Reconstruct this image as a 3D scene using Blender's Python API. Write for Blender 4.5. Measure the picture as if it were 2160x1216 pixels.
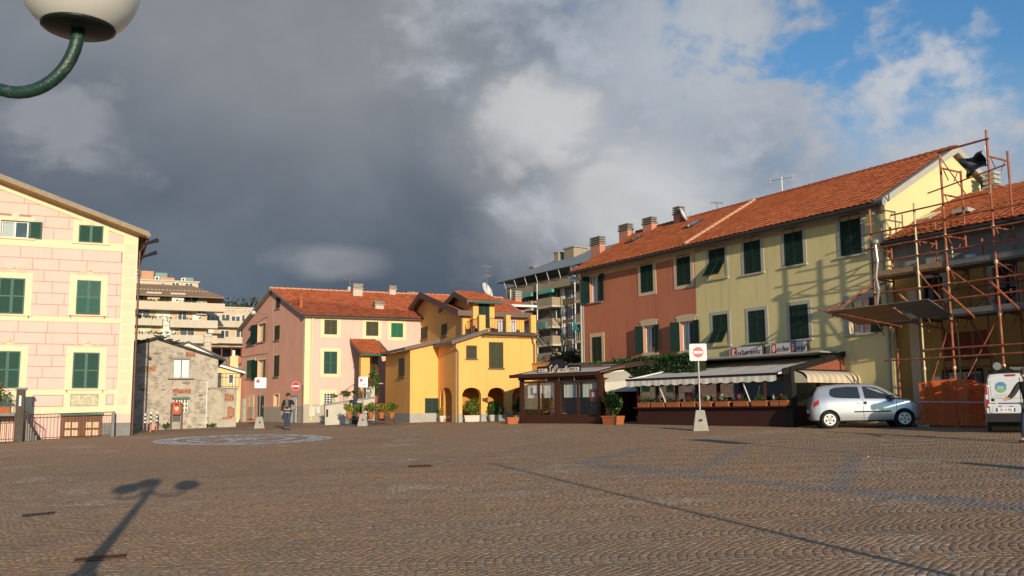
import bpy, bmesh, math, random
import numpy as np
from mathutils import Matrix, Vector
random.seed(7); RNG = np.random.default_rng(7)
R = math.radians
for o in list(bpy.data.objects): bpy.data.objects.remove(o)
SC = bpy.context.scene
COL = SC.collection
# ------------------------------------------------------------------ camera
FPX, PITCH, ROLL, EYE = 1980.0, R(7.43), R(0.5), 1.6
cd = bpy.data.cameras.new('camera'); cam = bpy.data.objects.new('camera', cd); COL.objects.link(cam)
cd.sensor_width = 36; cd.lens = FPX*36/2160; cd.clip_start = .1; cd.clip_end = 6000
cam.matrix_world = Matrix.Translation((0, 0, EYE)) @ Matrix.Rotation(R(90)+PITCH, 4, 'X') @ Matrix.Rotation(-ROLL, 4, 'Z')
SC.camera = cam
SC.render.resolution_x, SC.render.resolution_y = 1024, 576
# ------------------------------------------------------------------ light
SUN_AZ, SUN_EL = R(17.0), R(11.7)        # behind the camera, to the right; late afternoon
SUN = Vector((math.sin(SUN_AZ)*math.cos(SUN_EL), -math.cos(SUN_AZ)*math.cos(SUN_EL), math.sin(SUN_EL)))
sd = bpy.data.lights.new('sun', 'SUN'); sd.energy = 4.6; sd.angle = R(0.55); sd.color = (1.0, .84, .62)
so = bpy.data.objects.new('sun', sd); COL.objects.link(so)
so.rotation_euler = (-SUN).to_track_quat('-Z', 'Y').to_euler(); so.location = SUN*60
SC.view_settings.view_transform = 'Standard'; SC.view_settings.look = 'None'
SC.view_settings.exposure = 0.0; SC.view_settings.gamma = 1.0; SC.view_settings.use_curve_mapping = False

class NT:
    """tiny helper to write node trees"""
    def __init__(s, tree): s.t = tree; tree.nodes.clear()
    def n(s, typ, _in=None, **kw):
        nd = s.t.nodes.new(typ)
        for k, v in kw.items(): setattr(nd, k, v)
        for k, v in (_in or {}).items(): s.set(nd, k, v)
        return nd
    def set(s, nd, k, v):
        sock = nd.inputs[k]
        if isinstance(v, bpy.types.NodeSocket): s.t.links.new(v, sock)
        else:
            if sock.type == 'RGBA' and len(v) == 3: v = (*v, 1)
            sock.default_value = v
    def math(s, op, a, b=0.0, c=None, clamp=False):
        nd = s.n('ShaderNodeMath', operation=op, use_clamp=clamp); s.set(nd, 0, a); s.set(nd, 1, b)
        if c is not None: s.set(nd, 2, c)
        return nd.outputs[0]
    def mix(s, f, a, b, blend='MIX'):
        nd = s.n('ShaderNodeMix', data_type='RGBA', blend_type=blend)
        s.set(nd, 0, f); s.set(nd, 6, a); s.set(nd, 7, b); return nd.outputs[2]
    def noise(s, vec, scale, detail=4, rough=.55, dist=0.0):
        nd = s.n('ShaderNodeTexNoise', {'Scale': scale, 'Detail': detail, 'Roughness': rough, 'Distortion': dist})
        if vec is not None: s.set(nd, 'Vector', vec)
        return nd.outputs[0]
    def ramp(s, v, lo, hi, smooth=True):
        nd = s.n('ShaderNodeMapRange', {'From Min': lo, 'From Max': hi, 'To Min': 0.0, 'To Max': 1.0}, interpolation_type='SMOOTHSTEP' if smooth else 'LINEAR')
        s.set(nd, 'Value', v); return nd.outputs[0]
    def scale3(s, vec, sc):
        nd = s.n('ShaderNodeVectorMath', {0: vec, 1: sc}, operation='MULTIPLY'); return nd.outputs[0]

# ------------------------------------------------------------------ sky: evening sky half covered by storm cloud
W = bpy.data.worlds.new('World'); SC.world = W; W.use_nodes = True
k = NT(W.node_tree)
out = k.n('ShaderNodeOutputWorld')
sky = k.n('ShaderNodeTexSky', sky_type='NISHITA', sun_disc=False, sun_elevation=SUN_EL, sun_rotation=math.pi-SUN_AZ, air_density=1.3, dust_density=.4, ozone_density=2.5)
bg1 = k.n('ShaderNodeBackground', {'Color': k.mix(1.0, sky.outputs[0], (.50, .82, 1.12), 'MULTIPLY'), 'Strength': .135})
tc = k.n('ShaderNodeTexCoord'); D = tc.outputs['Generated']
sp = k.n('ShaderNodeSeparateXYZ', {0: D}); dx, dy, dz = sp.outputs
def pray(px, py):
    a = (px-1080)/FPX; b = (608-py)/FPX; c_, s_ = math.cos(ROLL), math.sin(ROLL); a, b = a*c_+b*s_, -a*s_+b*c_
    return Vector((a, math.cos(PITCH)-math.sin(PITCH)*b, math.sin(PITCH)+math.cos(PITCH)*b)).normalized()
pl = k.n('ShaderNodeCombineXYZ', {0: dx, 1: k.math('MULTIPLY', dy, .8), 2: k.math('MULTIPLY', dz, 1.35)}).outputs[0]
warp = k.n('ShaderNodeTexNoise', {'Vector': pl, 'Scale': 4.0, 'Detail': 3.0, 'Roughness': .5}).outputs['Color']
plw = k.n('ShaderNodeVectorMath', {0: pl, 1: k.n('ShaderNodeVectorMath', {0: warp, 1: (.10, .10, .10)}, operation='MULTIPLY').outputs[0]}, operation='ADD').outputs[0]
big = k.noise(plw, 3.2, 3, .5)
mid = k.noise(plw, 7.5, 6, .55)
fine = k.noise(plw, 19.0, 9, .62)
bil = k.math('SUBTRACT', 1.0, k.math('MULTIPLY', k.math('ABSOLUTE', k.math('SUBTRACT', k.noise(plw, 9.0, 5, .5), .5)), 3.2), clamp=True)
puff = k.math('ADD', k.math('ADD', k.math('MULTIPLY', mid, .50), k.math('MULTIPLY', fine, .28)), k.math('MULTIPLY', bil, .16))
def bank(px, py, rad, soft, squash=1.0):
    """soft cloud bank centred on a direction"""
    c_ = pray(px, py); v = k.n('ShaderNodeVectorMath', {0: D, 1: tuple(c_)}, operation='SUBTRACT').outputs[0]
    v = k.n('ShaderNodeVectorMath', {0: v, 1: (1, 1, squash)}, operation='MULTIPLY').outputs[0]
    l = k.n('ShaderNodeVectorMath', {0: v}, operation='LENGTH').outputs['Value']
    l = k.math('ADD', l, k.math('MULTIPLY', k.math('SUBTRACT', puff, .5), soft)); return k.math('SUBTRACT', 1.0, k.ramp(l, rad*.25, rad))
front = k.math('ADD', k.math('MULTIPLY', dx, 1.0), k.math('MULTIPLY', dz, .45))
front = k.math('ADD', front, k.math('MULTIPLY', k.math('SUBTRACT', big, .5), .30))
light = k.ramp(k.math('ADD', front, k.math('MULTIPLY', k.math('SUBTRACT', puff, .5), 1.0)), .07, .30)
dark_c = k.mix(k.ramp(dz, .04, .40), (.084, .114, .156), (.200, .222, .254))
dark_c = k.mix(k.ramp(k.math('ADD', k.math('MULTIPLY', big, .65), k.math('MULTIPLY', mid, .35)), .36, .64), k.mix(1.0, dark_c, (.84, .86, .90), 'MULTIPLY'), k.mix(1.0, dark_c, (1.26, 1.24, 1.21), 'MULTIPLY'))
light_c = k.mix(k.ramp(puff, .40, .64), (.225, .28, .36), (.46, .49, .54))
cloud = k.mix(light, dark_c, light_c)
for px_, py_, rad_, soft_, sq_, amt, col_ in ((1140, 262, .105, .36, 1.7, .85, (.62, .62, .62)), (1330, 440, .14, .42, 1.3, .75, (.66, .66, .66)), (1480, 120, .14, .45, 1.4, .5, (.55, .58, .62)), (1120, 470, .10, .26, 1.2, .40, (.46, .46, .47)), (1010, 330, .09, .25, 1.3, .25, (.42, .42, .43)), (700, 550, .075, .16, 3.2, .75, (.30, .31, .335)), (165, 285, .075, .34, 1.2, .62, (.36, .37, .40)), (420, 330, .12, .34, 1.5, .30, (.085, .11, .145)), (900, 480, .12, .30, 1.5, .35, (.09, .115, .15)), (1960, 180, .17, .40, 1.3, .45, (.66, .69, .74)), (620, 60, .25, .30, 1.4, .35, (.34, .34, .35))):
    cloud = k.mix(k.math('MULTIPLY', bank(px_, py_, rad_, soft_, sq_), amt), cloud, col_)
bg2 = k.n('ShaderNodeBackground', {'Color': cloud, 'Strength': 1.0})
hole = k.ramp(k.math('ADD', k.math('ADD', k.math('MULTIPLY', dx, 1.0), k.math('MULTIPLY', dz, 1.15)), k.math('MULTIPLY', k.math('SUBTRACT', puff, .5), -1.9)), .57, .80)
hole = k.math('MULTIPLY', hole, k.ramp(dz, .16, .34))
# the sun stands in the clear half of the sky behind the camera
clear = k.ramp(k.math('ADD', k.math('MULTIPLY', dy, -1.0), k.math('MULTIPLY', k.math('SUBTRACT', puff, .5), -1.2)), .05, .45)
hole = k.math('MAXIMUM', hole, clear)
ms = k.n('ShaderNodeMixShader', {0: hole}); k.t.links.new(bg2.outputs[0], ms.inputs[1]); k.t.links.new(bg1.outputs[0], ms.inputs[2])
k.t.links.new(ms.outputs[0], out.inputs[0])

# ------------------------------------------------------------------ pixel rays of the reference, used for measuring
def ray(px, py):
    a = (px-1080)/FPX; b = (608-py)/FPX
    c, s = math.cos(ROLL), math.sin(ROLL)
    a, b = a*c+b*s, -a*s+b*c
    return Vector((a, math.cos(PITCH)-math.sin(PITCH)*b, math.sin(PITCH)+math.cos(PITCH)*b))
GA, GB = .0215, .0198
def gz(x, y):
    """the square climbs gently away from the camera and to the right"""
    y2 = min(y, 62); x2 = max(-40, min(x, 40))
    return GA*y2+GB*x2
def gpt(px, py):
    r = ray(px, py); t = EYE/(GA*r.y+GB*r.x-r.z); return Vector((r.x*t, r.y*t, EYE+r.z*t))
def aty(px, py, y):
    r = ray(px, py); return Vector((r.x*y/r.y, y, EYE+r.z*y/r.y))

# ------------------------------------------------------------------ objects
class Fr:
    def __init__(s, o, rotz=0.0):
        s.o = Vector(o); s.rz = rotz; s.c, s.s = math.cos(rotz), math.sin(rotz)
        s.M = Matrix.Translation(s.o) @ Matrix.Rotation(rotz, 4, 'Z'); s.I = s.M.inverted()
    def w(s, x, y, z=0.0): return s.M @ Vector((x, y, z))
    def l(s, p): return s.I @ Vector(p)
    def py(s, px, py, y=0.0):
        """local point of the pixel on the local plane y"""
        r = ray(px, py); O = s.I @ Vector((0, 0, EYE)); d = s.I.to_3x3() @ r
        t = (y-O.y)/d.y; return O+d*t
    def pxp(s, px, py, x=0.0):
        r = ray(px, py); O = s.I @ Vector((0, 0, EYE)); d = s.I.to_3x3() @ r
        t = (x-O.x)/d.x; return O+d*t
    def rect(s, a, b, c, d, y=0.0):
        """pixel box -> (x0,x1,z0,z1) on plane y"""
        ym, xm = (b+d)/2, (a+c)/2
        return (s.py(a, ym, y).x, s.py(c, ym, y).x, s.py(xm, d, y).z, s.py(xm, b, y).z)

def thing(name, label, cat, fr=None, group=None, loc=None, rz=0.0, kind=None):
    o = bpy.data.objects.new(name, None); COL.objects.link(o); o.empty_display_size = .2
    if fr is not None: loc, rz = fr.o, fr.rz
    o.location = loc if loc is not None else (0, 0, 0); o.rotation_euler = (0, 0, rz)
    tag(o, label, cat, group, kind); return o
def tag(o, label=None, cat=None, group=None, kind=None):
    if label: o['label'] = label
    if cat: o['category'] = cat
    if group: o['group'] = group
    if kind: o['kind'] = kind
    return o
def copy_tree(o, parent=None):
    c = o.copy(); COL.objects.link(c); c.parent = parent
    for ch in list(o.children): copy_tree(ch, c)
    return c
def link(name, me, mt=None, parent=None):
    o = bpy.data.objects.new(name, me); COL.objects.link(o)
    if mt is not None and not me.materials: me.materials.append(mt)
    if parent is not None: o.parent = parent
    return o

class MB:
    def __init__(s, M=None): s.v = []; s.f = []; s.M = M
    def add(s, pts):
        i = len(s.v)
        for p in pts:
            p = Vector(p); s.v.append(tuple(s.M @ p) if s.M is not None else tuple(p))
        return i
    def poly(s, pts): i = s.add(pts); s.f.append(tuple(range(i, i+len(pts)))); return s
    def box(s, x0, x1, y0, y1, z0, z1):
        i = s.add([(x0,y0,z0),(x1,y0,z0),(x1,y1,z0),(x0,y1,z0),(x0,y0,z1),(x1,y0,z1),(x1,y1,z1),(x0,y1,z1)])
        for q in ((0,3,2,1),(4,5,6,7),(0,1,5,4),(1,2,6,5),(2,3,7,6),(3,0,4,7)): s.f.append(tuple(i+j for j in q))
        return s
    def obox(s, c, ex, ey, ez):
        """box with half-axis vectors"""
        c, ex, ey, ez = map(Vector, (c, ex, ey, ez))
        i = s.add([c+a*ex+b*ey+d*ez for d in (-1, 1) for a, b in ((-1,-1),(1,-1),(1,1),(-1,1))])
        for q in ((0,3,2,1),(4,5,6,7),(0,1,5,4),(1,2,6,5),(2,3,7,6),(3,0,4,7)): s.f.append(tuple(i+j for j in q))
        return s
    def prism(s, pts, y0, y1):
        """pts (x,z) extruded along y"""
        n = len(pts); i = s.add([(x, y0, z) for x, z in pts]+[(x, y1, z) for x, z in pts])
        s.f.append(tuple(range(i, i+n))); s.f.append(tuple(range(i+2*n-1, i+n-1, -1)))
        for j in range(n): a = (j+1) % n; s.f.append((i+a, i+j, i+n+j, i+n+a))
        return s
    def prismx(s, pts, x0, x1):
        n = len(pts); i = s.add([(x0, y, z) for y, z in pts]+[(x1, y, z) for y, z in pts])
        s.f.append(tuple(range(i, i+n))); s.f.append(tuple(range(i+2*n-1, i+n-1, -1)))
        for j in range(n): a = (j+1) % n; s.f.append((i+a, i+j, i+n+j, i+n+a))
        return s
    def prismz(s, pts, z0, z1):
        n = len(pts); i = s.add([(x, y, z0) for x, y in pts]+[(x, y, z1) for x, y in pts])
        s.f.append(tuple(range(i+n-1, i-1, -1))); s.f.append(tuple(range(i+n, i+2*n)))
        for j in range(n): a = (j+1) % n; s.f.append((i+j, i+a, i+n+a, i+n+j))
        return s
    def tube(s, a, b, r, r1=None, n=8):
        return s.path([a, b], [r, r if r1 is None else r1], n)
    def path(s, pts, r, n=8, cap=True):
        pts = [Vector(p) for p in pts]; m = len(pts)
        rs = r if isinstance(r, (list, tuple)) else [r]*m
        up = None; rings = []
        for j, p in enumerate(pts):
            d = (pts[min(j+1, m-1)]-pts[max(j-1, 0)])
            d = d.normalized() if d.length > 1e-9 else Vector((0, 0, 1))
            if up is None: up = Vector((0, 0, 1)) if abs(d.z) < .9 else Vector((1, 0, 0))
            a = d.cross(up).normalized(); b = a.cross(d).normalized(); up = b
            rings.append(s.add([p+(a*math.cos(t*2*math.pi/n)+b*math.sin(t*2*math.pi/n))*rs[j] for t in range(n)]))
        for q in range(m-1):
            i0, i1 = rings[q], rings[q+1]
            for t in range(n): u = (t+1) % n; s.f.append((i0+u, i0+t, i1+t, i1+u))
        if cap: s.f.append(tuple(rings[0]+t for t in range(n))); s.f.append(tuple(rings[-1]+t for t in range(n-1, -1, -1)))
        return s
    def lathe(s, prof, c=(0, 0, 0), n=16, ax='z'):
        c = Vector(c); rings = []
        for r, h in prof:
            ring = []
            for t in range(n):
                a = t*2*math.pi/n
                p = {'z': (r*math.cos(a), r*math.sin(a), h), 'y': (r*math.cos(a), h, r*math.sin(a)), 'x': (h, r*math.cos(a), r*math.sin(a))}[ax]
                ring.append(c+Vector(p))
            rings.append(s.add(ring))
        for q in range(len(prof)-1):
            for t in range(n): u = (t+1) % n; s.f.append((rings[q]+t, rings[q]+u, rings[q+1]+u, rings[q+1]+t))
        s.f.append(tuple(rings[0]+t for t in range(n-1, -1, -1))); s.f.append(tuple(rings[-1]+t for t in range(n)))
        return s
    def grid(s, P):
        """P[i][j] points -> quads"""
        i0 = len(s.v); m = len(P[0])
        for row in P: s.add(row)
        for a in range(len(P)-1):
            for b in range(m-1): s.f.append((i0+a*m+b, i0+a*m+b+1, i0+(a+1)*m+b+1, i0+(a+1)*m+b))
        return s
    def mesh(s, name, mt=None, smooth=False):
        me = bpy.data.meshes.new(name); me.from_pydata(s.v, [], s.f); me.update()
        if smooth: me.polygons.foreach_set('use_smooth', [True]*len(me.polygons))
        if mt is not None: me.materials.append(mt)
        return me
    def build(s, name, mt, parent=None, smooth=False):
        return link(name, s.mesh(name, mt, smooth), None, parent)
def autosmooth(o, ang=40):
    me = o.data; bm = bmesh.new(); bm.from_mesh(me)
    bmesh.ops.remove_doubles(bm, verts=bm.verts, dist=1e-5)
    bmesh.ops.recalc_face_normals(bm, faces=bm.faces)
    for f in bm.faces: f.smooth = True
    for e in bm.edges: e.smooth = (e.calc_face_angle(0) < R(ang))
    bm.to_mesh(me); bm.free(); return o
def fixn(o):
    me = o.data; bm = bmesh.new(); bm.from_mesh(me); bmesh.ops.recalc_face_normals(bm, faces=bm.faces); bm.to_mesh(me); bm.free(); return o

# ------------------------------------------------------------------ materials
MATS = {}
def mat(name, col, rough=.85, var=.1, scale=2.5, bump=0.0, bscale=45., streak=0.0, metal=0.0, spec=.3, col2=None, c2=.5, rnd=0.0, c2scale=None, coat=0.0, trans=0.0, grain=0.0):
    if name in MATS: return MATS[name]
    m = bpy.data.materials.new(name); m.use_nodes = True; k = NT(m.node_tree); MATS[name] = m
    o = k.n('ShaderNodeOutputMaterial'); b = k.n('ShaderNodeBsdfPrincipled', {'Roughness': rough, 'Metallic': metal, 'Specular IOR Level': spec, 'Coat Weight': coat})
    k.t.links.new(b.outputs[0], o.inputs[0])
    P = k.n('ShaderNodeNewGeometry').outputs['Position']
    c = (*col, 1)
    if col2 is not None:
        c = k.mix(k.ramp(k.noise(P, c2scale or scale, 6, .6), c2-.12, c2+.12), c, (*col2, 1))
    if var:
        v = k.math('MULTIPLY_ADD', k.math('SUBTRACT', k.noise(P, scale, 6, .62), .5), 2.4*var, 1.0)
        if grain: v = k.math('MULTIPLY', v, k.math('MULTIPLY_ADD', k.math('SUBTRACT', k.noise(P, bscale*1.7, 2, .5), .5), 2*grain, 1.0))
        c = k.mix(1.0, c, k.n('ShaderNodeCombineColor', {0: v, 1: v, 2: v}).outputs[0], 'MULTIPLY')
    if streak:
        st = k.noise(k.scale3(P, (2.6, 2.6, .22)), 1.3, 5, .6)
        f = k.math('MULTIPLY', k.ramp(st, .5, .75), streak)
        c = k.mix(f, c, k.mix(1.0, c, (.5, .47, .44), 'MULTIPLY'))
    if rnd:
        at = k.n('ShaderNodeAttribute', attribute_name='rnd').outputs['Fac']
        oi = k.n('ShaderNodeObjectInfo').outputs['Random']
        r = k.math('FRACT', k.math('ADD', at, oi))
        v = k.math('MULTIPLY_ADD', k.math('SUBTRACT', r, .5), 2*rnd, 1.0)
        v2 = k.math('MULTIPLY_ADD', k.math('SUBTRACT', k.math('FRACT', k.math('MULTIPLY', r, 7.31)), .5), rnd, 1.0)
        c = k.mix(1.0, c, k.n('ShaderNodeCombineColor', {0: v, 1: k.math('MULTIPLY', v, v2), 2: k.math('MULTIPLY', v, v2)}).outputs[0], 'MULTIPLY')
    k.set(b, 'Base Color', c)
    if bump:
        bn = k.n('ShaderNodeBump', {'Strength': min(1.0, bump), 'Distance': .02, 'Height': k.noise(P, bscale, 4, .6)})
        k.t.links.new(bn.outputs[0], b.inputs['Normal'])
    if trans:
        t = k.n('ShaderNodeBsdfTranslucent'); k.set(t, 'Color', c)
        mx = k.n('ShaderNodeMixShader', {0: trans}); k.t.links.new(b.outputs[0], mx.inputs[1]); k.t.links.new(t.outputs[0], mx.inputs[2]); k.t.links.new(mx.outputs[0], o.inputs[0])
    return m
def glass_mat(name, tint=(.9, .93, .92), ior_rough=.03, alpha=.5):
    """window pane: clear glass that mirrors at grazing angles"""
    m = bpy.data.materials.new(name); m.use_nodes = True; k = NT(m.node_tree); MATS[name] = m
    o = k.n('ShaderNodeOutputMaterial')
    g = k.n('ShaderNodeBsdfGlossy', {'Roughness': ior_rough, 'Color': (.95, .97, 1, 1)}); t = k.n('ShaderNodeBsdfTransparent', {'Color': (*tint, 1)})
    ge = k.n('ShaderNodeNewGeometry'); co = k.math('ABSOLUTE', k.n('ShaderNodeVectorMath', {0: ge.outputs['Incoming'], 1: ge.outputs['Normal']}, operation='DOT_PRODUCT').outputs['Value'])
    fr = k.math('MULTIPLY_ADD', k.math('POWER', k.math('SUBTRACT', 1.0, co), 5.0), .92, .05)
    mx = k.n('ShaderNodeMixShader', {0: k.math('ADD', k.math('MULTIPLY', fr, 1.1), alpha, clamp=True)})
    k.t.links.new(t.outputs[0], mx.inputs[1]); k.t.links.new(g.outputs[0], mx.inputs[2]); k.t.links.new(mx.outputs[0], o.inputs[0]); return m

M_GREEN = mat('green_shutter_paint', (.014, .062, .042), .5, .25, 6, .1)
M_GREENL = mat('pale_green_frame_paint', (.045, .125, .095), .55, .2, 5, .1)
M_GREEND = mat('dark_green_shutter_paint', (.010, .030, .020), .5, .25, 6, .1)
M_GREENB = mat('bright_green_shutter_paint', (.012, .13, .065), .5, .15, 6)
M_OLIVE = mat('olive_shutter_paint', (.050, .052, .024), .6, .25, 6, .1)
M_IRON = mat('wrought_iron_paint', (.025, .024, .024), .55, .3, 8, .1, metal=.3)
M_RUSTI = mat('brown_iron_paint', (.10, .05, .032), .6, .3, 8, .1)
M_GUTTER = mat('grey_brown_sheet_metal', (.14, .105, .09), .5, .2, 4, metal=.35)
M_GUTTERD = mat('dark_sheet_metal', (.05, .05, .052), .5, .2, 4, metal=.35)
M_GALV = mat('galvanised_steel', (.36, .35, .33), .42, .2, 7, metal=.7)
M_WHITE = mat('white_gloss_paint', (.72, .72, .70), .5, .06, 4)
M_CONC = mat('cast_concrete', (.36, .335, .29), .9, .22, 3.5, .3, 60, streak=.35, grain=.25)
M_GLASS = glass_mat('window_pane_glass', (.84, .88, .87), .02, .05)
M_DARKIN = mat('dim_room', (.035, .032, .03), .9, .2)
M_CURT = mat('net_curtain', (.62, .61, .57), .9, .12, 9)
M_WOOD = mat('brown_door_wood', (.17, .062, .026), .55, .3, 5, .15, 40, streak=.4)
M_TERRA = mat('terracotta_pot', (.40, .125, .045), .8, .2, 6, .15)
M_SOIL = mat('potting_soil', (.05, .035, .022), .95, .3, 20)
M_TILE = mat('clay_roof_tile', (.44, .118, .040), .8, .17, 1.1, .1, 30, rnd=.17)
M_TILEF = mat('weathered_roof_tile', (.34, .088, .036), .85, .2, 1.0, .1, 30, rnd=.2)
M_RIDGE = mat('pale_ridge_mortar', (.55, .29, .18), .85, .2, 3, .2)
M_STONEG = mat('grey_stone_slab', (.27, .25, .225), .85, .25, 2, .25, 30, streak=.3)
M_LEAF = mat('leaf_green', (.050, .115, .022), .5, .45, 3.5, spec=.4, trans=.25, rnd=.5)
M_LEAFD = mat('hedge_leaf_green', (.030, .075, .016), .5, .45, 3.5, spec=.4, trans=.2, rnd=.5)
M_LEAFY = mat('yellow_green_leaf', (.28, .25, .030), .5, .4, 6, spec=.4, trans=.25, rnd=.5)
M_LEAFO = mat('dry_olive_leaf', (.17, .145, .065), .6, .35, 4, trans=.25, rnd=.5)
M_BARK = mat('shrub_bark', (.12, .085, .06), .9, .3, 12, .4)
M_FLR = mat('red_petal', (.42, .02, .025), .6, .3, 20, trans=.2)
M_FLW = mat('white_petal', (.70, .66, .60), .6, .2, 20, trans=.2)
M_FLP = mat('pink_petal', (.55, .10, .16), .6, .3, 20, trans=.2)
# ------------------------------------------------------------------ building tools
def clip_poly(pts, a, b):
    """keep the part of polygon pts (x,z) below the line a->b (a.x<b.x)"""
    def side(p): return (b[0]-a[0])*(p[1]-a[1])-(b[1]-a[1])*(p[0]-a[0])
    o = []
    for i in range(len(pts)):
        p, q = pts[i], pts[(i+1) % len(pts)]; sp, sq = side(p), side(q)
        if sp <= 1e-9: o.append(p)
        if (sp < -1e-9 and sq > 1e-9) or (sp > 1e-9 and sq < -1e-9):
            t = sp/(sp-sq); o.append((p[0]+(q[0]-p[0])*t, p[1]+(q[1]-p[1])*t))
    return o
def wall(mb, x0, x1, z0, top, holes=(), reveal=.22, y=0.0):
    """wall sheet on plane y facing -y; top = [(x,z)...] line; holes = (x0,x1,z0,z1) get reveals"""
    top = sorted(top); zt = max(z for _, z in top)
    xs = sorted({round(x, 4) for x in [x0, x1]+[p[0] for p in top if x0 < p[0] < x1]+[h[i] for h in holes for i in (0, 1)]})
    zs = sorted({round(z, 4) for z in [z0, zt]+[h[i] for h in holes for i in (2, 3)]})
    def tz(x):
        for (a, za), (b, zb) in zip(top, top[1:]):
            if a-1e-6 <= x <= b+1e-6: return za+(zb-za)*(x-a)/max(b-a, 1e-9)
        return top[0][1] if x < top[0][0] else top[-1][1]
    for a, b in zip(xs, xs[1:]):
        for c, d in zip(zs, zs[1:]):
            mx, mz = (a+b)/2, (c+d)/2
            if any(h[0] < mx < h[1] and h[2] < mz < h[3] for h in holes): continue
            p = clip_poly([(a, c), (b, c), (b, d), (a, d)], (a, tz(a)), (b, tz(b)))
            if len(p) >= 3: mb.poly([(q[0], y, q[1]) for q in p])
    for a, b, c, d in holes:
        r = y+reveal
        mb.poly([(a, y, c), (a, y, d), (a, r, d), (a, r, c)]); mb.poly([(b, y, c), (b, r, c), (b, r, d), (b, y, d)])
        mb.poly([(a, y, d), (b, y, d), (b, r, d), (a, r, d)]); mb.poly([(a, y, c), (a, r, c), (b, r, c), (b, y, c)])
    return mb
def louvre(mb, w, h, t=.035, fr=.055, panels=2, pitch=.062, x=0.0, y=0.0, z=0.0, T=None):
    """a louvred leaf, lower-left corner at x,z, outer face at y (towards -y)"""
    def bx(a, b, c, d, e, f):
        if T is None: mb.box(x+a, x+b, y+c, y+d, z+e, z+f)
        else:
            i = mb.add([T @ Vector(p) for p in [(a,c,e),(b,c,e),(b,d,e),(a,d,e),(a,c,f),(b,c,f),(b,d,f),(a,d,f)]])
            for q in ((0,3,2,1),(4,5,6,7),(0,1,5,4),(1,2,6,5),(2,3,7,6),(3,0,4,7)): mb.f.append(tuple(i+j for j in q))
    bx(0, fr, 0, t, 0, h); bx(w-fr, w, 0, t, 0, h)
    hs = [0]+[h*(i+1)/panels for i in range(panels)]
    bx(fr, w-fr, 0, t, 0, fr); bx(fr, w-fr, 0, t, h-fr, h)
    for m in hs[1:-1]: bx(fr, w-fr, 0, t, m-fr/2, m+fr/2)
    mb.slat0 = getattr(mb, 'slat0', len(mb.f)); bx(fr, w-fr, t*.75, t*.95, fr, h-fr)
    n = max(3, int((h-2*fr)/pitch))
    for i in range(n):
        zz = fr+(i+.5)*(h-2*fr)/n; q = pitch*.42
        if T is None: pts = [(x+fr, y+t*.05, z+zz-q), (x+w-fr, y+t*.05, z+zz-q), (x+w-fr, y+t*.7, z+zz+q), (x+fr, y+t*.7, z+zz+q)]
        else: pts = [T @ Vector(p) for p in [(fr, t*.05, zz-q), (w-fr, t*.05, zz-q), (w-fr, t*.7, zz+q), (fr, t*.7, zz+q)]]
        mb.poly(pts)
def ring(mb, x0, x1, z0, z1, wl, wt, wb, y0, y1, top_out=0.0):
    """window surround"""
    mb.box(x0-wl, x0, y0, y1, z0-wb, z1+wt); mb.box(x1, x1+wl, y0, y1, z0-wb, z1+wt)
    mb.box(x0, x1, y0, y1, z1, z1+wt)
    if wb > 0: mb.box(x0, x1, y0, y1, z0-wb, z0)
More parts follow.
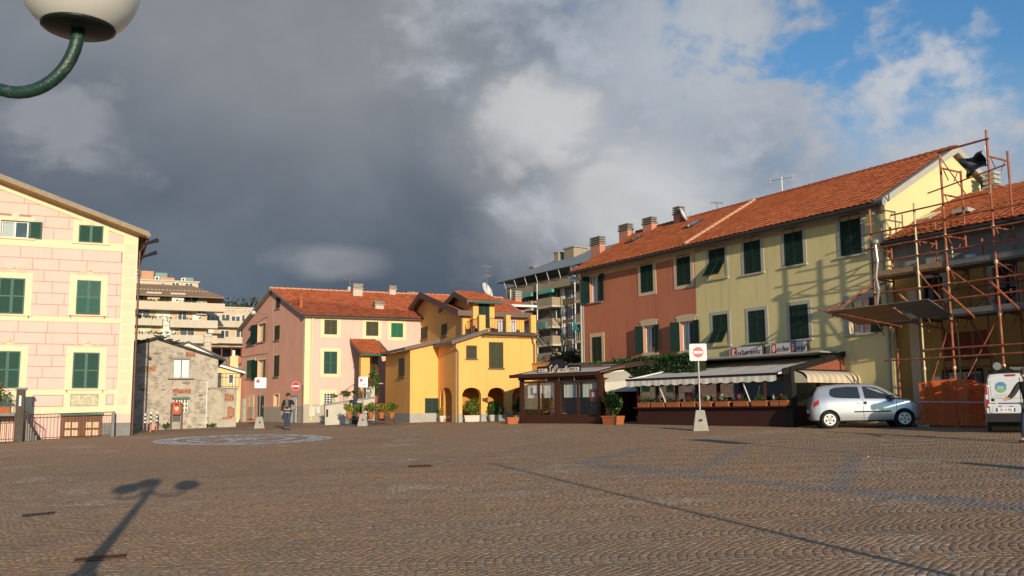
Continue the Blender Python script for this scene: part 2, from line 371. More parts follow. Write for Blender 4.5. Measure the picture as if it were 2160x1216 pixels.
def window(par, rc, M=None, style='closed', mtrim=None, mshut=None, mframe=None, trim=(.16, .14, .12), sill=True, leaves=2, panels=2, flap=.0, pitch=.062, msill=None, depth=.022, zsh=.03, name='window', curtain=True, swing=None, top_bits=False, mslat=None):
    """one window as a part (its surround) with shutters, sill, frame and pane as sub-parts"""
    x0, x1, z0, z1 = rc
    mb = MB(M)
    if mtrim is not None: ring(mb, x0, x1, z0, z1, trim[0], trim[1], trim[2] if not sill else 0.0, -depth, .01)
    else: ring(mb, x0, x1, z0, z1, .02, .02, .02, -.012, .01)
    if top_bits and mtrim is not None: mb.prism([(x0-trim[0]*1.5, z1+trim[1]-.02), (x0-trim[0]*1.5, z1+trim[1]+.05), (x0+.1, z1+trim[1]+.11), (x1-.1, z1+trim[1]+.11), (x1+trim[0]*1.5, z1+trim[1]+.05), (x1+trim[0]*1.5, z1+trim[1]-.02)], -depth-.004, .01)
    wn = mb.build(name, mtrim or mshut, par)
    if sill: MB(M).box(x0-trim[0]-.04, x1+trim[0]+.04, -.09, .01, z0-.07, z0-.002).build('sill', msill or M_STONEG, wn)
    w, h = x1-x0, z1-z0
    if style == 'closed':
        for i in range(leaves):
            lw = w/leaves; s = MB(M)
            if flap > 0:
                # upper half closed, lower half propped outwards on its top hinge
                hh = h*.5
                louvre(s, lw-.008, h-hh-.004, x=x0+i*lw+.004, y=-zsh, z=z0+hh, panels=1, pitch=pitch)
                T = Matrix.Translation((x0+i*lw+.004, -zsh, z0+hh)) @ Matrix.Rotation(-flap, 4, 'X') @ Matrix.Translation((0, 0, -hh))
                louvre(s, lw-.008, hh-.004, T=T, panels=1, pitch=pitch)
            else: louvre(s, lw-.008, h-.008, x=x0+i*lw+.004, y=-zsh, z=z0+.004, panels=panels, pitch=pitch)
            so_ = s.build('shutter', mshut, wn)
            if mslat is not None and flap == 0:
                so_.data.materials.append(mslat); so_.data.polygons.foreach_set('material_index', [int(i_ >= s.slat0) for i_ in range(len(s.f))])
        if flap > 0: MB(M).box(x0, x1, .003, .008, z0, z0+h*.5).build('pane', M_DARKIN, wn)
    else:
        # open: casement frame and pane set back in the reveal, leaves folded against the wall
        fm = MB(M); r = .17; t = .06
        fm.box(x0, x0+t, r-.05, r, z0, z1); fm.box(x1-t, x1, r-.05, r, z0, z1); fm.box(x0+t, x1-t, r-.05, r, z0, z0+t); fm.box(x0+t, x1-t, r-.05, r, z1-t, z1)
        if w > .6: fm.box((x0+x1)/2-.04, (x0+x1)/2+.04, r-.055, r, z0+t, z1-t)
        fm.build('frame', mframe or M_WHITE, wn)
        MB(M).poly([(x0, r-.02, z0), (x1, r-.02, z0), (x1, r-.02, z1), (x0, r-.02, z1)]).build('pane', M_GLASS, wn)
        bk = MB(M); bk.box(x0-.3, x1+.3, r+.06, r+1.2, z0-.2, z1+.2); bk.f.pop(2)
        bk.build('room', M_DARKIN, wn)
        if curtain:
            cu = MB(M); n = 14
            cu.grid([[(x0+w*(j/n)*.48, r+.03+.02*math.sin(j*2.3), zz) for j in range(n+1)] for zz in (z0, z1)]).build('curtain', M_CURT, wn)
        if swing:
            for sd, ang in swing:
                lw = w/2; s = MB(M)
                if sd < 0: T = Matrix.Translation((x0-.01, -.05, z0)) @ Matrix.Rotation(ang, 4, 'Z') @ Matrix.Translation((-lw, 0, 0))
                else: T = Matrix.Translation((x1+.01, -.05, z0)) @ Matrix.Rotation(-ang, 4, 'Z')
                louvre(s, lw, h, T=T, panels=panels, pitch=pitch); s.build('shutter', mshut, wn)
    return wn

# roof tiles: one wavy clay tile, laid one by one near the camera and joined further away
def tile_data(w, l):
    v = []; f = []; n = 4
    for t in range(n+1):
        u = t/n; z = .045*math.sin(math.pi*min(1, u*1.35))**1.0 if u < .74 else .008
        v += [(u*w, 0, z+.03), (u*w, l*1.06, z), (u*w, 0.004, z-.012)]
    for t in range(n):
        a, b = 3*t, 3*(t+1); f += [(a, b, b+1, a+1), (a+2, b+2, b, a)]
    return v, f
def tile_roof(roof, O, U, V, L, urange, tw=.30, tl=.34, mt=None, single=300, M=None, jit=.012):
    """tiles as children of the roof part. O,U,V in thing space; urange(v)->(u0,u1). roof's parent space == thing space"""
    mt = mt or M_TILE
    O, U, V = Vector(O), Vector(U).normalized(), Vector(V).normalized(); N = U.cross(V).normalized()
    v, f = tile_data(tw, tl); me = bpy.data.meshes.new('tile'); me.from_pydata(v, [], f); me.materials.append(mt)
    rows = int(L/tl); spots = []
    for r in range(rows+1):
        vv = r*tl
        if vv > L-.08: break
        a, b = urange(vv)
        n = int((b-a)/tw)
        for c in range(n):
            p = O+U*(a+c*tw)+V*(vv+random.uniform(-jit, jit))+N*random.uniform(0, .016)
            spots.append((p, random.uniform(-.045, .045)))
    root = roof.parent
    Mw = Matrix.Translation(root.location) @ Matrix.Rotation(root.rotation_euler.z, 4, 'Z') if root else Matrix()
    spots.sort(key=lambda q: ((Mw @ q[0])-Vector((0, 0, EYE))).length)
    B = Matrix((U, V, N)).transposed().to_4x4()
    for p, a in spots[:single]:
        o = bpy.data.objects.new('tile', me); COL.objects.link(o); o.parent = roof
        o.matrix_local = Matrix.Translation(p) @ B @ Matrix.Rotation(a, 4, 'Z')
    rest = spots[single:]
    if rest:
        v0 = np.array(v); B3 = np.array(B.to_3x3()); nv = len(v)
        P = np.array([tuple(p) for p, _ in rest])
        VV = (v0 @ B3.T)[None]+P[:, None]; F = np.array(f)
        FF = F[None]+(np.arange(len(rest))*nv)[:, None, None]
        m2 = np_mesh('roof_tiles', VV.reshape(-1, 3), FF.reshape(-1, 4), mt, np.repeat(RNG.random(len(rest)), len(f)))
        o = link('roof_tiles', m2, None, roof); o['kind'] = 'stuff'
def np_mesh(name, V, F, mt, rnd=None):
    me = bpy.data.meshes.new(name); nv, nf, k = len(V), len(F), F.shape[1]
    me.vertices.add(nv); me.vertices.foreach_set('co', np.ascontiguousarray(V, dtype=np.float32).ravel())
    me.loops.add(nf*k); me.loops.foreach_set('vertex_index', np.ascontiguousarray(F, dtype=np.int32).ravel())
    me.polygons.add(nf); me.polygons.foreach_set('loop_start', np.arange(0, nf*k, k, dtype=np.int32)); me.polygons.foreach_set('loop_total', np.full(nf, k, dtype=np.int32))
    me.update(calc_edges=True)
    if rnd is not None:
        a = me.attributes.new('rnd', 'FLOAT', 'FACE'); a.data.foreach_set('value', np.ascontiguousarray(rnd, dtype=np.float32))
    me.materials.append(mt); return me
def chimney(par, x, y, z0, z1, w=.5, d=.4, mt=None, mcap=None, slats=3, name='chimney'):
    h = z1-z0; body = h*.62
    c = MB().box(x-w/2, x+w/2, y-d/2, y+d/2, z0, z0+body).build(name, mt, par)
    k_ = MB(); e = .06
    k_.box(x-w/2-e, x+w/2+e, y-d/2-e, y+d/2+e, z0+body, z0+body+.07)
    s = (h-body-.07)/slats
    for i in range(slats):
        zz = z0+body+.07+i*s
        k_.box(x-w/2+.04, x+w/2-.04, y-d/2+.04, y+d/2-.04, zz, zz+s*.45); k_.box(x-w/2-e*.6, x+w/2+e*.6, y-d/2-e*.6, y+d/2+e*.6, zz+s*.45, zz+s)
    k_.build('chimney_cap', mcap or M_CONC, c); return c
def railing(par, a, b, h=.95, gap=.12, mt=None, name='railing', r=.011, mid=True, post=1.6):
    a, b = Vector(a), Vector(b); L = (b-a).length; m = MB(); up = Vector((0, 0, 1))
    m.tube(a+up*h, b+up*h, .02, n=6); m.tube(a+up*.08, b+up*.08, .014, n=4)
    n = max(2, int(L/gap))
    for i in range(n+1): p = a.lerp(b, i/n); m.tube(p, p+up*h, r if i % 8 else r*1.7, n=4)
    return m.build(name, mt or M_IRON, par)
def leaves(name, mt, par, c, rad, n, size=.07, shape=1.0, seed=0, flat=.0, lump=5):
    """leaf faces spread through an uneven crown"""
    g = np.random.default_rng(seed+11)
    lobes = g.normal(size=(lump, 3)); lobes /= np.linalg.norm(lobes, axis=1)[:, None]; lobes *= g.uniform(.25, .62, (lump, 1)); lr = g.uniform(.38, .62, lump)
    which = g.integers(0, lump, n); d = g.normal(size=(n, 3)); d /= np.linalg.norm(d, axis=1)[:, None]
    p = lobes[which]+d*(g.random(n)**.45)[:, None]*lr[which][:, None]
    p = p*np.array(rad)[None]+np.array(c)[None]
    t = g.normal(size=(n, 3)); t[:, 2] *= 1-flat; t /= np.linalg.norm(t, axis=1)[:, None]
    q = np.cross(t, g.normal(size=(n, 3))); q /= np.linalg.norm(q, axis=1)[:, None]
    s = size*g.uniform(.6, 1.25, n)[:, None]
    V = np.stack([p-t*s, p+q*s*.42, p+t*s, p-q*s*.42], 1).reshape(-1, 3)
    F = np.arange(4*n).reshape(-1, 4)
    return link(name, np_mesh(name, V, F, mt, g.random(n)), None, par)
def stems(par, c, rad, n=5, r=.012, mt=None, name='stem', seed=0, base=None):
    g = random.Random(seed); m = MB(); c = Vector(c)
    b0 = Vector(base) if base is not None else c-Vector((0, 0, rad[2]))
    for i in range(n):
        e = c+Vector((g.uniform(-.7, .7)*rad[0], g.uniform(-.7, .7)*rad[1], g.uniform(.0, .7)*rad[2]))
        mdl = b0.lerp(e, .5)+Vector((g.uniform(-.1, .1), g.uniform(-.1, .1), 0))*rad[0]
        m.path([b0, mdl, e], [r, r*.75, r*.4], 5)
    return m.build(name, mt or M_BARK, par)

# ------------------------------------------------------------------ ground
def in_poly(P, poly):
    x, y = P[:, 0], P[:, 1]; r = np.zeros(len(P), bool); n = len(poly)
    for i in range(n):
        (x0, y0), (x1, y1) = poly[i], poly[(i+1) % n]
        c = ((y0 > y) != (y1 > y)) & (x < (x1-x0)*(y-y0)/(y1-y0+1e-12)+x0); r ^= c
    return r
def cobble_mat(name, joints):
    m = bpy.data.materials.new(name); m.use_nodes = True; k = NT(m.node_tree)
    o = k.n('ShaderNodeOutputMaterial'); b = k.n('ShaderNodeBsdfPrincipled', {'Roughness': .72, 'Specular IOR Level': .28}); k.t.links.new(b.outputs[0], o.inputs[0])
    P = k.n('ShaderNodeNewGeometry').outputs['Position']
    at = k.n('ShaderNodeAttribute', attribute_name='rnd').outputs['Fac']; oi = k.n('ShaderNodeObjectInfo').outputs['Random']
    if joints:
        vo = k.n('ShaderNodeTexVoronoi', {'Vector': k.scale3(P, (1, 1, .01)), 'Scale': 10.5}); r = k.n('ShaderNodeSeparateColor', {0: vo.outputs['Color']}).outputs[0]
    else: r = k.math('FRACT', k.math('ADD', at, oi))
    cr = k.n('ShaderNodeValToRGB', {0: r}); e = cr.color_ramp
    cols = [(0, (.255, .160, .105)), (.18, (.330, .215, .140)), (.36, (.295, .210, .145)), (.52, (.375, .235, .140)), (.68, (.315, .225, .150)), (.82, (.360, .250, .155)), (.93, (.280, .225, .180)), (1, (.430, .315, .215))]
    e.elements[0].position, e.elements[0].color = cols[0][0], (*cols[0][1], 1); e.elements[1].position, e.elements[1].color = 1, (*cols[-1][1], 1)
    for p_, c_ in cols[1:-1]: q = e.elements.new(p_); q.color = (*c_, 1)
    big = k.noise(P, .16, 4, .6); c = k.mix(k.ramp(big, .36, .66), k.mix(1.0, cr.outputs[0], (1.02, .92, .80), 'MULTIPLY'), k.mix(1.0, cr.outputs[0], (.88, .88, .86), 'MULTIPLY'))
    gr = k.n('ShaderNodeAttribute', attribute_name='grey').outputs['Fac']
    c = k.mix(k.math('MULTIPLY', gr, .8), c, (.185, .178, .172))
    # damp and tyre-darkened areas
    dk = k.ramp(k.noise(P, .30, 7, .7, .6), .50, .72); c = k.mix(k.math('MULTIPLY', dk, .34), c, (.12, .095, .075))
    # lime bloom left on the stones in patches
    bl = k.math('MULTIPLY', k.ramp(k.noise(P, .42, 6, .7), .53, .68), k.ramp(k.noise(P, 8, 4, .65), .44, .62))
    c = k.mix(k.math('MULTIPLY', bl, .62), c, (.55, .51, .46))
    v = k.math('MULTIPLY_ADD', k.math('SUBTRACT', k.noise(P, 34, 4, .6), .5), .5, 1.0)
    c = k.mix(1.0, c, k.n('ShaderNodeCombineColor', {0: v, 1: v, 2: v}).outputs[0], 'MULTIPLY')
    k.set(b, 'Base Color', c)
    h = k.noise(P, 26, 4, .6)
    if joints: h = k.math('ADD', k.math('MULTIPLY', h, .6), k.math('MULTIPLY', k.ramp(vo.outputs['Distance'], .55, .2), .8))
    bn = k.n('ShaderNodeBump', {'Strength': .45, 'Distance': .012, 'Height': h}); k.t.links.new(bn.outputs[0], b.inputs['Normal']); return m
M_COB = cobble_mat('porphyry_cube', False); M_COBF = cobble_mat('porphyry_paving_far', True)
M_JOINT = mat('sandy_joint_fill', (.27, .205, .145), .95, .35, 4, .3, 80)
M_TAR = mat('grey_asphalt_patch', (.225, .195, .172), .9, .25, 2.5, .4, 90, grain=.3)
def sheet(name, P, mt, dz):
    g = MB(); g.poly([(x, y, gz(x, y)+dz) for x, y in P]); return g.build(name, mt)
NEAR = 47.0
# one sheet to the horizon: fine squares in the square itself, then level land
gm = MB(); xs = [-1500, -200, -80, -40, -20, 0, 20, 40, 80, 200, 1500]; ys = [-1500, -200, -60, -20, 0, NEAR, 45, 62, 120, 300, 2500]
def gland(x, y): return gz(x, y) if y > -60 else GA*-60+GB*max(-40, min(x, 40))
gm.grid([[(x, y, gland(x, max(y, -60))) for x in xs] for y in ys])
ground = gm.build('ground', M_JOINT); tag(ground, 'gently rising paved square of small brown porphyry cubes', 'ground', kind='structure')
ground.data.materials.append(M_COBF)
for p in ground.data.polygons:
    if p.center.y > NEAR or p.center.y < -60 or abs(p.center.x) > 80: p.material_index = 1
# trench repairs in the paving
def gxy(*pp): return [tuple(gpt(*p)[:2]) for p in pp]
STRIPS = [gxy((1752,1030),(1788,1036),(1812,962),(1788,960)), gxy((1444,1000),(1462,1004),(1580,941),(1560,940)),
          gxy((1215,976),(1240,980),(1372,945),(1352,944)), gxy((2125,990),(2150,985),(2400,1040),(2300,1068)),
          gxy((1240,984),(1240,976),(1755,1031),(1752,1038)), gxy((1755,1038),(1760,1029),(2300,1078),(2300,1096))]
def cobbles():
    Wd, s = 1.30, .084; phi = R(-4.0); c, sn = math.cos(phi), math.sin(phi)
    Rr = Wd/2/math.sin(R(48)); cen = []; tan = []; wid = []
    for j in range(-6, 44):
        flip = 1.0
        v0 = j*Wd
        ths = np.linspace(-R(48), R(48), int(2*Rr*R(48)/s)+1); ths = (ths[:-1]+ths[1:])/2
        uu = np.arange(-30, 28, s/ .93)
        TH, UU = np.meshgrid(ths, uu)
        off = (j % 2)*.31
        U = UU+off+Rr*(1-np.cos(TH))*1.0; V = v0+Rr*np.sin(TH)
        cen.append(np.stack([U.ravel(), V.ravel()], 1)); tan.append((np.pi/2-TH).ravel()); wid.append((s/.93*np.cos(TH)).ravel())
    C = np.concatenate(cen); T = np.concatenate(tan); Wn = np.concatenate(wid)
    X = C[:, 0]*c-C[:, 1]*sn; Y = C[:, 0]*sn+C[:, 1]*c; T = T+phi
    keep = (Y > 5.2) & (Y < NEAR) & (np.abs(X) < Y*.60+1.6) & (X > -21) & (Y < 47-.9*np.maximum(X, -3))
    X, Y, T, Wn = X[keep], Y[keep], T[keep], Wn[keep]
    n = len(X); P = np.stack([X, Y], 1)+RNG.normal(0, .11, (n, 2)); grey = np.zeros(n, bool)      # repaired strips relaid with grey cubes
    for s_ in STRIPS: grey |= in_poly(P, s_)
    X += RNG.normal(0, .004, n); Y += RNG.normal(0, .004, n); T += RNG.normal(0, .06, n)
    la = s*RNG.uniform(.82, .97, n)/2; lb = Wn*RNG.uniform(.80, .95, n)/2
    ht = .0040+RNG.normal(0, .0011, n); Z = GA*Y+GB*X
    ca, sa = np.cos(T), np.sin(T)
    def corner(a, b, z):
        px = X+ca*a*la-sa*b*lb; py = Y+sa*a*la+ca*b*lb
        return np.stack([px, py, GA*py+GB*px+z], 1)
    k1 = .80; ja = [RNG.uniform(.86, 1.1, n) for _ in range(4)]
    top = [corner(a*k1*ja[i], b*k1*ja[i], ht) for i, (a, b) in enumerate(((-1,-1),(1,-1),(1,1),(-1,1)))]
    mdl = [corner(a*ja[i], b*ja[i], ht-.0020) for i, (a, b) in enumerate(((-1,-1),(1,-1),(1,1),(-1,1)))]
    bot = [corner(a*ja[i], b*ja[i], ht*0-.006) for i, (a, b) in enumerate(((-1,-1),(1,-1),(1,1),(-1,1)))]
    V = np.stack(top+mdl+bot, 1)
    F = np.array([(0,1,2,3)]+[(4+i, 4+(i+1)%4, (i+1)%4, i) for i in range(4)]+[(8+i, 8+(i+1)%4, 4+(i+1)%4, 4+i) for i in range(4)])
    # the 300 nearest in view are stones of their own
    d = Y+np.where(np.abs(X) < Y*.53, 0, 50)+np.where(Y > 7.3, 0, 50); order = np.argsort(d)
    near, rest = order[:300], order[300:]
    def lay(idx, V, F):
        m = V.shape[1]; vs = V[idx].reshape(-1, 3); FF = (F[None]+(np.arange(len(idx))*m)[:, None, None]).reshape(-1, 4)
        o = link('paving_stones', np_mesh('paving_stones', vs, FF, M_COB, np.repeat(RNG.random(len(idx)), len(F))), None, ground); o['kind'] = 'stuff'
        a_ = o.data.attributes.new('grey', 'FLOAT', 'FACE'); a_.data.foreach_set('value', np.repeat(grey[idx], len(F)).astype(np.float32))
    lay(rest[Y[rest] <= 19], V, F)
    lay(rest[Y[rest] > 19], V[:, [0,1,2,3,8,9,10,11]], F[:5])
    var = []
    for i in range(6):
        q = V[near[i*40]]; cc = np.array([X[near[i*40]], Y[near[i*40]], Z[near[i*40]]]); a = -T[near[i*40]]
        q = q-cc; q2 = np.stack([q[:,0]*math.cos(a)-q[:,1]*math.sin(a), q[:,0]*math.sin(a)+q[:,1]*math.cos(a), q[:,2]-GA*q[:,1]-GB*q[:,0]], 1)
        var.append(np_mesh('cobblestone', q2, F, M_COB))
    tilt = Matrix(((1,0,0,0),(0,1,0,0),(GB,GA,1,0),(0,0,0,1)))
    for i in near:
        o = bpy.data.objects.new('cobblestone', var[int(RNG.integers(0, 6))]); COL.objects.link(o); o.parent = ground
        o.location = (X[i], Y[i], Z[i]); o.rotation_euler = (math.atan(GA), -math.atan(GB), T[i])
cobbles()
def ex(pts, f): return [f(*p) for p in pts]
def az2rz(az): return R(90-az)
# ================================================================== pink house with painted ashlar (left)
M_PINK = mat('pink_painted_ashlar', (.78, .515, .445), .9, .07, 1.5, .06, 60, streak=.1)
M_PINKL = mat('mauve_painted_joint', (.42, .21, .20), .9, .1)
M_CREAM = mat('cream_painted_trim', (.80, .66, .44), .9, .06, 2, .05, 60, streak=.08)
M_CREAMS = mat('pale_cream_stucco', (.72, .60, .42), .9, .08, 3)
M_GREYP = mat('grey_plinth_render', (.23, .225, .215), .95, .2, 2.5, .3, 50, streak=.4)
M_FRESCO = mat('grey_green_fresco_panel', (.42, .40, .27), .9, .3, 9, col2=(.62, .56, .38), c2scale=7)
C0 = gpt(274, 919); LF = Fr(C0, az2rz(66))
lh = thing('painted_house', 'pink house with painted stone blocks, cream trim and green shutters at left edge', 'house', LF)
LW, LD = 15.0, 9.0
ze = LF.py(284, 497).z
xr = -LW/2; zr = ze+(LF.py(0, 385).z-ze)/(-LF.py(0, 385).x)*LW/2
def ltop(x): return ze+(zr-ze)*(1-abs(x-xr)/(LW/2))
TOPL = [(-LW, ze), (xr, zr), (0, ze)]
A1 = LF.rect(2, 466, 60, 502)
m = MB(); wall(m, -LW, 0, -.6, TOPL, [A1]); m.poly([(0, 0, -.6), (0, LD, -.6), (0, LD, ze), (0, 0, ze)]); m.poly([(-LW, 0, -.6), (-LW, 0, ze), (-LW, LD, ze), (-LW, LD, -.6)])
m.poly([(-LW, LD, -.6), (-LW, LD, ze), (xr, LD, zr), (0, LD, ze), (0, LD, -.6)])
lwall = m.build('wall', M_PINKL, lh)
# painted blocks, laid in courses between the bands
zb = [LF.py(140, y).z for y in (516, 674, 829, 875)]     # centres of cream bands and top of the pink base
bands = [(zb[0]-.20, zb[0]+.20), (zb[1]-.13, zb[1]+.13), (LF.py(140, 830).z-.13, LF.py(140, 826).z+.1)]
XQ = LF.py(256, 600).x
rnds = random.Random(3)
def blocks(zlo, zhi, n, clip=False):
    hgt = (zhi-zlo)/n
    for r in range(n):
        z0, z1 = zlo+r*hgt+.014, zlo+(r+1)*hgt-.014
        x = -LW+.1-rnds.random()*.6
        while x < XQ-.05:
            w = rnds.uniform(.95, 1.75); a, b = max(x, -LW+.02)+.012, min(x+w, XQ)-.012; x += w
            if b-a < .12: continue
            p = [(a, z0), (b, z0), (b, z1), (a, z1)]
            if clip:
                p = clip_poly(p, (-LW, ze-.32), (xr, zr-.32)) if (a+b)/2 < xr else clip_poly(p, (xr, zr-.32), (0, ze-.32))
                if len(p) < 3: continue
            hx0, hx1, hz0, hz1 = A1[0]-.1, A1[1]+.1, A1[2]-.1, A1[3]+.1
            parts = [p]
            if z0 < hz1 and z1 > hz0 and a < hx1 and b > hx0:
                parts = []
                if a < hx0: parts.append([(a, z0), (hx0, z0), (hx0, z1), (a, z1)])
                if b > hx1: parts.append([(hx1, z0), (b, z0), (b, z1), (hx1, z1)])
            for q in parts: MB().prism(q, -.006, .004).build('painted_block', M_PINK, lwall)
blocks(bands[0][1], bands[0][1]+9*.53, 9, True)
blocks(bands[1][1], bands[0][0], 6); blocks(bands[2][1], bands[1][0], 6)
# bands, quoins and the cream basement storey
tr = MB()
for a, b in bands: tr.box(-LW+.01, XQ+.02, -.016, .004, a, b); tr.box(-LW+.01, XQ+.02, -.028, .004, b-.05, b)
zc = bands[2][0]; zpk = zb[3]
tr.box(-LW+.01, -.004, -.014, .004, zpk, zc)
tr.prism([(xr, zr-.30), (0.0, ze-.30), (0, ze-.02), (xr, zr-.02)], -.02, .004); tr.prism([(-LW, ze-.30), (xr, zr-.30), (xr, zr-.02), (-LW, ze-.02)], -.02, .004)
tr.build('cream_band', M_CREAM, lh)
MB().box(XQ, -.002, -.010, .004, zc, ze-.05).build('quoin_strip', M_CREAM, lh)
nq = 13
for i in range(nq):
    z0 = zc+.1+i*(ze-zc-.5)/nq; h_ = (ze-zc-.5)/nq
    MB().prism([(XQ+.08, z0+.04), (-.09, z0+.04), (-.09, z0+h_-.05), (XQ+.08, z0+h_-.05)], -.024, -.008).build('quoin', M_CREAMS, lh)
MB().box(-LW+.01, -.003, -.006, .004, -.6, zpk).build('pink_base', M_PINK, lh)
rc = LF.rect(215, 892, 273, 925); MB().box(rc[0], 0.004, -.02, .004, -.6, LF.py(245, 892).z).build('grey_plinth', M_GREYP, lh)
for pxr, mt_, nm in (((70, 835, 132, 857), M_PINK, 'pink_panel'), ((225, 834, 238, 853), M_PINK, 'pink_panel'), ((150, 833, 206, 856), M_FRESCO, 'fresco_panel')):
    a, b, c, d = LF.rect(*pxr); MB().box(a-.03, b+.03, -.020, .002, c-.03, d+.03).build('panel_border', M_PINKL if mt_ is M_PINK else M_STONEG, lh)
    pn = MB().box(a, b, -.026, .002, c, d).build(nm, mt_, lh)
    if nm == 'fresco_panel':
        q = MB()
        for i in range(9):
            u = a+(b-a)*(i+.5)/9; v = c+(d-c)*(.5+.18*math.sin(i*1.9)); q.path([(u+.07*math.cos(t*.7+i), -.030, v+(.06+.035*math.sin(i))*math.sin(t*.7)+.03*math.cos(t*1.4)) for t in range(9)], .016, 5)
        q.build('scroll_relief', M_CREAMS, pn)
a, b, c, d = LF.rect(248, 832, 268, 854)
q = MB(); cx_, cz_ = (a+b)/2, (c+d)/2
for p0, p1 in (((a, c), (b, c)), ((b, c), (b, d)), ((b, d), (a, d)), ((a, d), (a, c))): q.poly([(p0[0], -.02, p0[1]), (p1[0], -.02, p1[1]), (cx_, -.075, cz_)])
q.build('diamond_point_stone', M_CREAMS, lh)
def ornament(par, x, z, s=1.0):
    q = MB()
    q.lathe([(.02, 0), (.085, .01), (.10, .05), (.075, .12), (.03, .16), (.001, .17)], (x, -.02, z+.12), 8)
    q.prism([(x-.13, z), (x+.13, z), (x+.10, z+.12), (x+.06, z+.2), (x, z+.27), (x-.06, z+.2), (x-.10, z+.12)], -.03, 0)
    for sg in (-1, 1):
        q.path([(x+sg*(.1+.028*t), -.028, z+.10-.012*t+.045*math.sin(t*.95)) for t in range(17)], [.034-.0013*t for t in range(17)], 5)
        for j in range(3):
            u = x+sg*(.2+.14*j); q.path([(u+sg*.055*math.cos(t*.8), -.03, z+.09-.03*j+.05*math.sin(t*.8)) for t in range(8)], .017, 5)
    q.build('stucco_ornament', M_CREAMS, par)
for pxr, kw in (((-3, 587, 52, 663), {}), ((161, 592, 212, 664), dict(flap=.22)), ((-12, 741, 42, 820), {}), ((153, 744, 209, 820), {})):
    r_ = LF.rect(*pxr); wn = window(lh, r_, None, 'closed', M_CREAM, M_GREENL, mslat=M_GREEN, trim=(.30, .26, .2), panels=2, msill=M_CREAM, depth=.034, zsh=.05, pitch=.07, **kw)
    for ch in wn.children:
        if ch.name.startswith('shutter'): pass
    ornament(wn, (r_[0]+r_[1])/2, r_[3]+.29)
    for sg, xx in ((-1, r_[0]-.2), (1, r_[1]+.2)): MB().tube((xx, -.05, r_[2]-.18), (xx, -.05, r_[2]-.02), .018, n=5).build('shutter_catch', M_IRON, wn)
r_ = LF.rect(166, 476, 218, 513)
wn = window(lh, r_, None, 'closed', M_CREAM, M_GREENL, mslat=M_GREEN, trim=(.24, .2, .2), panels=1, msill=M_CREAM, depth=.034, zsh=.05, pitch=.07)
MB().prism([((r_[0]+r_[1])/2-.1, r_[3]+.02), ((r_[0]+r_[1])/2+.1, r_[3]+.02), ((r_[0]+r_[1])/2+.17, r_[3]+.32), ((r_[0]+r_[1])/2-.17, r_[3]+.32)], -.05, 0).build('keystone', M_CREAMS, wn)
wn = window(lh, A1, None, 'open', M_CREAM, M_GREEN, trim=(.24, .2, .2), panels=1, msill=M_CREAM, depth=.034, swing=[(1, .12)], pitch=.07)
MB().prism([((A1[0]+A1[1])/2-.1, A1[3]+.02), ((A1[0]+A1[1])/2+.1, A1[3]+.02), ((A1[0]+A1[1])/2+.17, A1[3]+.32), ((A1[0]+A1[1])/2-.17, A1[3]+.32)], -.05, 0).build('keystone', M_CREAMS, wn)
# roof with deep boarded verge
ov, dp = .45, .75
q = MB()
sl = (zr-ze)/(LW/2)
for sg in (1, -1):
    xe = (ov if sg > 0 else -LW-ov); zee = ze-sl*ov
    q.prism([(xr, zr+.06), (xe, zee+.06), (xe, zee+.24), (xr, zr+.26)][::sg], -dp, LD+.3)
roof = q.build('roof', M_STONEG, lh)
m_ = MB()
m_.prism([(xr, zr-.02), (ov*.9, ze-sl*ov*.9-.02), (ov*.9, ze-sl*ov*.9+.06), (xr, zr+.06)], -dp+.05, -.02)
m_.build('verge_soffit', mat('ochre_soffit_boards', (.42, .26, .10), .85, .2, 4), roof)
MB().prism([(xr, zr+.0), (ov+.05, ze-sl*(ov+.05)+.0), (ov+.05, ze-sl*(ov+.05)+.17), (xr, zr+.17)], -dp-.03, -dp-.004).build('verge_board', mat('weathered_verge_board', (.33, .24, .15), .8, .25, 4, .2), roof)
# gutter bracket and downpipe at the corner
g_ = MB(); g_.tube((ov-.05, -dp, ze-sl*ov), (ov-.05, LD, ze-sl*ov), .075, n=8); g_.path([(ov-.05, -.3, ze-.2), (.25, -.2, ze-.55), (.09, -.05, ze-.8), (.09, -.05, -.3)], .05, 8)
g_.build('downpipe', mat('brown_copper_pipe', (.12, .062, .048), .5, .2, 5, metal=.4), lh)
fl = MB()
for zz, l_ in ((ze-.35, .75), (ze-.95, .7)): fl.path([(.12, -.1, zz-.15), (.3, -.3, zz-.08), (.12+l_, -.45, zz+.12)], [.05, .06, .1], 7)
fl.build('floodlight', M_IRON, lh)
MB().path([(.08, -.05, LF.py(285, 660).z-.1), (.22, -.2, LF.py(285, 660).z-.22)], [.05, .09], 7).build('floodlight', M_IRON, lh)
# wooden basement doors
a, b, c, d = LF.rect(128, 876, 215, 927); c = -.5
dr = MB().box(a, b, -.05, .004, c, d).build('wooden_door', M_WOOD, lh)
for i in range(12):
    u = a+(b-a)*i/12; MB().box(u+.012, u+(b-a)/12-.012, -.064, -.05, c, d-.06).build('door_plank', M_WOOD, dr)
MB().box(a-.06, b+.06, -.09, .002, d, d+.08).build('door_lintel', M_GREENL, dr)
for u0 in (a+(b-a)*.10, a+(b-a)*.60):
    for iu in range(2):
        for iz in range(3):
            x0_ = u0+iu*.30; z1_ = d-.32-iz*.36
            MB().box(x0_, x0_+.24, -.072, -.05, z1_-.26, z1_).build('door_pane', mat('sunlit_door_pane', (.62, .42, .26), .35, .15, 5), dr)
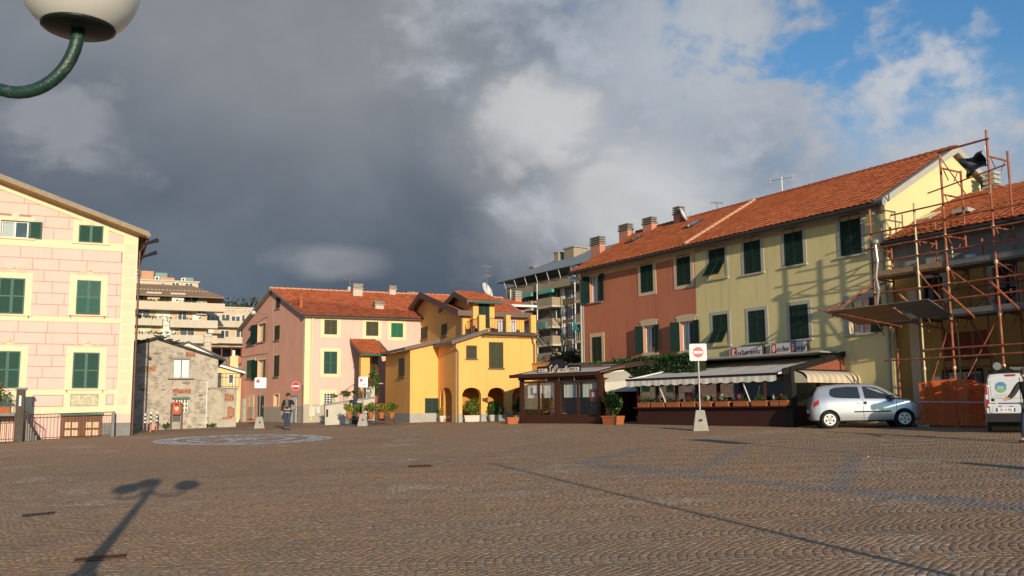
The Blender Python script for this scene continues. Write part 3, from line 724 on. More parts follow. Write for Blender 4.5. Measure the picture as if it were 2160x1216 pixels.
# area railing along the foot of the wall
zf = LF.py(140, 926).z
def grl(x, y): w_ = LF.w(x, y); return gz(w_.x, w_.y)-LF.o.z
xa = LF.py(62, 900, -.7).x; xb = LF.py(238, 900, -.7).x
rl = railing(lh, (xa, -.7, grl(xa, -.7)), (xb, -.7, grl(xb, -.7)), 1.12, .14, M_IRON, r=.006)
MB().box(xb-.06, xb+.06, -.75, -.02, grl(xb, -.7)-.1, grl(xb, -.7)+1.15).build('railing_post', M_GREYP, lh)
# outside stair with landing and planter at the left edge
st = thing('outside_stair', 'grey outside stair landing with iron rail and wall lamp by the pink house', 'stair', loc=LF.w(LF.py(30, 900, -2.2).x, -2.2, 0), rz=LF.rz)
SF = Fr(st.location, LF.rz)
zl = SF.py(20, 872, 0).z; xp0, xp1 = SF.py(32, 880, 0).x, SF.py(50, 880, 0).x
def gs(x, y): w_ = SF.w(x, y); return gz(w_.x, w_.y)-SF.o.z
MB().box(-4.5, xp0-.02, -.02, 2.15, zl-.12, zl).build('landing_slab', M_GREYP, st)
MB().box(xp0, xp1, -.1, .45, gs(0, 0)-.2, SF.py(40, 822, 0).z).build('stair_pillar', mat('dark_weathered_pillar', (.09, .075, .06), .9, .35, 4, .4, 40), st)
MB().box(xp0+.12, xp1-.12, -.14, -.1, SF.py(40, 857, 0).z, SF.py(40, 835, 0).z).build('pillar_lamp', M_WHITE, st)
MB().box(xp0-.06, xp1+.06, -.16, .51, SF.py(40, 822, 0).z, SF.py(40, 818, 0).z).build('pillar_cap', M_STONEG, st)
rs = railing(st, (-4.4, .02, gs(-3, 0)+.1), (xp0-.05, .02, gs(0, 0)+.05), 1.0, .16, M_IRON)
q = MB(); q.tube((xp1, .1, zl+.1), (xp1+.45, -.4, gs(.4, -.4)+1.0), .022, n=6); q.tube((xp1+.45, -.4, gs(.4, -.4)+1.0), (xp1+.45, -.4, gs(.4, -.4)-.05), .02, n=6)
for i in range(4): u = xp1+.09*(i+1); q.tube((u, .1-.1*(i+1), zl+.1-(i+1)*(zl-.9)/5), (u, .1-.1*(i+1), gs(u, .3)), .011, n=4)
q.build('handrail', M_RUSTI, st)
for i in range(5): MB().box(xp1+.02+i*.10, xp1+.02+(i+1)*.10, .45, 1.5, gs(.5, .5)-.1, zl-.12-(i+1)*.17).build('step', M_GREYP, st)
MB().box(-4.5, xp0-.1, 1.2, 2.1, gs(-2, 1)-.2, zl-.13).build('landing_wall', M_PINK, st)
pb = thing('flower_trough', 'long terracotta trough of leafy plants on the stair landing', 'planter', loc=SF.w(xp0-1.05, .22, zl), rz=LF.rz)
MB().prismx([(-.14, 0), (.14, 0), (.18, .27), (-.18, .27)], -1.1, .85).build('trough', M_TERRA, pb)
MB().box(-1.05, .8, -.14, .14, .2, .25).build('soil', M_SOIL, pb)
leaves('foliage', M_LEAF, pb, (-.1, 0, .75), (.95, .22, .55), 700, .085, seed=2, lump=8); stems(pb, (-.1, 0, .7), (.8, .15, .5), 9, seed=3)
leaves('dry_foliage', M_LEAFO, pb, (.3, 0, .85), (.4, .18, .6), 200, .07, seed=4)
# ================================================================== old rubble house
M_RUB = mat('rubble_and_lime_plaster', (.50, .445, .37), .95, .36, 1.6, .9, 14, col2=(.29, .255, .21), c2=.54, c2scale=3.2, grain=.3, streak=.25)
M_RUBS = mat('rubble_stone', (.36, .315, .26), .95, .4, 5, .6, 30, rnd=.4)
M_BRICK = mat('exposed_brick', (.36, .125, .06), .95, .3, 9, .4, 30, rnd=.3)
M_SLATE = mat('old_slate', (.055, .05, .045), .9, .4, 4, .6, 18)
BO = gpt(456, 902); BF = Fr(BO, az2rz(70))
sh = thing('stone_house', 'small old house of crumbling rubble stone and patchy plaster with sagging dark roof', 'house', BF)
BWd = 8.0; z_e = BF.py(456, 757).z; xa_, za_ = BF.py(330, 716).x, BF.py(330, 716).z
topB = [(-BWd, za_-(z_e-za_)*-1.0*(BWd+xa_)/(-xa_)), (xa_, za_), (0, z_e)]
H1, H2 = BF.rect(367, 759, 398, 797), BF.rect(366, 843, 396, 870)
m = MB()
# front wall as a lumpy sheet
def tzB(x):
    for (p, zp), (q_, zq) in zip(topB, topB[1:]):
        if p <= x <= q_: return zp+(zq-zp)*(x-p)/(q_-p)
    return z_e
wall(m, -BWd, 0, -.5, topB, [H1, H2], .25)
m.poly([(0, 0, -.5), (0, 7, -.5), (0, 7, z_e), (0, 0, z_e)]); m.poly([(-BWd, 0, -.5), (-BWd, 0, topB[0][1]), (-BWd, 7, topB[0][1]), (-BWd, 7, -.5)]); m.poly([(-BWd, 7, -.5), (-BWd, 7, topB[0][1]), (xa_, 7, za_), (0, 7, z_e), (0, 7, -.5)])
bw = m.build('wall', M_RUB, sh)
me_s = []
for i in range(5):
    bm = bmesh.new(); bmesh.ops.create_icosphere(bm, subdivisions=1, radius=1)
    for v in bm.verts: v.co = Vector((v.co.x*random.uniform(.85, 1.15), v.co.y*.5, v.co.z*random.uniform(.7, 1.1)))
    me = bpy.data.meshes.new('wall_stone'); bm.to_mesh(me); bm.free(); me.materials.append(M_RUBS); me_s.append(me)
rr = random.Random(9); cnt = 0
while cnt < 200:
    x = rr.uniform(-5.2, -.12); z = rr.random()**1.5*(z_e+.6)
    if z > tzB(x)-.2 or any(h[0]-.12 < x < h[1]+.12 and h[2]-.15 < z < h[3]+.12 for h in (H1, H2)): continue
    o = bpy.data.objects.new('wall_stone', rr.choice(me_s)); COL.objects.link(o); o.parent = bw
    s_ = rr.uniform(.06, .15); o.scale = (s_*rr.uniform(1.1, 2.0), .022, s_*.62); o.location = (x, .002, z); o.rotation_euler = (0, rr.uniform(-.15, .15), 0); cnt += 1
for (bx_, bz_) in ((BF.py(375, 825).x, BF.py(375, 825).z), (BF.py(393, 825).x, BF.py(393, 825).z), (BF.py(402, 747).x, BF.py(402, 747).z), (BF.py(318, 777).x, BF.py(318, 777).z)):
    for i in range(9):
        MB().box(bx_-.25+(i % 3)*.17, bx_-.25+(i % 3)*.17+.15, -.018, .02, bz_-.15+(i//3)*.085, bz_-.15+(i//3)*.085+.07).build('brick', M_BRICK, bw)
for hh in (H1, H2):
    wn = MB(); wn.box(hh[0]-.10, hh[1]+.10, -.06, .02, hh[3], hh[3]+.12); wn = wn.build('window', M_GREENL if hh is H2 else M_STONEG, sh)
    if hh is H1: MB().box(hh[0]-.3, hh[1]+.3, -.22, .02, hh[2]-.09, hh[2]).build('sill', M_STONEG, wn)
    xm = (hh[0]+hh[1])/2
    for a_, b_ in ((hh[0], xm-.05), (xm+.05, hh[1])):
        fm = MB()
        nx = 2 if hh is H2 else 1; nz = 3
        for i in range(nz+1): zz = hh[2]+(hh[3]-hh[2])*i/nz; fm.box(a_, b_, .06, .10, zz-.025, zz+.025)
        for i in range(nx+1): xx = a_+(b_-a_)*i/nx; fm.box(xx-.028, xx+.028, .058, .098, hh[2], hh[3])
        fm.build('frame', M_WHITE, wn)
        for i in range(nz): MB().poly([(a_, .085, hh[2]+(hh[3]-hh[2])*i/nz), (b_, .085, hh[2]+(hh[3]-hh[2])*i/nz), (b_, .085, hh[2]+(hh[3]-hh[2])*(i+1)/nz), (a_, .085, hh[2]+(hh[3]-hh[2])*(i+1)/nz)]).build('pane', mat('whitewashed_pane', (.70, .70, .68), .3, .08, 3) if hh is H1 else M_GLASS, wn)
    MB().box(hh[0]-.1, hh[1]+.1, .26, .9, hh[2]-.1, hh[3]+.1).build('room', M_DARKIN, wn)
rf = MB(); rf.prism([(xa_, za_), (.35, z_e-.14), (.35, z_e-.02), (xa_, za_+.12)], -.22, 7.2); rf.prism([(-BWd-.3, topB[0][1]-.1), (xa_, za_), (xa_, za_+.14), (-BWd-.3, topB[0][1]+.05)], -.3, 7.2)
rf = rf.build('roof', M_SLATE, sh)
for i in range(70):
    t = i/70; x = xa_-.3-t*(BWd+xa_-.2) if i % 3 else xa_+rr.uniform(0, 1.4); 
    zz = tzB(max(-BWd, min(0, x)))+.12
    MB().obox((x, rr.uniform(-.3, .3), zz+rr.uniform(0, .12)), (rr.uniform(.12, .22), 0, rr.uniform(-.06, .06)), (0, rr.uniform(.12, .2), .02), (0, 0, .025)).build('slate', M_SLATE, rf)
xq, zq = BF.py(437, 805), BF.py(443, 822)
MB().tube((xq.x, -.06, -.1), (xq.x, -.06, xq.z), .03, n=6).build('white_pipe', M_WHITE, sh)
MB().path([(zq.x, -.07, -.1), (zq.x, -.07, zq.z), (zq.x+.25, .1, zq.z+.2)], .035, 6).build('rusty_pipe', M_RUSTI, sh)
# low annex wall
a_ = BF.py(441, 850, -.25).x; b_ = BF.py(499, 850, -.25).x; zt_ = BF.py(470, 821, -.25).z
an = thing('low_annex', 'low flat annex with flaking plaster and exposed brick beside the rubble house', 'annex', Fr(BF.w((a_+b_)/2, -.25, 0), BF.rz))
M_ANN = mat('flaking_grey_plaster', (.45, .40, .32), .95, .25, 2.5, .4, 30, col2=(.27, .235, .185), c2=.6, c2scale=2.0, streak=.35, grain=.2)
hw = (b_-a_)/2
MB().box(-hw, hw, 0, 3.0, -.5, zt_).build('wall', M_ANN, an)
MB().box(-hw-.05, hw+.05, -.06, 3.0, zt_, zt_+.08).build('coping', M_STONEG, an)
for px_, py_, n_ in ((484, 840, 22), (490, 873, 30), (480, 878, 8)):
    p = BF.py(px_, py_, -.25); ux = p.x-(a_+b_)/2
    for i in range(n_):
        u = ux+((i % 4)-2)*.13+rr.uniform(-.02, .02); w_ = p.z+(i//4-2.5)*.075
        if u+.12 < hw: MB().box(u, u+.115, -.014, .01, w_, w_+.062).build('brick', M_BRICK, an)
wd = thing('weed_tuft', 'green weed tuft growing at the foot of the rusty pipe', 'weed', loc=BF.w(zq.x+.1, -.25, -.02)); leaves('foliage', M_LEAF, wd, (0, 0, .16), (.4, .2, .2), 160, .08, seed=9); stems(wd, (0, 0, .15), (.3, .15, .15), 5, .008)
wd = thing('weed_tuft', 'green weed tuft by the wall left of the red post box', 'weed', loc=BF.w(BF.py(349, 900, -.2).x, -.2, -.02)); leaves('foliage', M_LEAF, wd, (0, 0, .15), (.25, .15, .2), 110, .08, seed=10); stems(wd, (0, 0, .15), (.2, .12, .15), 4, .008)
# ================================================================== middle pink house
M_ROSE = mat('rose_lime_render', (.74, .49, .42), .9, .08, 1.2, .05, 60, streak=.12)
M_ROSED = mat('rose_weathered_render', (.82, .42, .30), .92, .14, .9, .05, 60, streak=.2)
M_YTRIM = mat('butter_yellow_trim', (.80, .66, .41), .9, .05, 3)
M_PLIN = mat('beige_grey_plinth', (.43, .39, .32), .95, .15, 2, .2, 60, streak=.3)
DO = gpt(640, 892.5); DF = Fr(DO, az2rz(66.6))
dh = thing('rose_house', 'long pink two storey house with red tiled roof and green shutters in the middle', 'house', DF)
ED = DF.py(640, 665).z                       # eave height
sdir = Vector((math.sin(R(-33.8)), math.cos(R(-33.8)), 0)); sl_ = DF.I.to_3x3() @ sdir     # side wall direction in local space
ss = DF.l(aty(510, 696, 1)).xy               # measure side length by pixel column 510
def side_len(px):
    r = DF.I.to_3x3() @ ray(px, 760); O = DF.l((0, 0, EYE)); den_ = r.x*sl_.y-r.y*sl_.x
    t = (-O.x*sl_.y+O.y*sl_.x)/den_; p = O+r*t; return Vector((p.x, p.y)).length
SL = side_len(510); DFL = 15.0
sideF = Fr(DO, math.atan2(-sdir.y, -sdir.x))   # x runs towards the front corner
MS = DF.I @ sideF.M
apz = sideF.py(578, 614).z; xap = sideF.py(578, 614).x
HO = {}
def srect(*p): return sideF.rect(*p)
s_open1, s_open2 = srect(544, 684, 557, 722), srect(544, 760, 557, 799)
doorW, doorG = srect(614, 838, 627, 896), srect(545, 837, 557, 889)
gW = srect(578, 833, 588, 857)
m = MB(MS); wall(m, -SL, 0, -.5, [(-SL, ED), (xap, apz), (0, ED)], [s_open1, s_open2, gW]); m.build('side_wall', M_ROSED, dh)
m = MB(); wall(m, 0, DFL, -.5, [(0, ED), (DFL, ED)], []); bx_, by_ = sl_.x*SL, sl_.y*SL
m.poly([(DFL, 0, -.5), (DFL+bx_, by_, -.5), (DFL+bx_, by_, ED), (DFL, 0, ED)]); m.poly([(bx_, by_, -.5), (bx_, by_, ED), (DFL+bx_, by_, ED), (DFL+bx_, by_, -.5)])
m.build('front_wall', M_ROSE, dh)
zp = DF.py(700, 853).z
MB().box(-.012, DFL, -.015, .01, -.5, zp).build('plinth', M_PLIN, dh)
MB(MS).box(-SL*.62, .013, -.018, .01, -.5, sideF.py(610, 858).z).build('plinth', M_PLIN, dh)
MB().box(-.02, .32, -.018, .01, zp+.003, ED).build('corner_strip', M_YTRIM, dh)
MB(MS).box(-.25, .02, -.016, .01, sideF.py(630, 860).z, ED).build('corner_strip', M_YTRIM, dh)
MB().box(.0, DFL, -.024, .01, ED-.18, ED-.01).build('eaves_band', M_YTRIM, dh)
for pxr, mt_ in (((684, 675, 711, 706), M_OLIVE), ((772, 679, 798, 709), M_OLIVE), ((825, 682, 850, 712), M_GREENB), ((683, 742, 711, 789), M_GREEN)):
    window(dh, DF.rect(*pxr), None, 'closed', M_YTRIM, mt_, trim=(.22, .2, .2), sill=False, depth=.02, pitch=.08)
gw = DF.rect(683, 831, 701, 851); wn = window(dh, gw, None, 'closed', M_YTRIM, M_GREEND, trim=(.26, .24, .12), sill=False, leaves=1)
q = MB()
for i in range(1, 4): q.box(gw[0], gw[1], -.05, -.035, gw[2]+(gw[3]-gw[2])*i/4-.015, gw[2]+(gw[3]-gw[2])*i/4+.015)
for i in range(0, 4): u = gw[0]+(gw[1]-gw[0])*i/3; q.box(u-.02, u+.02, -.055, -.036, gw[2], gw[3])
q.build('window_grille', M_WHITE, wn)
for pxr, kw in (((583, 628, 591, 651), {}), ((580, 688, 590, 718), {}), ((579, 751, 589, 795), {}), ((529, 688, 538, 728), dict(flap=.55))):
    window(dh, srect(*pxr), MS, 'closed', None, M_OLIVE if not kw else M_GREEND, trim=(.05, .05, .05), pitch=.08, **kw)
for rc_ in (s_open1, s_open2): window(dh, rc_, MS, 'open', M_YTRIM, M_GREEND, mframe=mat('cream_frame', (.70, .52, .25), .7), trim=(.1, .1, .1), swing=[(-1, .35), (1, .2)], pitch=.08)
window(dh, srect(521, 760, 538, 798), MS, 'closed', M_YTRIM, M_GREEN, trim=(.1, .1, .1), pitch=.08)
window(dh, gW, MS, 'open', M_YTRIM, M_GREEND, mframe=mat('cream_frame', (.70, .52, .25), .7), trim=(.08, .08, .08), sill=False, curtain=False)
window(dh, srect(526, 836, 535, 857), MS, 'closed', M_YTRIM, M_YTRIM, trim=(.08, .08, .08), sill=False, leaves=1)
def door(par, rc_, M, mt_, mtr, panels=3, name='door'):
    a, b, c, d = rc_; c = c-.1
    o = MB(M); ring(o, a, b, c, d, .07, .07, 0, -.03, .01); o = o.build('door_frame', mtr, par)
    lf = MB(M).box(a, b, -.022, .005, c, d)
    for i in range(panels):
        z0 = c+.12+i*(d-c-.15)/panels; lf.box(a+.1, b-.1, -.034, -.02, z0, z0+(d-c-.15)/panels-.1)
    lf.build(name, mt_, o)
    MB(M).box(b-.16, b-.1, -.07, -.03, c+1.0, c+1.14).build('handle', M_GALV, o)
door(dh, doorW, MS, M_WHITE, M_GREYP); door(dh, doorG, MS, M_GREEND, M_GREYP); door(dh, srect(510.5, 841, 518, 890), MS, M_WHITE, M_PLIN)
for pxr in ((652, 858, 664, 878), (667, 858, 675, 872)): a, b, c, d = DF.rect(*pxr); MB().box(a, b, -.05, .01, c, d).build('meter_box', mat('pale_meter_box', (.60, .58, .52), .6, .06), dh)
a, b, c, d = srect(526, 860, 536, 884); MB(MS).box(a, b, -.12, .01, c, d).build('meter_box', M_GALV, dh)
q = MB(); q.tube((.42, -.07, .1), (.42, -.07, ED-.1), .05, n=8); q.build('downpipe', M_YTRIM, dh)
q = MB(); q.tube((-.3, -.42, ED-.05), (DFL, -.42, ED-.05), .065, n=8); q.build('gutter', M_GUTTERD, dh)
# cables on the side wall
MB(MS).path([(-SL+.1, -.03, sideF.py(511, 754).z), (-SL*.75, -.03, sideF.py(540, 749).z), (-SL*.55, -.03, sideF.py(566, 746).z)], .012, 4).build('cable', M_RUSTI, dh)
MB(MS).path([(sideF.py(576, 620).x, -.03, sideF.py(576, 640).z), (sideF.py(578, 700).x, -.03, sideF.py(578, 700).z), (sideF.py(577, 790).x, -.03, sideF.py(577, 790).z)], .012, 4).build('cable', M_PLIN, dh)
# roof: front and back slope, ridge through the gable apex
rx, ry = sl_.x*(-xap), sl_.y*(-xap)
e = .45; slope = (apz-ED)/ry
def rp(x, y, lift=0.0): return (x, y, (ED+slope*y if y <= ry else apz-(apz-ED)*(y-ry)/(by_-ry))+.05+lift)
def ox(y): return sl_.x/sl_.y*y-.30
m = MB(); t_ = .10
for y0, y1 in ((-e, ry), (ry, by_+.4)):
    P0 = [rp(ox(y0), y0), rp(DFL+.3, y0), rp(DFL+.3, y1), rp(ox(y1), y1)]; P1 = [(x, y, z+t_) for x, y, z in P0]
    i = m.add(P0+P1)
    for f_ in ((0,3,2,1),(4,5,6,7),(0,1,5,4),(1,2,6,5),(2,3,7,6),(3,0,4,7)): m.f.append(tuple(i+j for j in f_))
roof = m.build('roof', M_STONEG, dh)
Vs = Vector((0, 1, slope)).normalized(); Ls = (ry+e)*math.hypot(1, slope)
tile_roof(roof, Vector(rp(0, -e, t_)), (1, 0, 0), Vs, Ls, lambda v: (ox(-e+v*Vs.y)-.02, DFL+.2), .235, .34, M_TILEF, 300)
q = MB()
n = 46
for i in range(n):
    u = ox(ry)+i*(DFL+.3-ox(ry))/n; q.path([(u, ry, apz+.16), (u+(DFL+.3-ox(ry))/n+.03, ry, apz+.14)], [.12, .10], 8)
q.build('ridge_tiles', M_RIDGE, roof)
for pxa, pxb, yt, yb, yy, sz in ((743, 763, 600, 632, ry-1.0, (.62, .5)), (820, 833, 604, 629, ry-.2, (.45, .45)), (790, 807, 637, 658, 1.5, (.55, .5)), (868, 880, 618, 632, ry+.8, (.5, .5)), (858, 872, 617, 634, ry+.9, (.5, .5))):
    p0 = DF.py((pxa+pxb)/2, yb, yy); zt = DF.py((pxa+pxb)/2, yt, yy).z; zb_ = rp(0, yy)[2]-.1
    chimney(roof, p0.x, yy, zb_, max(zt, zb_+.6), sz[0], sz[1], mat('pale_pink_chimney', (.62, .46, .39), .9, .12, 4))
p0 = DF.py(635, 645, 1.2); q = MB(); q.lathe([(.12, 0), (.12, .5), (.17, .52), (.17, .60), (.10, .66), (.05, .85)], (p0.x, 1.2, rp(0, 1.2)[2]+.05), 10); q.build('terracotta_vent', M_TERRA, roof)
def antenna(label, p, h, spans, name='tv_antenna', rz=0.0, group=None, dish=None):
    t = thing(name, label, 'antenna', loc=p, rz=rz, group=group)
    MB().tube((0, 0, -.2), (0, 0, h), .022, n=6).build('mast', M_GALV, t)
    for z, l, n_ in spans:
        b_ = MB(); b_.tube((-l/2, 0, z), (l/2, 0, z), .014, n=5); b_.build('boom', M_GALV, t)
        d_ = MB()
        for i in range(n_): x = -l/2+l*i/max(1, n_-1); d_.tube((x, -.16, z), (x, .16, z), .008, n=4); d_.tube((x, 0, z-.1), (x, 0, z+.1), .008, n=4)
        d_.build('dipoles', M_GALV, t)
    if dish:
        dz_, r_, ang = dish; T = Matrix.Translation((0, -.15, dz_)) @ Matrix.Rotation(ang, 4, 'Z') @ Matrix.Rotation(R(65), 4, 'X')
        MB(T).lathe([(.02, -.12), (r_*.5, -.09), (r_*.8, -.04), (r_, .03), (r_*.97, .04), (r_*.75, -.02), (r_*.45, -.07), (.01, -.09)], (0, 0, 0), 18).build('dish', M_WHITE, t, True)
        MB(T).tube((0, -.9*r_, 0), (0, 0, .45), .012, n=5).build('dish_arm', M_GALV, t)
    return t
p = DF.py(738, 612, ry); antenna('thin television aerial and small dish beside the pink chimney', DF.w(p.x, ry, apz), 1.0, [(1.0, .8, 6)], dish=(.15, .36, 1.9), rz=.3)
# street lamp on a wall arm
sa = sideF.py(566, 668); sl0 = thing('wall_street_lamp', 'white street lamp on a short arm fixed to the pink house gable', 'street lamp', loc=sideF.w(sa.x, 0, sa.z), rz=sideF.rz)
MB().path([(0, 0, -.05), (0, -.3, .15), (-.1, -.75, .2)], .03, 6).build('arm', M_GALV, sl0)
MB().lathe([(.02, -.33), (.11, -.28), (.15, 0), (.12, .25), (.03, .33)], (-.15, -1.0, .2), 12, 'x').build('lamp_head', M_WHITE, sl0, True)
# ================================================================== yellow house
M_YEL = mat('saffron_yellow_render', (.90, .455, .135), .9, .08, .9, .06, 60, streak=.16)
M_PLINY = mat('grey_cement_plinth', (.38, .37, .34), .95, .15, 2, .2, 60)
EO = Vector((0, 0, 0)); t0 = gpt(962, 892); EO = Vector((t0.x, t0.y, gz(t0.x, t0.y))); EF = Fr(EO, az2rz(67))
eh = thing('yellow_house', 'saffron yellow house with arcade, roof terrace, small tower and olive shutters', 'house', EF)
xR = EF.py(1131, 800).x
d1 = EF.pxp(924, 800, 0).y                   # set-back of the left wing
xL = EF.py(865, 800, d1).x; dL = EF.pxp(813, 810, xL).y
zT = EF.py(1080, 706).z                      # terrace level front
zGl = EF.py(961, 722).z; xk = EF.py(1022, 703).x; zk = EF.py(1022, 702).z
z1a = EF.py(866, 737, d1).z; z1b = EF.py(923, 724, d1).z
def arch(mb, x0, x1, zs, zc_, n=10, z0=-.5, zt=None, y=0.0, depth=.3, axis='x', sx0=None, sx1=None):
    pass
def arched_wall(mb, x0, x1, z0, top, arches, depth=.32, y=0.0, n=10):
    """wall with segmental arch openings: arches=(a,b,spring,crown)"""
    cur = x0; zmax = max(a[3] for a in arches)+.02
    for a, b, s, c in arches:
        if a > cur: mb.poly([(cur, y, z0), (a, y, z0), (a, y, zmax), (cur, y, zmax)])
        P = []
        for i in range(n+1): t = i/n; u = a+(b-a)*t; P.append((u, s+(c-s)*math.sqrt(max(0, 1-(2*t-1)**2))))
        for (u0, v0), (u1, v1) in zip(P, P[1:]):
            mb.poly([(u0, y, v0), (u1, y, v1), (u1, y, zmax), (u0, y, zmax)])
            mb.poly([(u0, y, v0), (u0, y+depth, v0), (u1, y+depth, v1), (u1, y, v1)])
        mb.poly([(a, y, z0), (a, y, s), (a, y+depth, s), (a, y+depth, z0)]); mb.poly([(b, y, z0), (b, y+depth, z0), (b, y+depth, s), (b, y, s)])
        cur = b
    if cur < x1: mb.poly([(cur, y, z0), (x1, y, z0), (x1, y, zmax), (cur, y, zmax)])
    return wall(mb, x0, x1, zmax, top, [], y=y)
def ar(a, b, ys, yc): return (EF.py(a, 850).x, EF.py(b, 850).x, EF.py((a+b)/2, ys).z, EF.py((a+b)/2, yc).z)
m = MB(); arched_wall(m, 0, xR, -.5, [(0, zGl), (xk, zk), (xR, zT)], [ar(975, 1015, 832, 818), ar(1029, 1067, 832, 818), ar(1081, 1119, 832, 818)])
m.build('front_wall', M_YEL, eh)
# side of the projecting block (plane x=0), with its own arch
MSE = Matrix.Rotation(R(-90), 4, 'Z')        # local: x' -> -y , so wall runs from back (x'=-d1) to front (x'=0)
a0, a1 = -EF.pxp(928, 850, 0).y, -EF.pxp(953, 850, 0).y
m = MB(MSE); arched_wall(m, -d1, 0, -.5, [(-d1, zGl), (0, zGl)], [(a0, a1, EF.pxp(940, 836, 0).z, EF.pxp(940, 818, 0).z)], depth=.3); m.build('arcade_side', M_YEL, eh)
m = MB(); wall(m, xL, 0, -.5, [(xL, z1a), (0, z1b)], y=d1); m.build('wing_wall', M_YEL, eh)
m = MB(MSE); wall(m, -dL, -d1, -.5, [(-dL, z1a), (-d1, z1a)], y=0); 
m2 = MB(Matrix.Translation((xL, 0, 0)) @ MSE); wall(m2, -dL, -d1, -.5, [(-dL, z1a), (-d1, z1a)]); m2.build('wing_side', M_YEL, eh)
# arcade floor, back wall and ceiling
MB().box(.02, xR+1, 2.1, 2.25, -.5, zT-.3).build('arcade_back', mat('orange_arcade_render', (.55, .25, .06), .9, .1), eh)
MB().box(0.01, xR, .02, 2.1, EF.py(1000, 815).z+.12, EF.py(1000, 815).z+.2).build('arcade_ceiling', M_YEL, eh)
m = MB(); m.poly([(xR, 0, -.5), (xR, 7, -.5), (xR, 7, zT), (xR, 0, zT)]); m.build('right_wall', M_YEL, eh)
for P in (((xL-.02, d1-.02), (xL-.02, dL), .02, dL-d1), ):
    MB().box(xL-.02, xL+.0, d1-.02, dL, -.5, EF.pxp(840, 872, xL).z).build('plinth', M_PLINY, eh)
zpl = EF.py(900, 872, d1).z
rcw = EF.rect(897, 841, 925, 871, d1)
MB().box(xL-.02, 0, d1-.02, d1+.0, -.5, zpl).build('plinth', M_PLINY, eh)
MB().box(-.02, EF.py(975, 850).x, -.02, 0.0, -.5, zpl-.05).build('plinth', M_PLINY, eh)
for p_ in (((1015, 1029)), ((1067, 1081))): MB().box(EF.py(p_[0], 860).x, EF.py(p_[1], 860).x, -.015, .32, -.5, zpl-.05).build('pillar_plinth', M_PLINY, eh)
window(eh, rcw, Matrix.Translation((0, d1, 0)), 'closed', None, M_GREEND, sill=False, pitch=.08)
window(eh, EF.rect(984, 730, 1005, 757), None, 'closed', None, M_OLIVE, trim=(.03, .03, .03), msill=M_GUTTER, leaves=1, pitch=.08)
window(eh, EF.rect(1032, 723, 1061, 777), None, 'closed', None, M_OLIVE, trim=(.03, .03, .03), msill=M_GUTTER, leaves=2, pitch=.08)
rcl = (-EF.pxp(842, 780, xL).y, -EF.pxp(854, 780, xL).y, EF.pxp(848, 795, xL).z, EF.pxp(848, 757, xL).z)
window(eh, rcl, Matrix.Translation((xL, 0, 0)) @ MSE, 'closed', None, M_OLIVE, trim=(.03, .03, .03), msill=M_GUTTER, leaves=1, pitch=.08)
# slate lean-to roofs with sheet metal verges
m = MB(); kx = xk; z_up = zk+.05
def slab(mb, P, t): 
    i = mb.add(P+[(x, y, z+t) for x, y, z in P])
    for f_ in ((0,3,2,1),(4,5,6,7),(0,1,5,4),(1,2,6,5),(2,3,7,6),(3,0,4,7)): mb.f.append(tuple(i+j for j in f_))
slab(m, [(-.3, -.25, zGl-.12), (kx, -.25, zk+.0), (kx, 3.2, zk+.0), (-.3, 3.2, zGl-.12)], .16)
slr = (z1b-z1a)/(-xL)
slab(m, [(xL-.35, d1-.28, z1a-.35*slr+.01), (-.001, d1-.28, z1b+.01), (-.001, dL+.3, z1b+.01), (xL-.35, dL+.3, z1a-.35*slr+.01)], .17)
lr = m.build('lean_to_roof', mat('lichen_slate_roof', (.24, .20, .155), .9, .35, 3, .4, 22), eh)
m = MB(); slab(m, [(-.34, -.29, zGl-.15), (kx+.1, -.29, zk-.02), (kx+.1, -.255, zk-.02), (-.34, -.255, zGl-.15)], .2); slab(m, [(xL-.4, d1-.32, z1a-.45*slr), (-.01, d1-.32, z1b), (-.01, d1-.285, z1b), (xL-.4, d1-.285, z1a-.45*slr)], .2)
m.build('verge_trim', M_GUTTER, lr)
m = MB(); m.tube((kx, -.13, zT+.02), (xR+.15, -.13, zT-.02), .075, n=8); m.path([(xR-.25, -.13, zT-.05), (xR-.2, -.05, zT-.4), (xR-.12, -.06, zT-.55), (xR-.12, -.06, -.2)], .045, 8); m.build('gutter_and_downpipe', M_GUTTER, eh)
MB().path([(-.25, -.1, zGl-.1), (-.1, -.08, zGl-.28), (.07, -.07, zGl-.5), (.07, -.07, -.1)], .05, 8).build('downpipe', M_GUTTER, eh)
# terrace slab, pillars and railing
MB().box(kx-.2, xR, .0, 7, zT-.22, zT-.03).build('terrace_slab', M_GUTTERD, eh)
zTp = zT-.03
TP = []
for a, b, yy in ((1011, 1024, .25), (1068, 1077, .25), (1120, 1131, .05)):
    x0, x1 = EF.py(a, 680, yy).x, EF.py(b, 680, yy).x; TP.append((x0, x1, yy))
    zt_ = EF.py((a+b)/2, 665, yy).z; MB().box(x0, x1, yy, yy+.32, zTp, zt_).build('terrace_pillar', M_YEL, eh)
MB().box(kx-.2, xR, .02, .6, zTp, zTp+.16).build('parapet', M_GUTTERD, eh)
railing(eh, (TP[0][1], .4, zTp+.1), (TP[1][0], .4, zTp+.1), .8, .14, M_RUSTI); railing(eh, (TP[1][1], .4, zTp+.1), (TP[2][0], .3, zTp+.1), .8, .14, M_RUSTI)
x_ = EF.py(985, 680, 2.6).x; railing(eh, (TP[0][0], .4, zTp+.1), (x_, 2.6, zTp+.1), .8, .16, M_RUSTI)
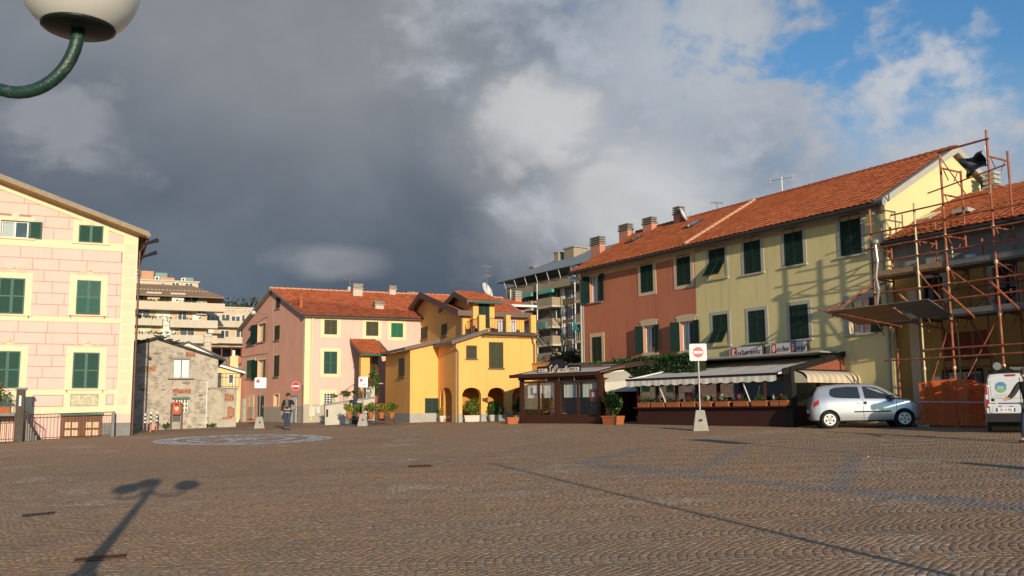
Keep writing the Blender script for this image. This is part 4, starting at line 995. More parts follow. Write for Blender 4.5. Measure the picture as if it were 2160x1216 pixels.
# upper house: left gable wall, front wall, hipped roof
y3 = 3.0; x3 = EF.py(976, 690, y3).x; y3b = EF.pxp(857, 690, x3).y; z3 = EF.py(976, 664, y3).z
yap = EF.pxp(899, 628, x3).y; zap = EF.pxp(899, 628, x3).z; x3R = EF.py(1106, 668, y3).x; z3b = EF.pxp(857, 680, x3).z
MG = Matrix.Translation((x3, 0, 0)) @ MSE
m = MB(MG); wall(m, -y3b, -y3, 2.5, [(-y3b, z3b), (-yap, zap), (-y3, z3)]); m.build('gable_wall', M_YEL, eh)
m = MB(); wall(m, x3, x3R, 2.5, [(x3, z3), (x3R, z3)], y=y3); m.build('upper_front_wall', M_YEL, eh)
for pxr in ((888, 691, 902, 716), (932, 684, 943, 709)):
    rc_ = (-EF.pxp(pxr[0], 700, x3).y, -EF.pxp(pxr[2], 700, x3).y, EF.pxp((pxr[0]+pxr[2])/2, pxr[3], x3).z, EF.pxp((pxr[0]+pxr[2])/2, pxr[1], x3).z)
    window(eh, rc_, MG, 'closed', None, M_OLIVE, trim=(.03, .03, .03), msill=M_GUTTER, leaves=1, pitch=.08)
yo, xo = .45, .4; s3 = (zap-z3)/(yap-y3); 
m = MB()
A_, B_, C_, D_ = (x3-xo, y3-yo, z3-yo*s3), (x3R+.3, y3-yo, z3-yo*s3), (x3R-1.6, yap, zap), (x3-xo, yap, zap)
slab(m, [A_, B_, C_, D_], .14); E_ = (x3-xo, y3b+.4, z3b-.3); G_ = (x3R+.3, y3b+.4, z3b-.3)
slab(m, [D_, C_, G_, E_], .14); slab(m, [B_, G_, C_, (C_[0]-.01, C_[1]+.01, C_[2])], .14)
ur = m.build('upper_roof', M_GUTTER, eh)
V3 = Vector((0, 1, s3)).normalized(); L3 = (yap-y3+yo)*math.hypot(1, s3)
def hipr(v): t = v/L3; return (x3-xo+.02, B_[0]+(C_[0]-B_[0])*t-.1)
tile_roof(ur, Vector((0, A_[1], A_[2]+.15)), (1, 0, 0), V3, L3, hipr, .235, .34, M_TILE, 220)
m = MB()
for (p, q_) in ((D_, A_), (D_, E_)): slab(m, [Vector(p)+Vector((-.05, 0, -.16)), Vector(q_)+Vector((-.05, 0, -.16)), Vector(q_)+Vector((-.005, 0, -.16)), Vector(p)+Vector((-.005, 0, -.16))], .36)
slab(m, [Vector(A_)+Vector((-.05, -.04, -.12)), Vector(B_)+Vector((0, -.04, -.12)), Vector(B_)+Vector((0, -.005, -.12)), Vector(A_)+Vector((-.05, -.005, -.12))], .27)
m.build('verge_trim', M_GUTTER, ur)
MB().path([D_, C_], [.13, .13], 8).build('ridge_tiles', M_RIDGE, ur)
bpy.data.objects[ur.children[-1].name].location.z = .14
MB().tube((x3-.08, y3-.08, 2.6), (x3-.08, y3-.08, z3-.1), .05, n=8).build('downpipe', M_GUTTER, eh)
# small tower with its own gable roof and door to the terrace
yt = y3-.62; xt0, xt1 = EF.py(998, 655, yt).x, EF.py(1043, 655, yt).x; zt0 = EF.py(1020, 636, yt).z; ytb = EF.pxp(946, 640, xt0).y
ytr = EF.pxp(974, 618, xt0).y; ztr = EF.pxp(974, 622, xt0).z
tw = MB(); wall(tw, xt0, xt1, 2.6, [(xt0, zt0), (xt1, zt0)], y=yt); 
tw.poly([(xt0, ytb, 2.6), (xt0, yt, 2.6), (xt0, yt, zt0), (xt0, ytr, ztr), (xt0, ytb, zt0)]); tw.poly([(xt1, yt, 2.6), (xt1, ytb, 2.6), (xt1, ytb, zt0), (xt1, ytr, ztr), (xt1, yt, zt0)])
tw.build('tower_wall', M_YEL, eh)
window(eh, EF.rect(1010, 636, 1032, 692, yt), Matrix.Translation((0, yt, 0)), 'closed', None, M_GREEND, trim=(.03, .03, .03), sill=False, leaves=2, pitch=.08, name='terrace_door')
m = MB(); st_ = (ztr-zt0)/(ytr-yt); 
a_ = (xt0-.45, yt-.4, zt0-.4*st_); b_ = (xt1+.25, yt-.4, zt0-.4*st_); c_ = (xt1+.25, ytr, ztr); d_ = (xt0-.45, ytr, ztr)
slab(m, [a_, b_, c_, d_], .12); slab(m, [d_, c_, (xt1+.25, ytb+.4, zt0-.4*st_), (xt0-.45, ytb+.4, zt0-.4*st_)], .12)
tr_ = m.build('tower_roof', M_GUTTER, eh)
Vt = Vector((0, 1, st_)).normalized(); Lt = (ytr-yt+.4)*math.hypot(1, st_)
tile_roof(tr_, Vector((0, a_[1], a_[2]+.13)), (1, 0, 0), Vt, Lt, lambda v: (xt0-.44, xt1+.2), .235, .34, M_TILE, 120)
m = MB(); slab(m, [Vector(d_)+Vector((-.05, 0, -.14)), Vector(a_)+Vector((-.05, 0, -.14)), Vector(a_)+Vector((-.004, 0, -.14)), Vector(d_)+Vector((-.004, 0, -.14))], .30)
slab(m, [Vector(d_)+Vector((-.05, 0, -.14)), (xt0-.5, ytb+.4, zt0-.4*st_-.14), (xt0-.454, ytb+.4, zt0-.4*st_-.14), Vector(d_)+Vector((-.004, 0, -.14))], .30); m.build('verge_trim', M_GUTTER, tr_)
MB().tube(Vector(a_)+Vector((.3, -.06, -.02)), Vector(b_)+Vector((0, -.06, -.02)), .06, n=8).build('gutter', M_GREENL, tr_)
p = EF.py(1031, 618, ytr); antenna('tall mast with two grid aerials and a white dish on the little tower', EF.w(p.x, ytr+.3, ztr), 1.9, [(1.75, .45, 7), (1.2, .45, 7)], dish=(.35, .5, .9), rz=.2)
# terrace clutter
for i, (px_, lb) in enumerate(((1061, 'folded grey patterned deckchair on the terrace left of the middle pillar'), (1081, 'folded grey patterned deckchair on the terrace right of the middle pillar'))):
    p = EF.py(px_, 690, .7); t = thing('deckchair', lb, 'deckchair', loc=EF.w(p.x, .75, zTp), rz=EF.rz)
    mc = mat('grey_print_canvas', (.40, .38, .42), .9, .3, 14, col2=(.62, .6, .62), c2scale=12)
    MB().grid([[(u, .12*v+.02*math.sin(v*5), .15+.75*v) for u in (-.22, -.1, 0, .1, .22)] for v in (0, .25, .5, .75, 1)]).build('canvas', mc, t)
    q = MB()
    for sg in (-1, 1): q.tube((sg*.24, 0, 0), (sg*.24, .14, .95), .016, n=5); q.tube((sg*.24, .3, 0), (sg*.24, .02, .6), .016, n=5)
    q.build('frame', M_WHITE, t)
for i, (px_, lb) in enumerate(((1000, 'small wooden crate on the terrace at the left rail'), (1048, 'small wooden crate on the terrace by the tower door'))):
    p = EF.py(px_, 692, 1.2); t = thing('slatted_crate', lb, 'crate', loc=EF.w(p.x, 1.2, zTp), rz=EF.rz)
    for j in range(4): MB().box(-.22+j*.12, -.14+j*.12, -.14, .14, 0, .42).build('slat', M_RUSTI, t)
# ------------------------------------------------------------------ porch, stair wall and plants between the two houses
PXF = Fr(EF.w(xL, dL, 0), DF.rz)
po = thing('tiled_porch', 'small tiled porch with orange pillar between the pink and yellow houses', 'porch', PXF)
y0_ = .2
a_ = PXF.py(740, 736, y0_); b_ = PXF.py(815, 752, y0_)
zlow = PXF.py(775, 751, y0_).z; zhi_ = PXF.py(750, 732, y0_+2).z
xl0 = PXF.py(765, 750, y0_).x; 
m = MB(); slab(m, [(xl0-.2, y0_-.3, zlow), (.3, y0_-.3, zlow), (.3, y0_+2.4, zlow+1.0), (xl0-.2, y0_+2.4, zlow+1.0)], .1); pr = m.build('roof', M_GUTTER, po)
tile_roof(pr, (xl0-.2, y0_-.3, zlow+.11), (1, 0, 0), Vector((0, 2.7, 1.0)).normalized(), 2.85, lambda v: (0, -xl0+.4), .235, .34, M_TILE, 120)
MB().tube((xl0-.25, y0_-.36, zlow+.02), (.3, y0_-.36, zlow+.02), .06, n=8).build('gutter', M_GREENL, po)
pa, pb_ = PXF.py(761, 790, y0_).x, PXF.py(780, 790, y0_).x
MB().box(pa, pb_, y0_, y0_+.45, -.3, zlow+.02).build('pillar', M_YEL, po)
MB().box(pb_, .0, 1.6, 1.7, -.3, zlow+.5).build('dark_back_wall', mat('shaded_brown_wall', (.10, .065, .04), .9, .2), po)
MB().box(pb_-.02, .0, y0_+.3, 1.6, PXF.py(800, 810, y0_).z, PXF.py(800, 808, y0_).z).build('upper_floor', M_PLIN, po)
lp = MB().box(pb_+.12, -.35, y0_+.05, y0_+.08, PXF.py(800, 842, y0_).z, PXF.py(800, 752, y0_).z); lp.build('dark_window', M_GLASS, po)
# sloping stair wall in front of it
SW = Fr(gpt(717, 896), az2rz(70)); sw = thing('garden_stair', 'pale cement stair wall with sloping top, gate and potted plants before the porch', 'stair', SW)
M_CEM = mat('pale_cement_render', (.52, .48, .40), .95, .15, 1.5, .2, 60, streak=.25)
x0_ = SW.py(686, 870, 0).x; x1_ = SW.py(790, 870, 0).x; zA, zB_ = SW.py(690, 856).z, SW.py(787, 840).z
MB().prism([(x0_, -.4), (x1_, -.4), (x1_, zB_), (x0_, zA)], 0, .3).build('stair_wall', M_CEM, sw)
MB().prism([(x0_-.05, zA), (x1_+.05, zB_), (x1_+.05, zB_+.09), (x0_-.05, zA+.09)], -.06, .36).build('coping', M_STONEG, sw)
a, b, c, d = SW.rect(743, 850, 764, 896); MB().box(a, b, -.03, 0, -.3, d).build('gate', M_GREEND, sw)
a, b, c, d = SW.rect(688, 864, 692, 880); MB().box(a, b, -.03, 0, c, d).build('dark_niche', M_DARKIN, sw)
for i in range(6): MB().box(x0_+.3+i*.4, x1_, .31, 1.4, i*.22-.2, (i+1)*.22-.0).build('step', M_STONEG, sw)
h0, h1 = SW.py(705, 840, .5), SW.py(760, 802, .5); q = MB(); q.tube(h0, h1, .02, n=6)
for i in range(5): p = h0.lerp(h1, i/4); q.tube(p, p-Vector((0, 0, .8)), .012, n=4)
q.build('handrail', M_RUSTI, sw)
a, b, c, d = SW.rect(772, 818, 790, 842, .1); MB().box(a, b, .05, .45, c, d+.1).build('stair_pier', M_CEM, sw)
def pot(label, p, r=.16, h=.26, crown=(.25, .25, .25), n=220, mt=None, size=.07, seed=1, mp=None, cz=.2, group=None, name='potted_plant', flower=None):
    t = thing(name, label, 'potted plant', loc=p, group=group)
    MB().lathe([(r*.7, 0), (r*.95, h*.85), (r*1.08, h*.86), (r*1.08, h), (r*.92, h), (r*.88, h*.9), (.01, h*.88)], (0, 0, 0), 14).build('pot', mp or M_TERRA, t)
    leaves('foliage', mt or M_LEAF, t, (0, 0, h+cz), crown, n, size, seed=seed); stems(t, (0, 0, h+cz), crown, 5, .01, seed=seed, base=(0, 0, h*.85))
    if flower: leaves('flowers', flower, t, (0, 0, h+cz*1.35), (crown[0]*.9, crown[1]*.9, crown[2]*.8), 26, .05, seed=seed+50)
    return t
def swp(px, py, y): p = SW.py(px, py, y); return SW.w(p.x, y, p.z)
def swz(px, y):
    x = SW.py(px, 850, y).x; return SW.w(x, y, zA+(zB_-zA)*(x-x0_)/(x1_-x0_)+.09)
pot('leafy geranium in a pale pot on the stair wall below the handrail', swz(728, .15), .15, .22, (.42, .25, .26), 330, seed=21, mp=M_CEM, flower=M_FLP)
pot('small trailing plant in a pale pot on the middle of the stair wall', swz(748, .15), .13, .2, (.35, .2, .14), 150, seed=22, mp=M_CEM)
pot('low dry plant at the lower end of the stair wall', swz(703, .15), .14, .18, (.32, .2, .12), 90, M_LEAFO, seed=23, mp=M_CEM)
pot('tall spiky yucca-like plant in a grey pot at the top of the stair wall', swz(777, .15), .19, .3, (.45, .35, .55), 420, M_LEAFO, .13, seed=24, mp=M_STONEG, cz=.5)
pot('bushy green shrub behind the stair wall by the dark porch', SW.w(SW.py(790, 850, .8).x, .8, 1.2), .2, .3, (.5, .4, .9), 700, M_LEAF, .09, seed=25, cz=.8)
# flower stands: pots on bent iron legs
def flower_stand(label, px0, px1, py, npots, seed, yellow):
    p0, p1 = gpt(px0, py), gpt(px1, py); c = (p0+p1)/2; w = (p1-p0).length
    t = thing('flower_stand', label, 'plant stand', loc=(c.x, c.y, gz(c.x, c.y)), rz=az2rz(80))
    q = MB()
    for sg in (-1, 1):
        for s2 in (-1, 1): q.path([(sg*w*.42, s2*.10, .62), (sg*w*.40, s2*.12, .42), (sg*w*.46, s2*.2, .0)], .014, 5)
    for z in (.34, .62):
        for s2 in (-1, 1): q.tube((-w*.44, s2*.12, z), (w*.44, s2*.12, z), .013, n=5)
    q.build('iron_legs', M_RUSTI, t)
    names = ['left', 'middle', 'right'] if npots == 3 else ['left', 'right']
    for i in range(npots):
        x = -w*.36+w*.72*i/(npots-1); wp = Fr(t.location, az2rz(80)).w(x, 0, .34)
        pot(f'terracotta pot of {"yellow flowers" if (i+yellow) % 2 else "green leaves"}, {names[i]} one on the {"left" if px0 < 770 else "right"} iron stand', wp, .17, .32, (.36, .28, .34), 460, M_LEAFY if (i+yellow) % 2 else mat('sunny_leaf', (.13, .17, .022), .5, .45, 4, trans=.25, rnd=.5), .07, seed=seed+i, cz=.20, flower=M_LEAFY if not (i+yellow) % 2 else None)
flower_stand('low bent iron plant stand behind the parking sign', 737, 779, 898, 3, 31, 1)
flower_stand('low bent iron plant stand against the yellow house corner', 783, 826, 898, 3, 41, 0)
# ================================================================== long red and yellow house (right)
M_RED = mat('brick_red_render', (.50, .175, .10), .92, .15, .8, .08, 50, streak=.3)
M_PYEL = mat('pale_lemon_render', (.70, .59, .30), .92, .11, .8, .08, 50, streak=.28)
M_PYELG = mat('lemon_gable_render', (.74, .63, .33), .92, .05, 1.3, .05, 60)
M_GTRIM = mat('grey_stone_trim', (.42, .40, .35), .9, .12, 3)
M_BTRIM = mat('beige_painted_trim', (.60, .46, .31), .9, .1, 3)
M_BAND = mat('taupe_eaves_band', (.42, .35, .25), .9, .1, 2)
k1 = 34.0; P1 = aty(1865, 412, k1); r_ = ray(1225, 563); P2 = r_*((P1.z-EYE)/r_.z)+Vector((0, 0, EYE))
GAz = math.degrees(math.atan2(P2.x-P1.x, P2.y-P1.y)); GL = (P2-P1).xy.length
gz0 = gz(P1.x, P1.y); GF = Fr((P2.x, P2.y, gz0), R(90-(GAz+180)))
gh = thing('red_and_yellow_house', 'long two storey house, half brick red, half lemon yellow, with orange tiled roof', 'house', GF)
GE = P1.z-gz0-.15; XB = GF.py(1468, 620).x
yR = GF.pxp(2005, 322, GL).y; zR = GF.pxp(2005, 322, GL).z; yB = GF.pxp(2068, 386, GL).y; zB2 = GF.pxp(2068, 386, GL).z
R1 = GF.rect(1245, 581, 1265, 638); R5 = GF.rect(1358, 687, 1381, 744); R6 = GF.rect(1435, 678, 1463, 740); Y8 = GF.rect(1790, 631, 1836, 704)
m = MB(); wall(m, 0, XB, -.5, [(0, GE), (XB, GE)], [R1, R5, R6]); m.poly([(0, 2*yR, -.5), (0, 0, -.5), (0, 0, GE), (0, yR, zR), (0, 2*yR, GE)]); m.build('red_wall', M_RED, gh)
m = MB(); wall(m, XB, GL, -.5, [(XB, GE), (GL, GE)], [Y8]); m.build('yellow_wall', M_PYEL, gh)
m = MB(); m.poly([(GL, 0, -.5), (GL, yB, -.5), (GL, yB, zB2), (GL, yR, zR), (GL, 0, GE)]); m.poly([(0, yB, -.5), (0, yB, zB2), (GL, yB, zB2), (GL, yB, -.5)]); m.build('gable_wall', M_PYELG, gh)
MB().box(0, XB, -.03, .01, GE-.55, GE).build('eaves_band', M_BTRIM, gh); MB().box(XB+.01, GL, -.03, .01, GE-.5, GE).build('eaves_band', M_BAND, gh)
MB().box(0, .22, -.025, .01, -.5, GE-.56).build('corner_strip', M_GTRIM, gh)
for pxr in ((1352, 555, 1378, 617), (1428, 537, 1457, 602), (1250, 711, 1270, 764)): window(gh, GF.rect(*pxr), None, 'closed', M_BTRIM, M_GREEND, trim=(.22, .2, .16), sill=False, pitch=.08, depth=.025)
for rc_ in (R1, R5, R6): window(gh, rc_, None, 'open', M_BTRIM, M_GREEND, trim=(.2, .2, .16), sill=rc_ is R1, swing=[(-1, .5), (1, .12)], pitch=.08, top_bits=rc_ is not R1)
for pxr, kw in (((1496, 516, 1530, 588), dict(flap=.6)), ((1570, 498, 1605, 577), {}), ((1655, 479, 1694, 560), {}), ((1773, 452, 1817, 539), {}), ((1505, 664, 1536, 729), dict(flap=.6)), ((1580, 655, 1615, 723), {}), ((1667, 643, 1706, 716), {})):
    window(gh, GF.rect(*pxr), None, 'closed', M_GTRIM, M_GREEND, trim=(.16, .14, .1), pitch=.08, msill=M_GTRIM, depth=.02, **kw)
window(gh, Y8, None, 'open', M_GTRIM, M_GREEND, trim=(.2, .18, .1), msill=M_GTRIM, swing=[(1, .05)], curtain=False)
# roof
m = MB(); e = .5; s_g = (zR-GE)/yR; lo, hi = -.3, GL+.28
slab(m, [(lo, -e, GE-e*s_g), (hi, -e, GE-e*s_g), (hi, yR, zR), (lo, yR, zR)], .1); slab(m, [(lo, yR, zR), (hi, yR, zR), (hi, yB+.4, zB2-.2), (lo, yB+.4, zB2-.2)], .1)
grf = m.build('roof', M_STONEG, gh)
Vg = Vector((0, 1, s_g)).normalized(); Lg = (yR+e)*math.hypot(1, s_g)
tile_roof(grf, (0, -e-.05, GE-e*s_g+.11), (1, 0, 0), Vg, Lg+.05, lambda v: (lo, hi-.1), .30, .36, M_TILE, 300)
def strip_tiles(a, b, n, r, mt, par, name):
    a, b = Vector(a), Vector(b); q = MB()
    for i in range(n): q.path([a.lerp(b, i/n)+Vector((0, 0, .02)), a.lerp(b, (i+1.1)/n)], [r, r*.85], 7)
    o = q.build(name, mt, par); o['kind'] = 'stuff'; return o
strip_tiles((lo, yR, zR+.14), (hi, yR, zR+.14), 60, .12, M_TILEF, grf, 'ridge_tiles')
strip_tiles((XB-.1, -e, GE-e*s_g+.2), (XB-.1, yR, zR+.2), 18, .10, M_RIDGE, grf, 'seam_tiles')
m = MB(); slab(m, [(hi-.02, -e-.05, GE-e*s_g-.08), (hi+.05, -e-.05, GE-e*s_g-.08), (hi+.05, yR, zR-.08), (hi-.02, yR, zR-.08)], .26); m.build('verge_board', M_GTRIM, grf)
m = MB(); slab(m, [(hi-.02, yR, zR-.08), (hi+.05, yR, zR-.08), (hi+.05, yB+.4, zB2-.3), (hi-.02, yB+.4, zB2-.3)], .26); m.build('verge_board', M_GTRIM, grf)
MB().tube((lo, -e-.09, GE-e*s_g+.02), (hi, -e-.09, GE-e*s_g-.0), .085, n=8).build('gutter', M_GUTTERD, gh)
MB().path([(GL-.35, -e-.05, GE-.25), (GL-.3, -.3, GE-.55), (GL-.12, -.08, GE-.9), (GL-.12, -.08, .2)], .055, 8).build('downpipe', M_GTRIM, gh)
MB().path([(.1, -e, GE-.2), (.1, -.1, GE-.7), (.1, -.1, 0)], .05, 8).build('downpipe', M_GTRIM, gh)
for pxa, pxb, yt_, yb_ in ((1250, 1272, 501, 540), (1310, 1331, 474, 510), (1360, 1381, 460, 487), (1425, 1440, 437, 472)):
    yy = yR-.35; p = GF.py((pxa+pxb)/2, yb_, yy); 
    if pxa == 1250: yy = 1.9; p = GF.py(1261, yb_, yy)
    zt = GF.py((pxa+pxb)/2, yt_, yy).z; zb_ = GE+s_g*yy-.1
    chimney(grf, p.x, yy, zb_, zt, GF.py(pxb, yb_, yy).x-GF.py(pxa, yb_, yy).x-.1, .36, mat('coral_chimney_render', (.56, .24, .16), .9, .12, 4), mat('grey_chimney_cap', (.22, .2, .17), .9, .2), 3)
for pxc, pyc in ((1338, 505), (1462, 478)):
    yy = 2.6; p = GF.py(pxc, pyc, yy); yy = (p.z-GE)/s_g if False else yy
    T = Matrix.Translation((p.x, yy, GE+s_g*yy+.17)) @ Matrix.Rotation(math.atan(s_g), 4, 'X')
    sk = MB(T); ring(sk, -.3, .3, -.4, .4, .06, .06, .06, 0, 0); sk = MB(T).box(-.36, .36, -.46, .46, -.05, .07).build('skylight', M_GUTTERD, grf); MB(T).box(-.29, .29, -.39, .39, .072, .08).build('pane', M_GLASS, sk)
p = GF.py(1650, 400, yR); antenna('white television aerial with two upright ends on the yellow roof ridge', GF.w(p.x, yR, zR), .95, [(.85, 1.1, 3)], rz=GF.rz+.4)
p = GF.py(1513, 445, yR+.4); antenna('small dark aerial behind the ridge of the red roof', GF.w(p.x, yR+.4, zR-.2), .95, [(.9, .6, 6)], rz=GF.rz+1.2)
p = GF.py(1447, 460, yR-.4); antenna('white dish aerial beside the last coral chimney', GF.w(p.x, yR-.4, zR-.2), .5, [], dish=(.45, .42, 2.2), rz=GF.rz, name='satellite_dish')
fl = thing('corner_floodlight', 'grey floodlight on the corner of the red house below the eaves', 'floodlight', loc=GF.w(-.25, -.35, GE-.55), rz=GF.rz+.6); MB().box(-.22, .22, -.12, .12, -.12, .14).build('housing', M_GALV, fl); MB().box(-.18, .18, -.135, -.12, -.09, .1).build('lens', M_GLASS, fl); MB().path([(0, .1, 0), (.1, .3, .1)], .03, 5).build('bracket', M_IRON, fl)
# ------------------------------------------------------------------ lettering drawn with a broad nib
def nib(strokes, w=.16, ang=45):
    """strokes: polylines in em units -> list of quads (x,z)"""
    d = (w/2*math.cos(R(ang)), w/2*math.sin(R(ang))); Q = []
    for s in strokes:
        for (x0, y0), (x1, y1) in zip(s, s[1:]): Q.append([(x0-d[0], y0-d[1]), (x1-d[0], y1-d[1]), (x1+d[0], y1+d[1]), (x0+d[0], y0+d[1])])
    return Q
BL = {  # blackletter: x-height .55
 'i': (.26, [[(.06,.44),(.13,.52),(.13,.10),(.20,.02)], [(.08,.72),(.16,.80)]]),
 's': (.36, [[(.30,.46),(.20,.53),(.08,.42),(.27,.16),(.16,.03),(.05,.10)]]),
 't': (.30, [[(.13,.78),(.13,.12),(.20,.02),(.27,.08)], [(.03,.50),(.26,.50)]]),
 'o': (.40, [[(.20,.53),(.08,.42),(.08,.13),(.20,.02),(.31,.13),(.31,.42),(.20,.53)]]),
 'r': (.32, [[(.05,.44),(.12,.52),(.12,.02)], [(.12,.42),(.22,.53),(.30,.44)]]),
 'a': (.40, [[(.07,.45),(.18,.53),(.29,.43),(.29,.10),(.36,.02)], [(.29,.30),(.12,.27),(.08,.12),(.17,.02),(.29,.14)]]),
 'n': (.44, [[(.05,.44),(.12,.52),(.12,.02)], [(.12,.42),(.23,.53),(.32,.43),(.32,.10),(.38,.02)]]),
 'e': (.36, [[(.30,.12),(.20,.02),(.08,.13),(.08,.42),(.20,.53),(.29,.42),(.10,.26)]]),
 'c': (.34, [[(.28,.12),(.18,.02),(.08,.13),(.08,.42),(.18,.53),(.27,.44)]]),
 'h': (.42, [[(.08,.86),(.12,.80),(.12,.02)], [(.12,.42),(.23,.53),(.32,.42),(.32,.08),(.24,-.08)]]),
 'g': (.42, [[(.31,.50),(.19,.53),(.08,.42),(.08,.14),(.19,.03),(.31,.14)], [(.31,.52),(.31,-.12),(.19,-.22),(.07,-.16)]]),
 'R': (.62, [[(.12,.82),(.18,.74),(.18,.06)], [(.06,.74),(.30,.84),(.50,.72),(.48,.55),(.20,.45)], [(.28,.45),(.42,.12),(.54,.05)], [(.34,.78),(.34,.48)], [(.08,.05),(.26,.05)]]),
 'V': (.62, [[(.08,.72),(.18,.82),(.18,.20),(.32,.05),(.50,.20),(.50,.70),(.40,.82)], [(.33,.74),(.33,.14)], [(.04,.50),(.12,.44)]]),
 'B': (.62, [[(.12,.82),(.18,.74),(.18,.10)], [(.06,.74),(.30,.84),(.48,.72),(.40,.52),(.20,.46)], [(.26,.46),(.50,.38),(.50,.16),(.32,.04),(.08,.08)], [(.34,.78),(.34,.12)]]),
}
SCR = {  # slanted script
 'L': (.55, [[(.50,.70),(.40,.85),(.28,.66),(.22,.20),(.05,.06),(.20,.08),(.50,.02)], [(.05,.55),(.20,.75)]]),
 'P': (.66, [[(.30,.80),(.16,.0),(.05,.02)], [(.05,.55),(.12,.85),(.40,.98),(.64,.80),(.50,.52),(.26,.48)]]),
 'a': (.36, [[(.30,.42),(.14,.45),(.05,.22),(.12,.03),(.26,.14),(.32,.44),(.28,.08),(.38,.04)]]),
 'i': (.20, [[(.06,.30),(.12,.45),(.08,.10),(.18,.03)], [(.14,.62),(.18,.66)]]),
 'z': (.34, [[(.06,.42),(.30,.43),(.04,.04),(.32,.05)]]),
 'e': (.32, [[(.08,.22),(.28,.32),(.20,.46),(.07,.30),(.08,.08),(.20,.02),(.30,.12)]]),
 't': (.24, [[(.16,.78),(.09,.12),(.18,.02),(.26,.10)], [(.02,.50),(.28,.52)]]),
}
CAP = {'E': (.5, [[(.42,.8),(.1,.8),(.1,0),(.42,0)], [(.1,.4),(.36,.4)]]), 'N': (.6, [[(.1,0),(.1,.8),(.48,0),(.48,.8)]]), 'O': (.6, [[(.28,.8),(.1,.6),(.1,.2),(.28,0),(.46,.2),(.46,.6),(.28,.8)]]), 'T': (.5, [[(.05,.8),(.45,.8)], [(.25,.8),(.25,0)]]), 'R': (.55, [[(.1,0),(.1,.8),(.36,.8),(.44,.6),(.34,.42),(.1,.42)], [(.28,.42),(.46,0)]]), 'I': (.25, [[(.12,0),(.12,.8)]]), 'B': (.5, [[(.1,0),(.1,.8),(.34,.8),(.38,.6),(.1,.43),(.36,.4),(.4,.1),(.1,0)]]), 'C': (.5, [[(.44,.7),(.28,.8),(.1,.6),(.1,.2),(.28,0),(.44,.1)]]), 'D': (.55, [[(.1,0),(.1,.8),(.32,.8),(.46,.55),(.46,.25),(.32,0),(.1,0)]]), 'U': (.55, [[(.1,.8),(.1,.2),(.27,0),(.44,.2),(.44,.8)]])}
def letters(par, text, font, x, z, h, y, mt, w=.13, ang=45, wmax=None, up=0.0, name='letter', slant=0.0, M=None, thick=.006):
    """each letter a thin raised mesh"""
    tot = sum(font.get(c, (.28, []))[0] for c in text); sx = h if wmax is None else wmax/tot
    cx = x
    for i, c in enumerate(text):
        adv, st_ = font.get(c, (.28, []))
        if st_:
            q = MB(M)
            for quad in nib(st_, w, ang): q.prism([(cx+(u+slant*v)*sx, z+v*h+up*(cx-x)) for u, v in quad], y-thick, y)
            q.build(name, mt, par)
        cx += adv*sx
    return cx
M_INK = mat('black_sign_ink', (.03, .02, .025), .7, 0); M_SIGNR = mat('crimson_sign_panel', (.38, .022, .035), .6, .05); M_SIGNW = mat('grey_white_sign_board', (.62, .61, .60), .6, .05, 3, streak=.1); M_LETW = mat('cream_sign_ink', (.80, .68, .55), .7, 0); M_INKR = mat('dark_red_sign_ink', (.13, .012, .02), .7, 0)
for pxr, words, lb in (((1538, 731, 1608, 753), [('R', 'istorante')], 'white board sign reading Ristorante in old lettering with red initial'), ((1624, 722, 1702, 746), [('V', 'ecchio'), ('B', 'orgo')], 'white board sign reading Vecchio Borgo in old lettering with red initials')):
    a, b, c, d = GF.rect(*pxr, -.2); t = thing('restaurant_sign', lb, 'sign', loc=GF.w(a, -.2, c), rz=GF.rz); w, h = b-a, d-c
    MB().box(0, w, .0, .18, 0, h).build('sign_box', M_GUTTERD, t); MB().box(.02, w-.02, -.008, 0, .02, h-.02).build('sign_face', M_SIGNW, t)
    tot = sum(1.0+sum(BL[ch][0] for ch in wd[1]) for wd in words)+.25*(len(words)-1); sx = (w-.12)/tot; x = .07
    for ini, rest in words:
        MB().prism([(x+.02, .10*h), (x+.02, .86*h), (x+.08, .92*h), (x+.85*sx, .92*h), (x+.92*sx, .86*h), (x+.92*sx, .10*h), (x+.85*sx, .05*h), (x+.08, .05*h)], -.013, -.008).build('initial_panel', M_SIGNR, t)
        letters(t, ini, BL, x+.14*sx, .16*h, h*.78, -.014, M_LETW, .13, 40, wmax=.66*sx, name='initial_letter')
        x = letters(t, rest, BL, x+1.0*sx, .22*h, h*.60, -.010, M_INKR, .15, 45, wmax=sum(BL[ch][0] for ch in rest)*sx)+.25*sx
# ================================================================== scaffolded house beyond
M_OCH = mat('ochre_render', (.42, .25, .075), .92, .25, 1.2, .1, 40, streak=.4)
M_CEMG = mat('raw_cement_band', (.30, .29, .275), .95, .25, 1.5, .3, 40, streak=.4)
M_BRN = mat('brown_red_render', (.20, .055, .03), .92, .2, 1.3)
JF = Fr(GF.w(GL+.02, .25, 0), GF.rz); jh = thing('scaffolded_house', 'ochre house under repair behind the scaffolding, lower tiled roof', 'house', JF)
JW = 13.0; JE = JF.py(1900, 503).z; yy_ = 4.2
p_ = JF.pxp(2075, 393, 0.0); jz2 = JE+(p_.z-JE)/p_.y*yy_
zcem = JF.py(1900, 588).z; zmid = JF.py(1980, 700).z
J1, J2, J3 = JF.rect(1946, 586, 1990, 640), JF.rect(2096, 562, 2144, 650), JF.rect(1995, 785, 2075, 905)
J4 = (J2[0]+3.2, J2[1]+3.2, J2[2], J2[3])
m = MB(); wall(m, 0, JW, zcem, [(0, JE), (JW, JE)]); m.build('cement_wall', M_CEMG, jh)
m = MB(); wall(m, 0, JW, zmid, [(0, zcem), (JW, zcem)], [J1, J2, J4]); m.build('ochre_wall', M_OCH, jh)
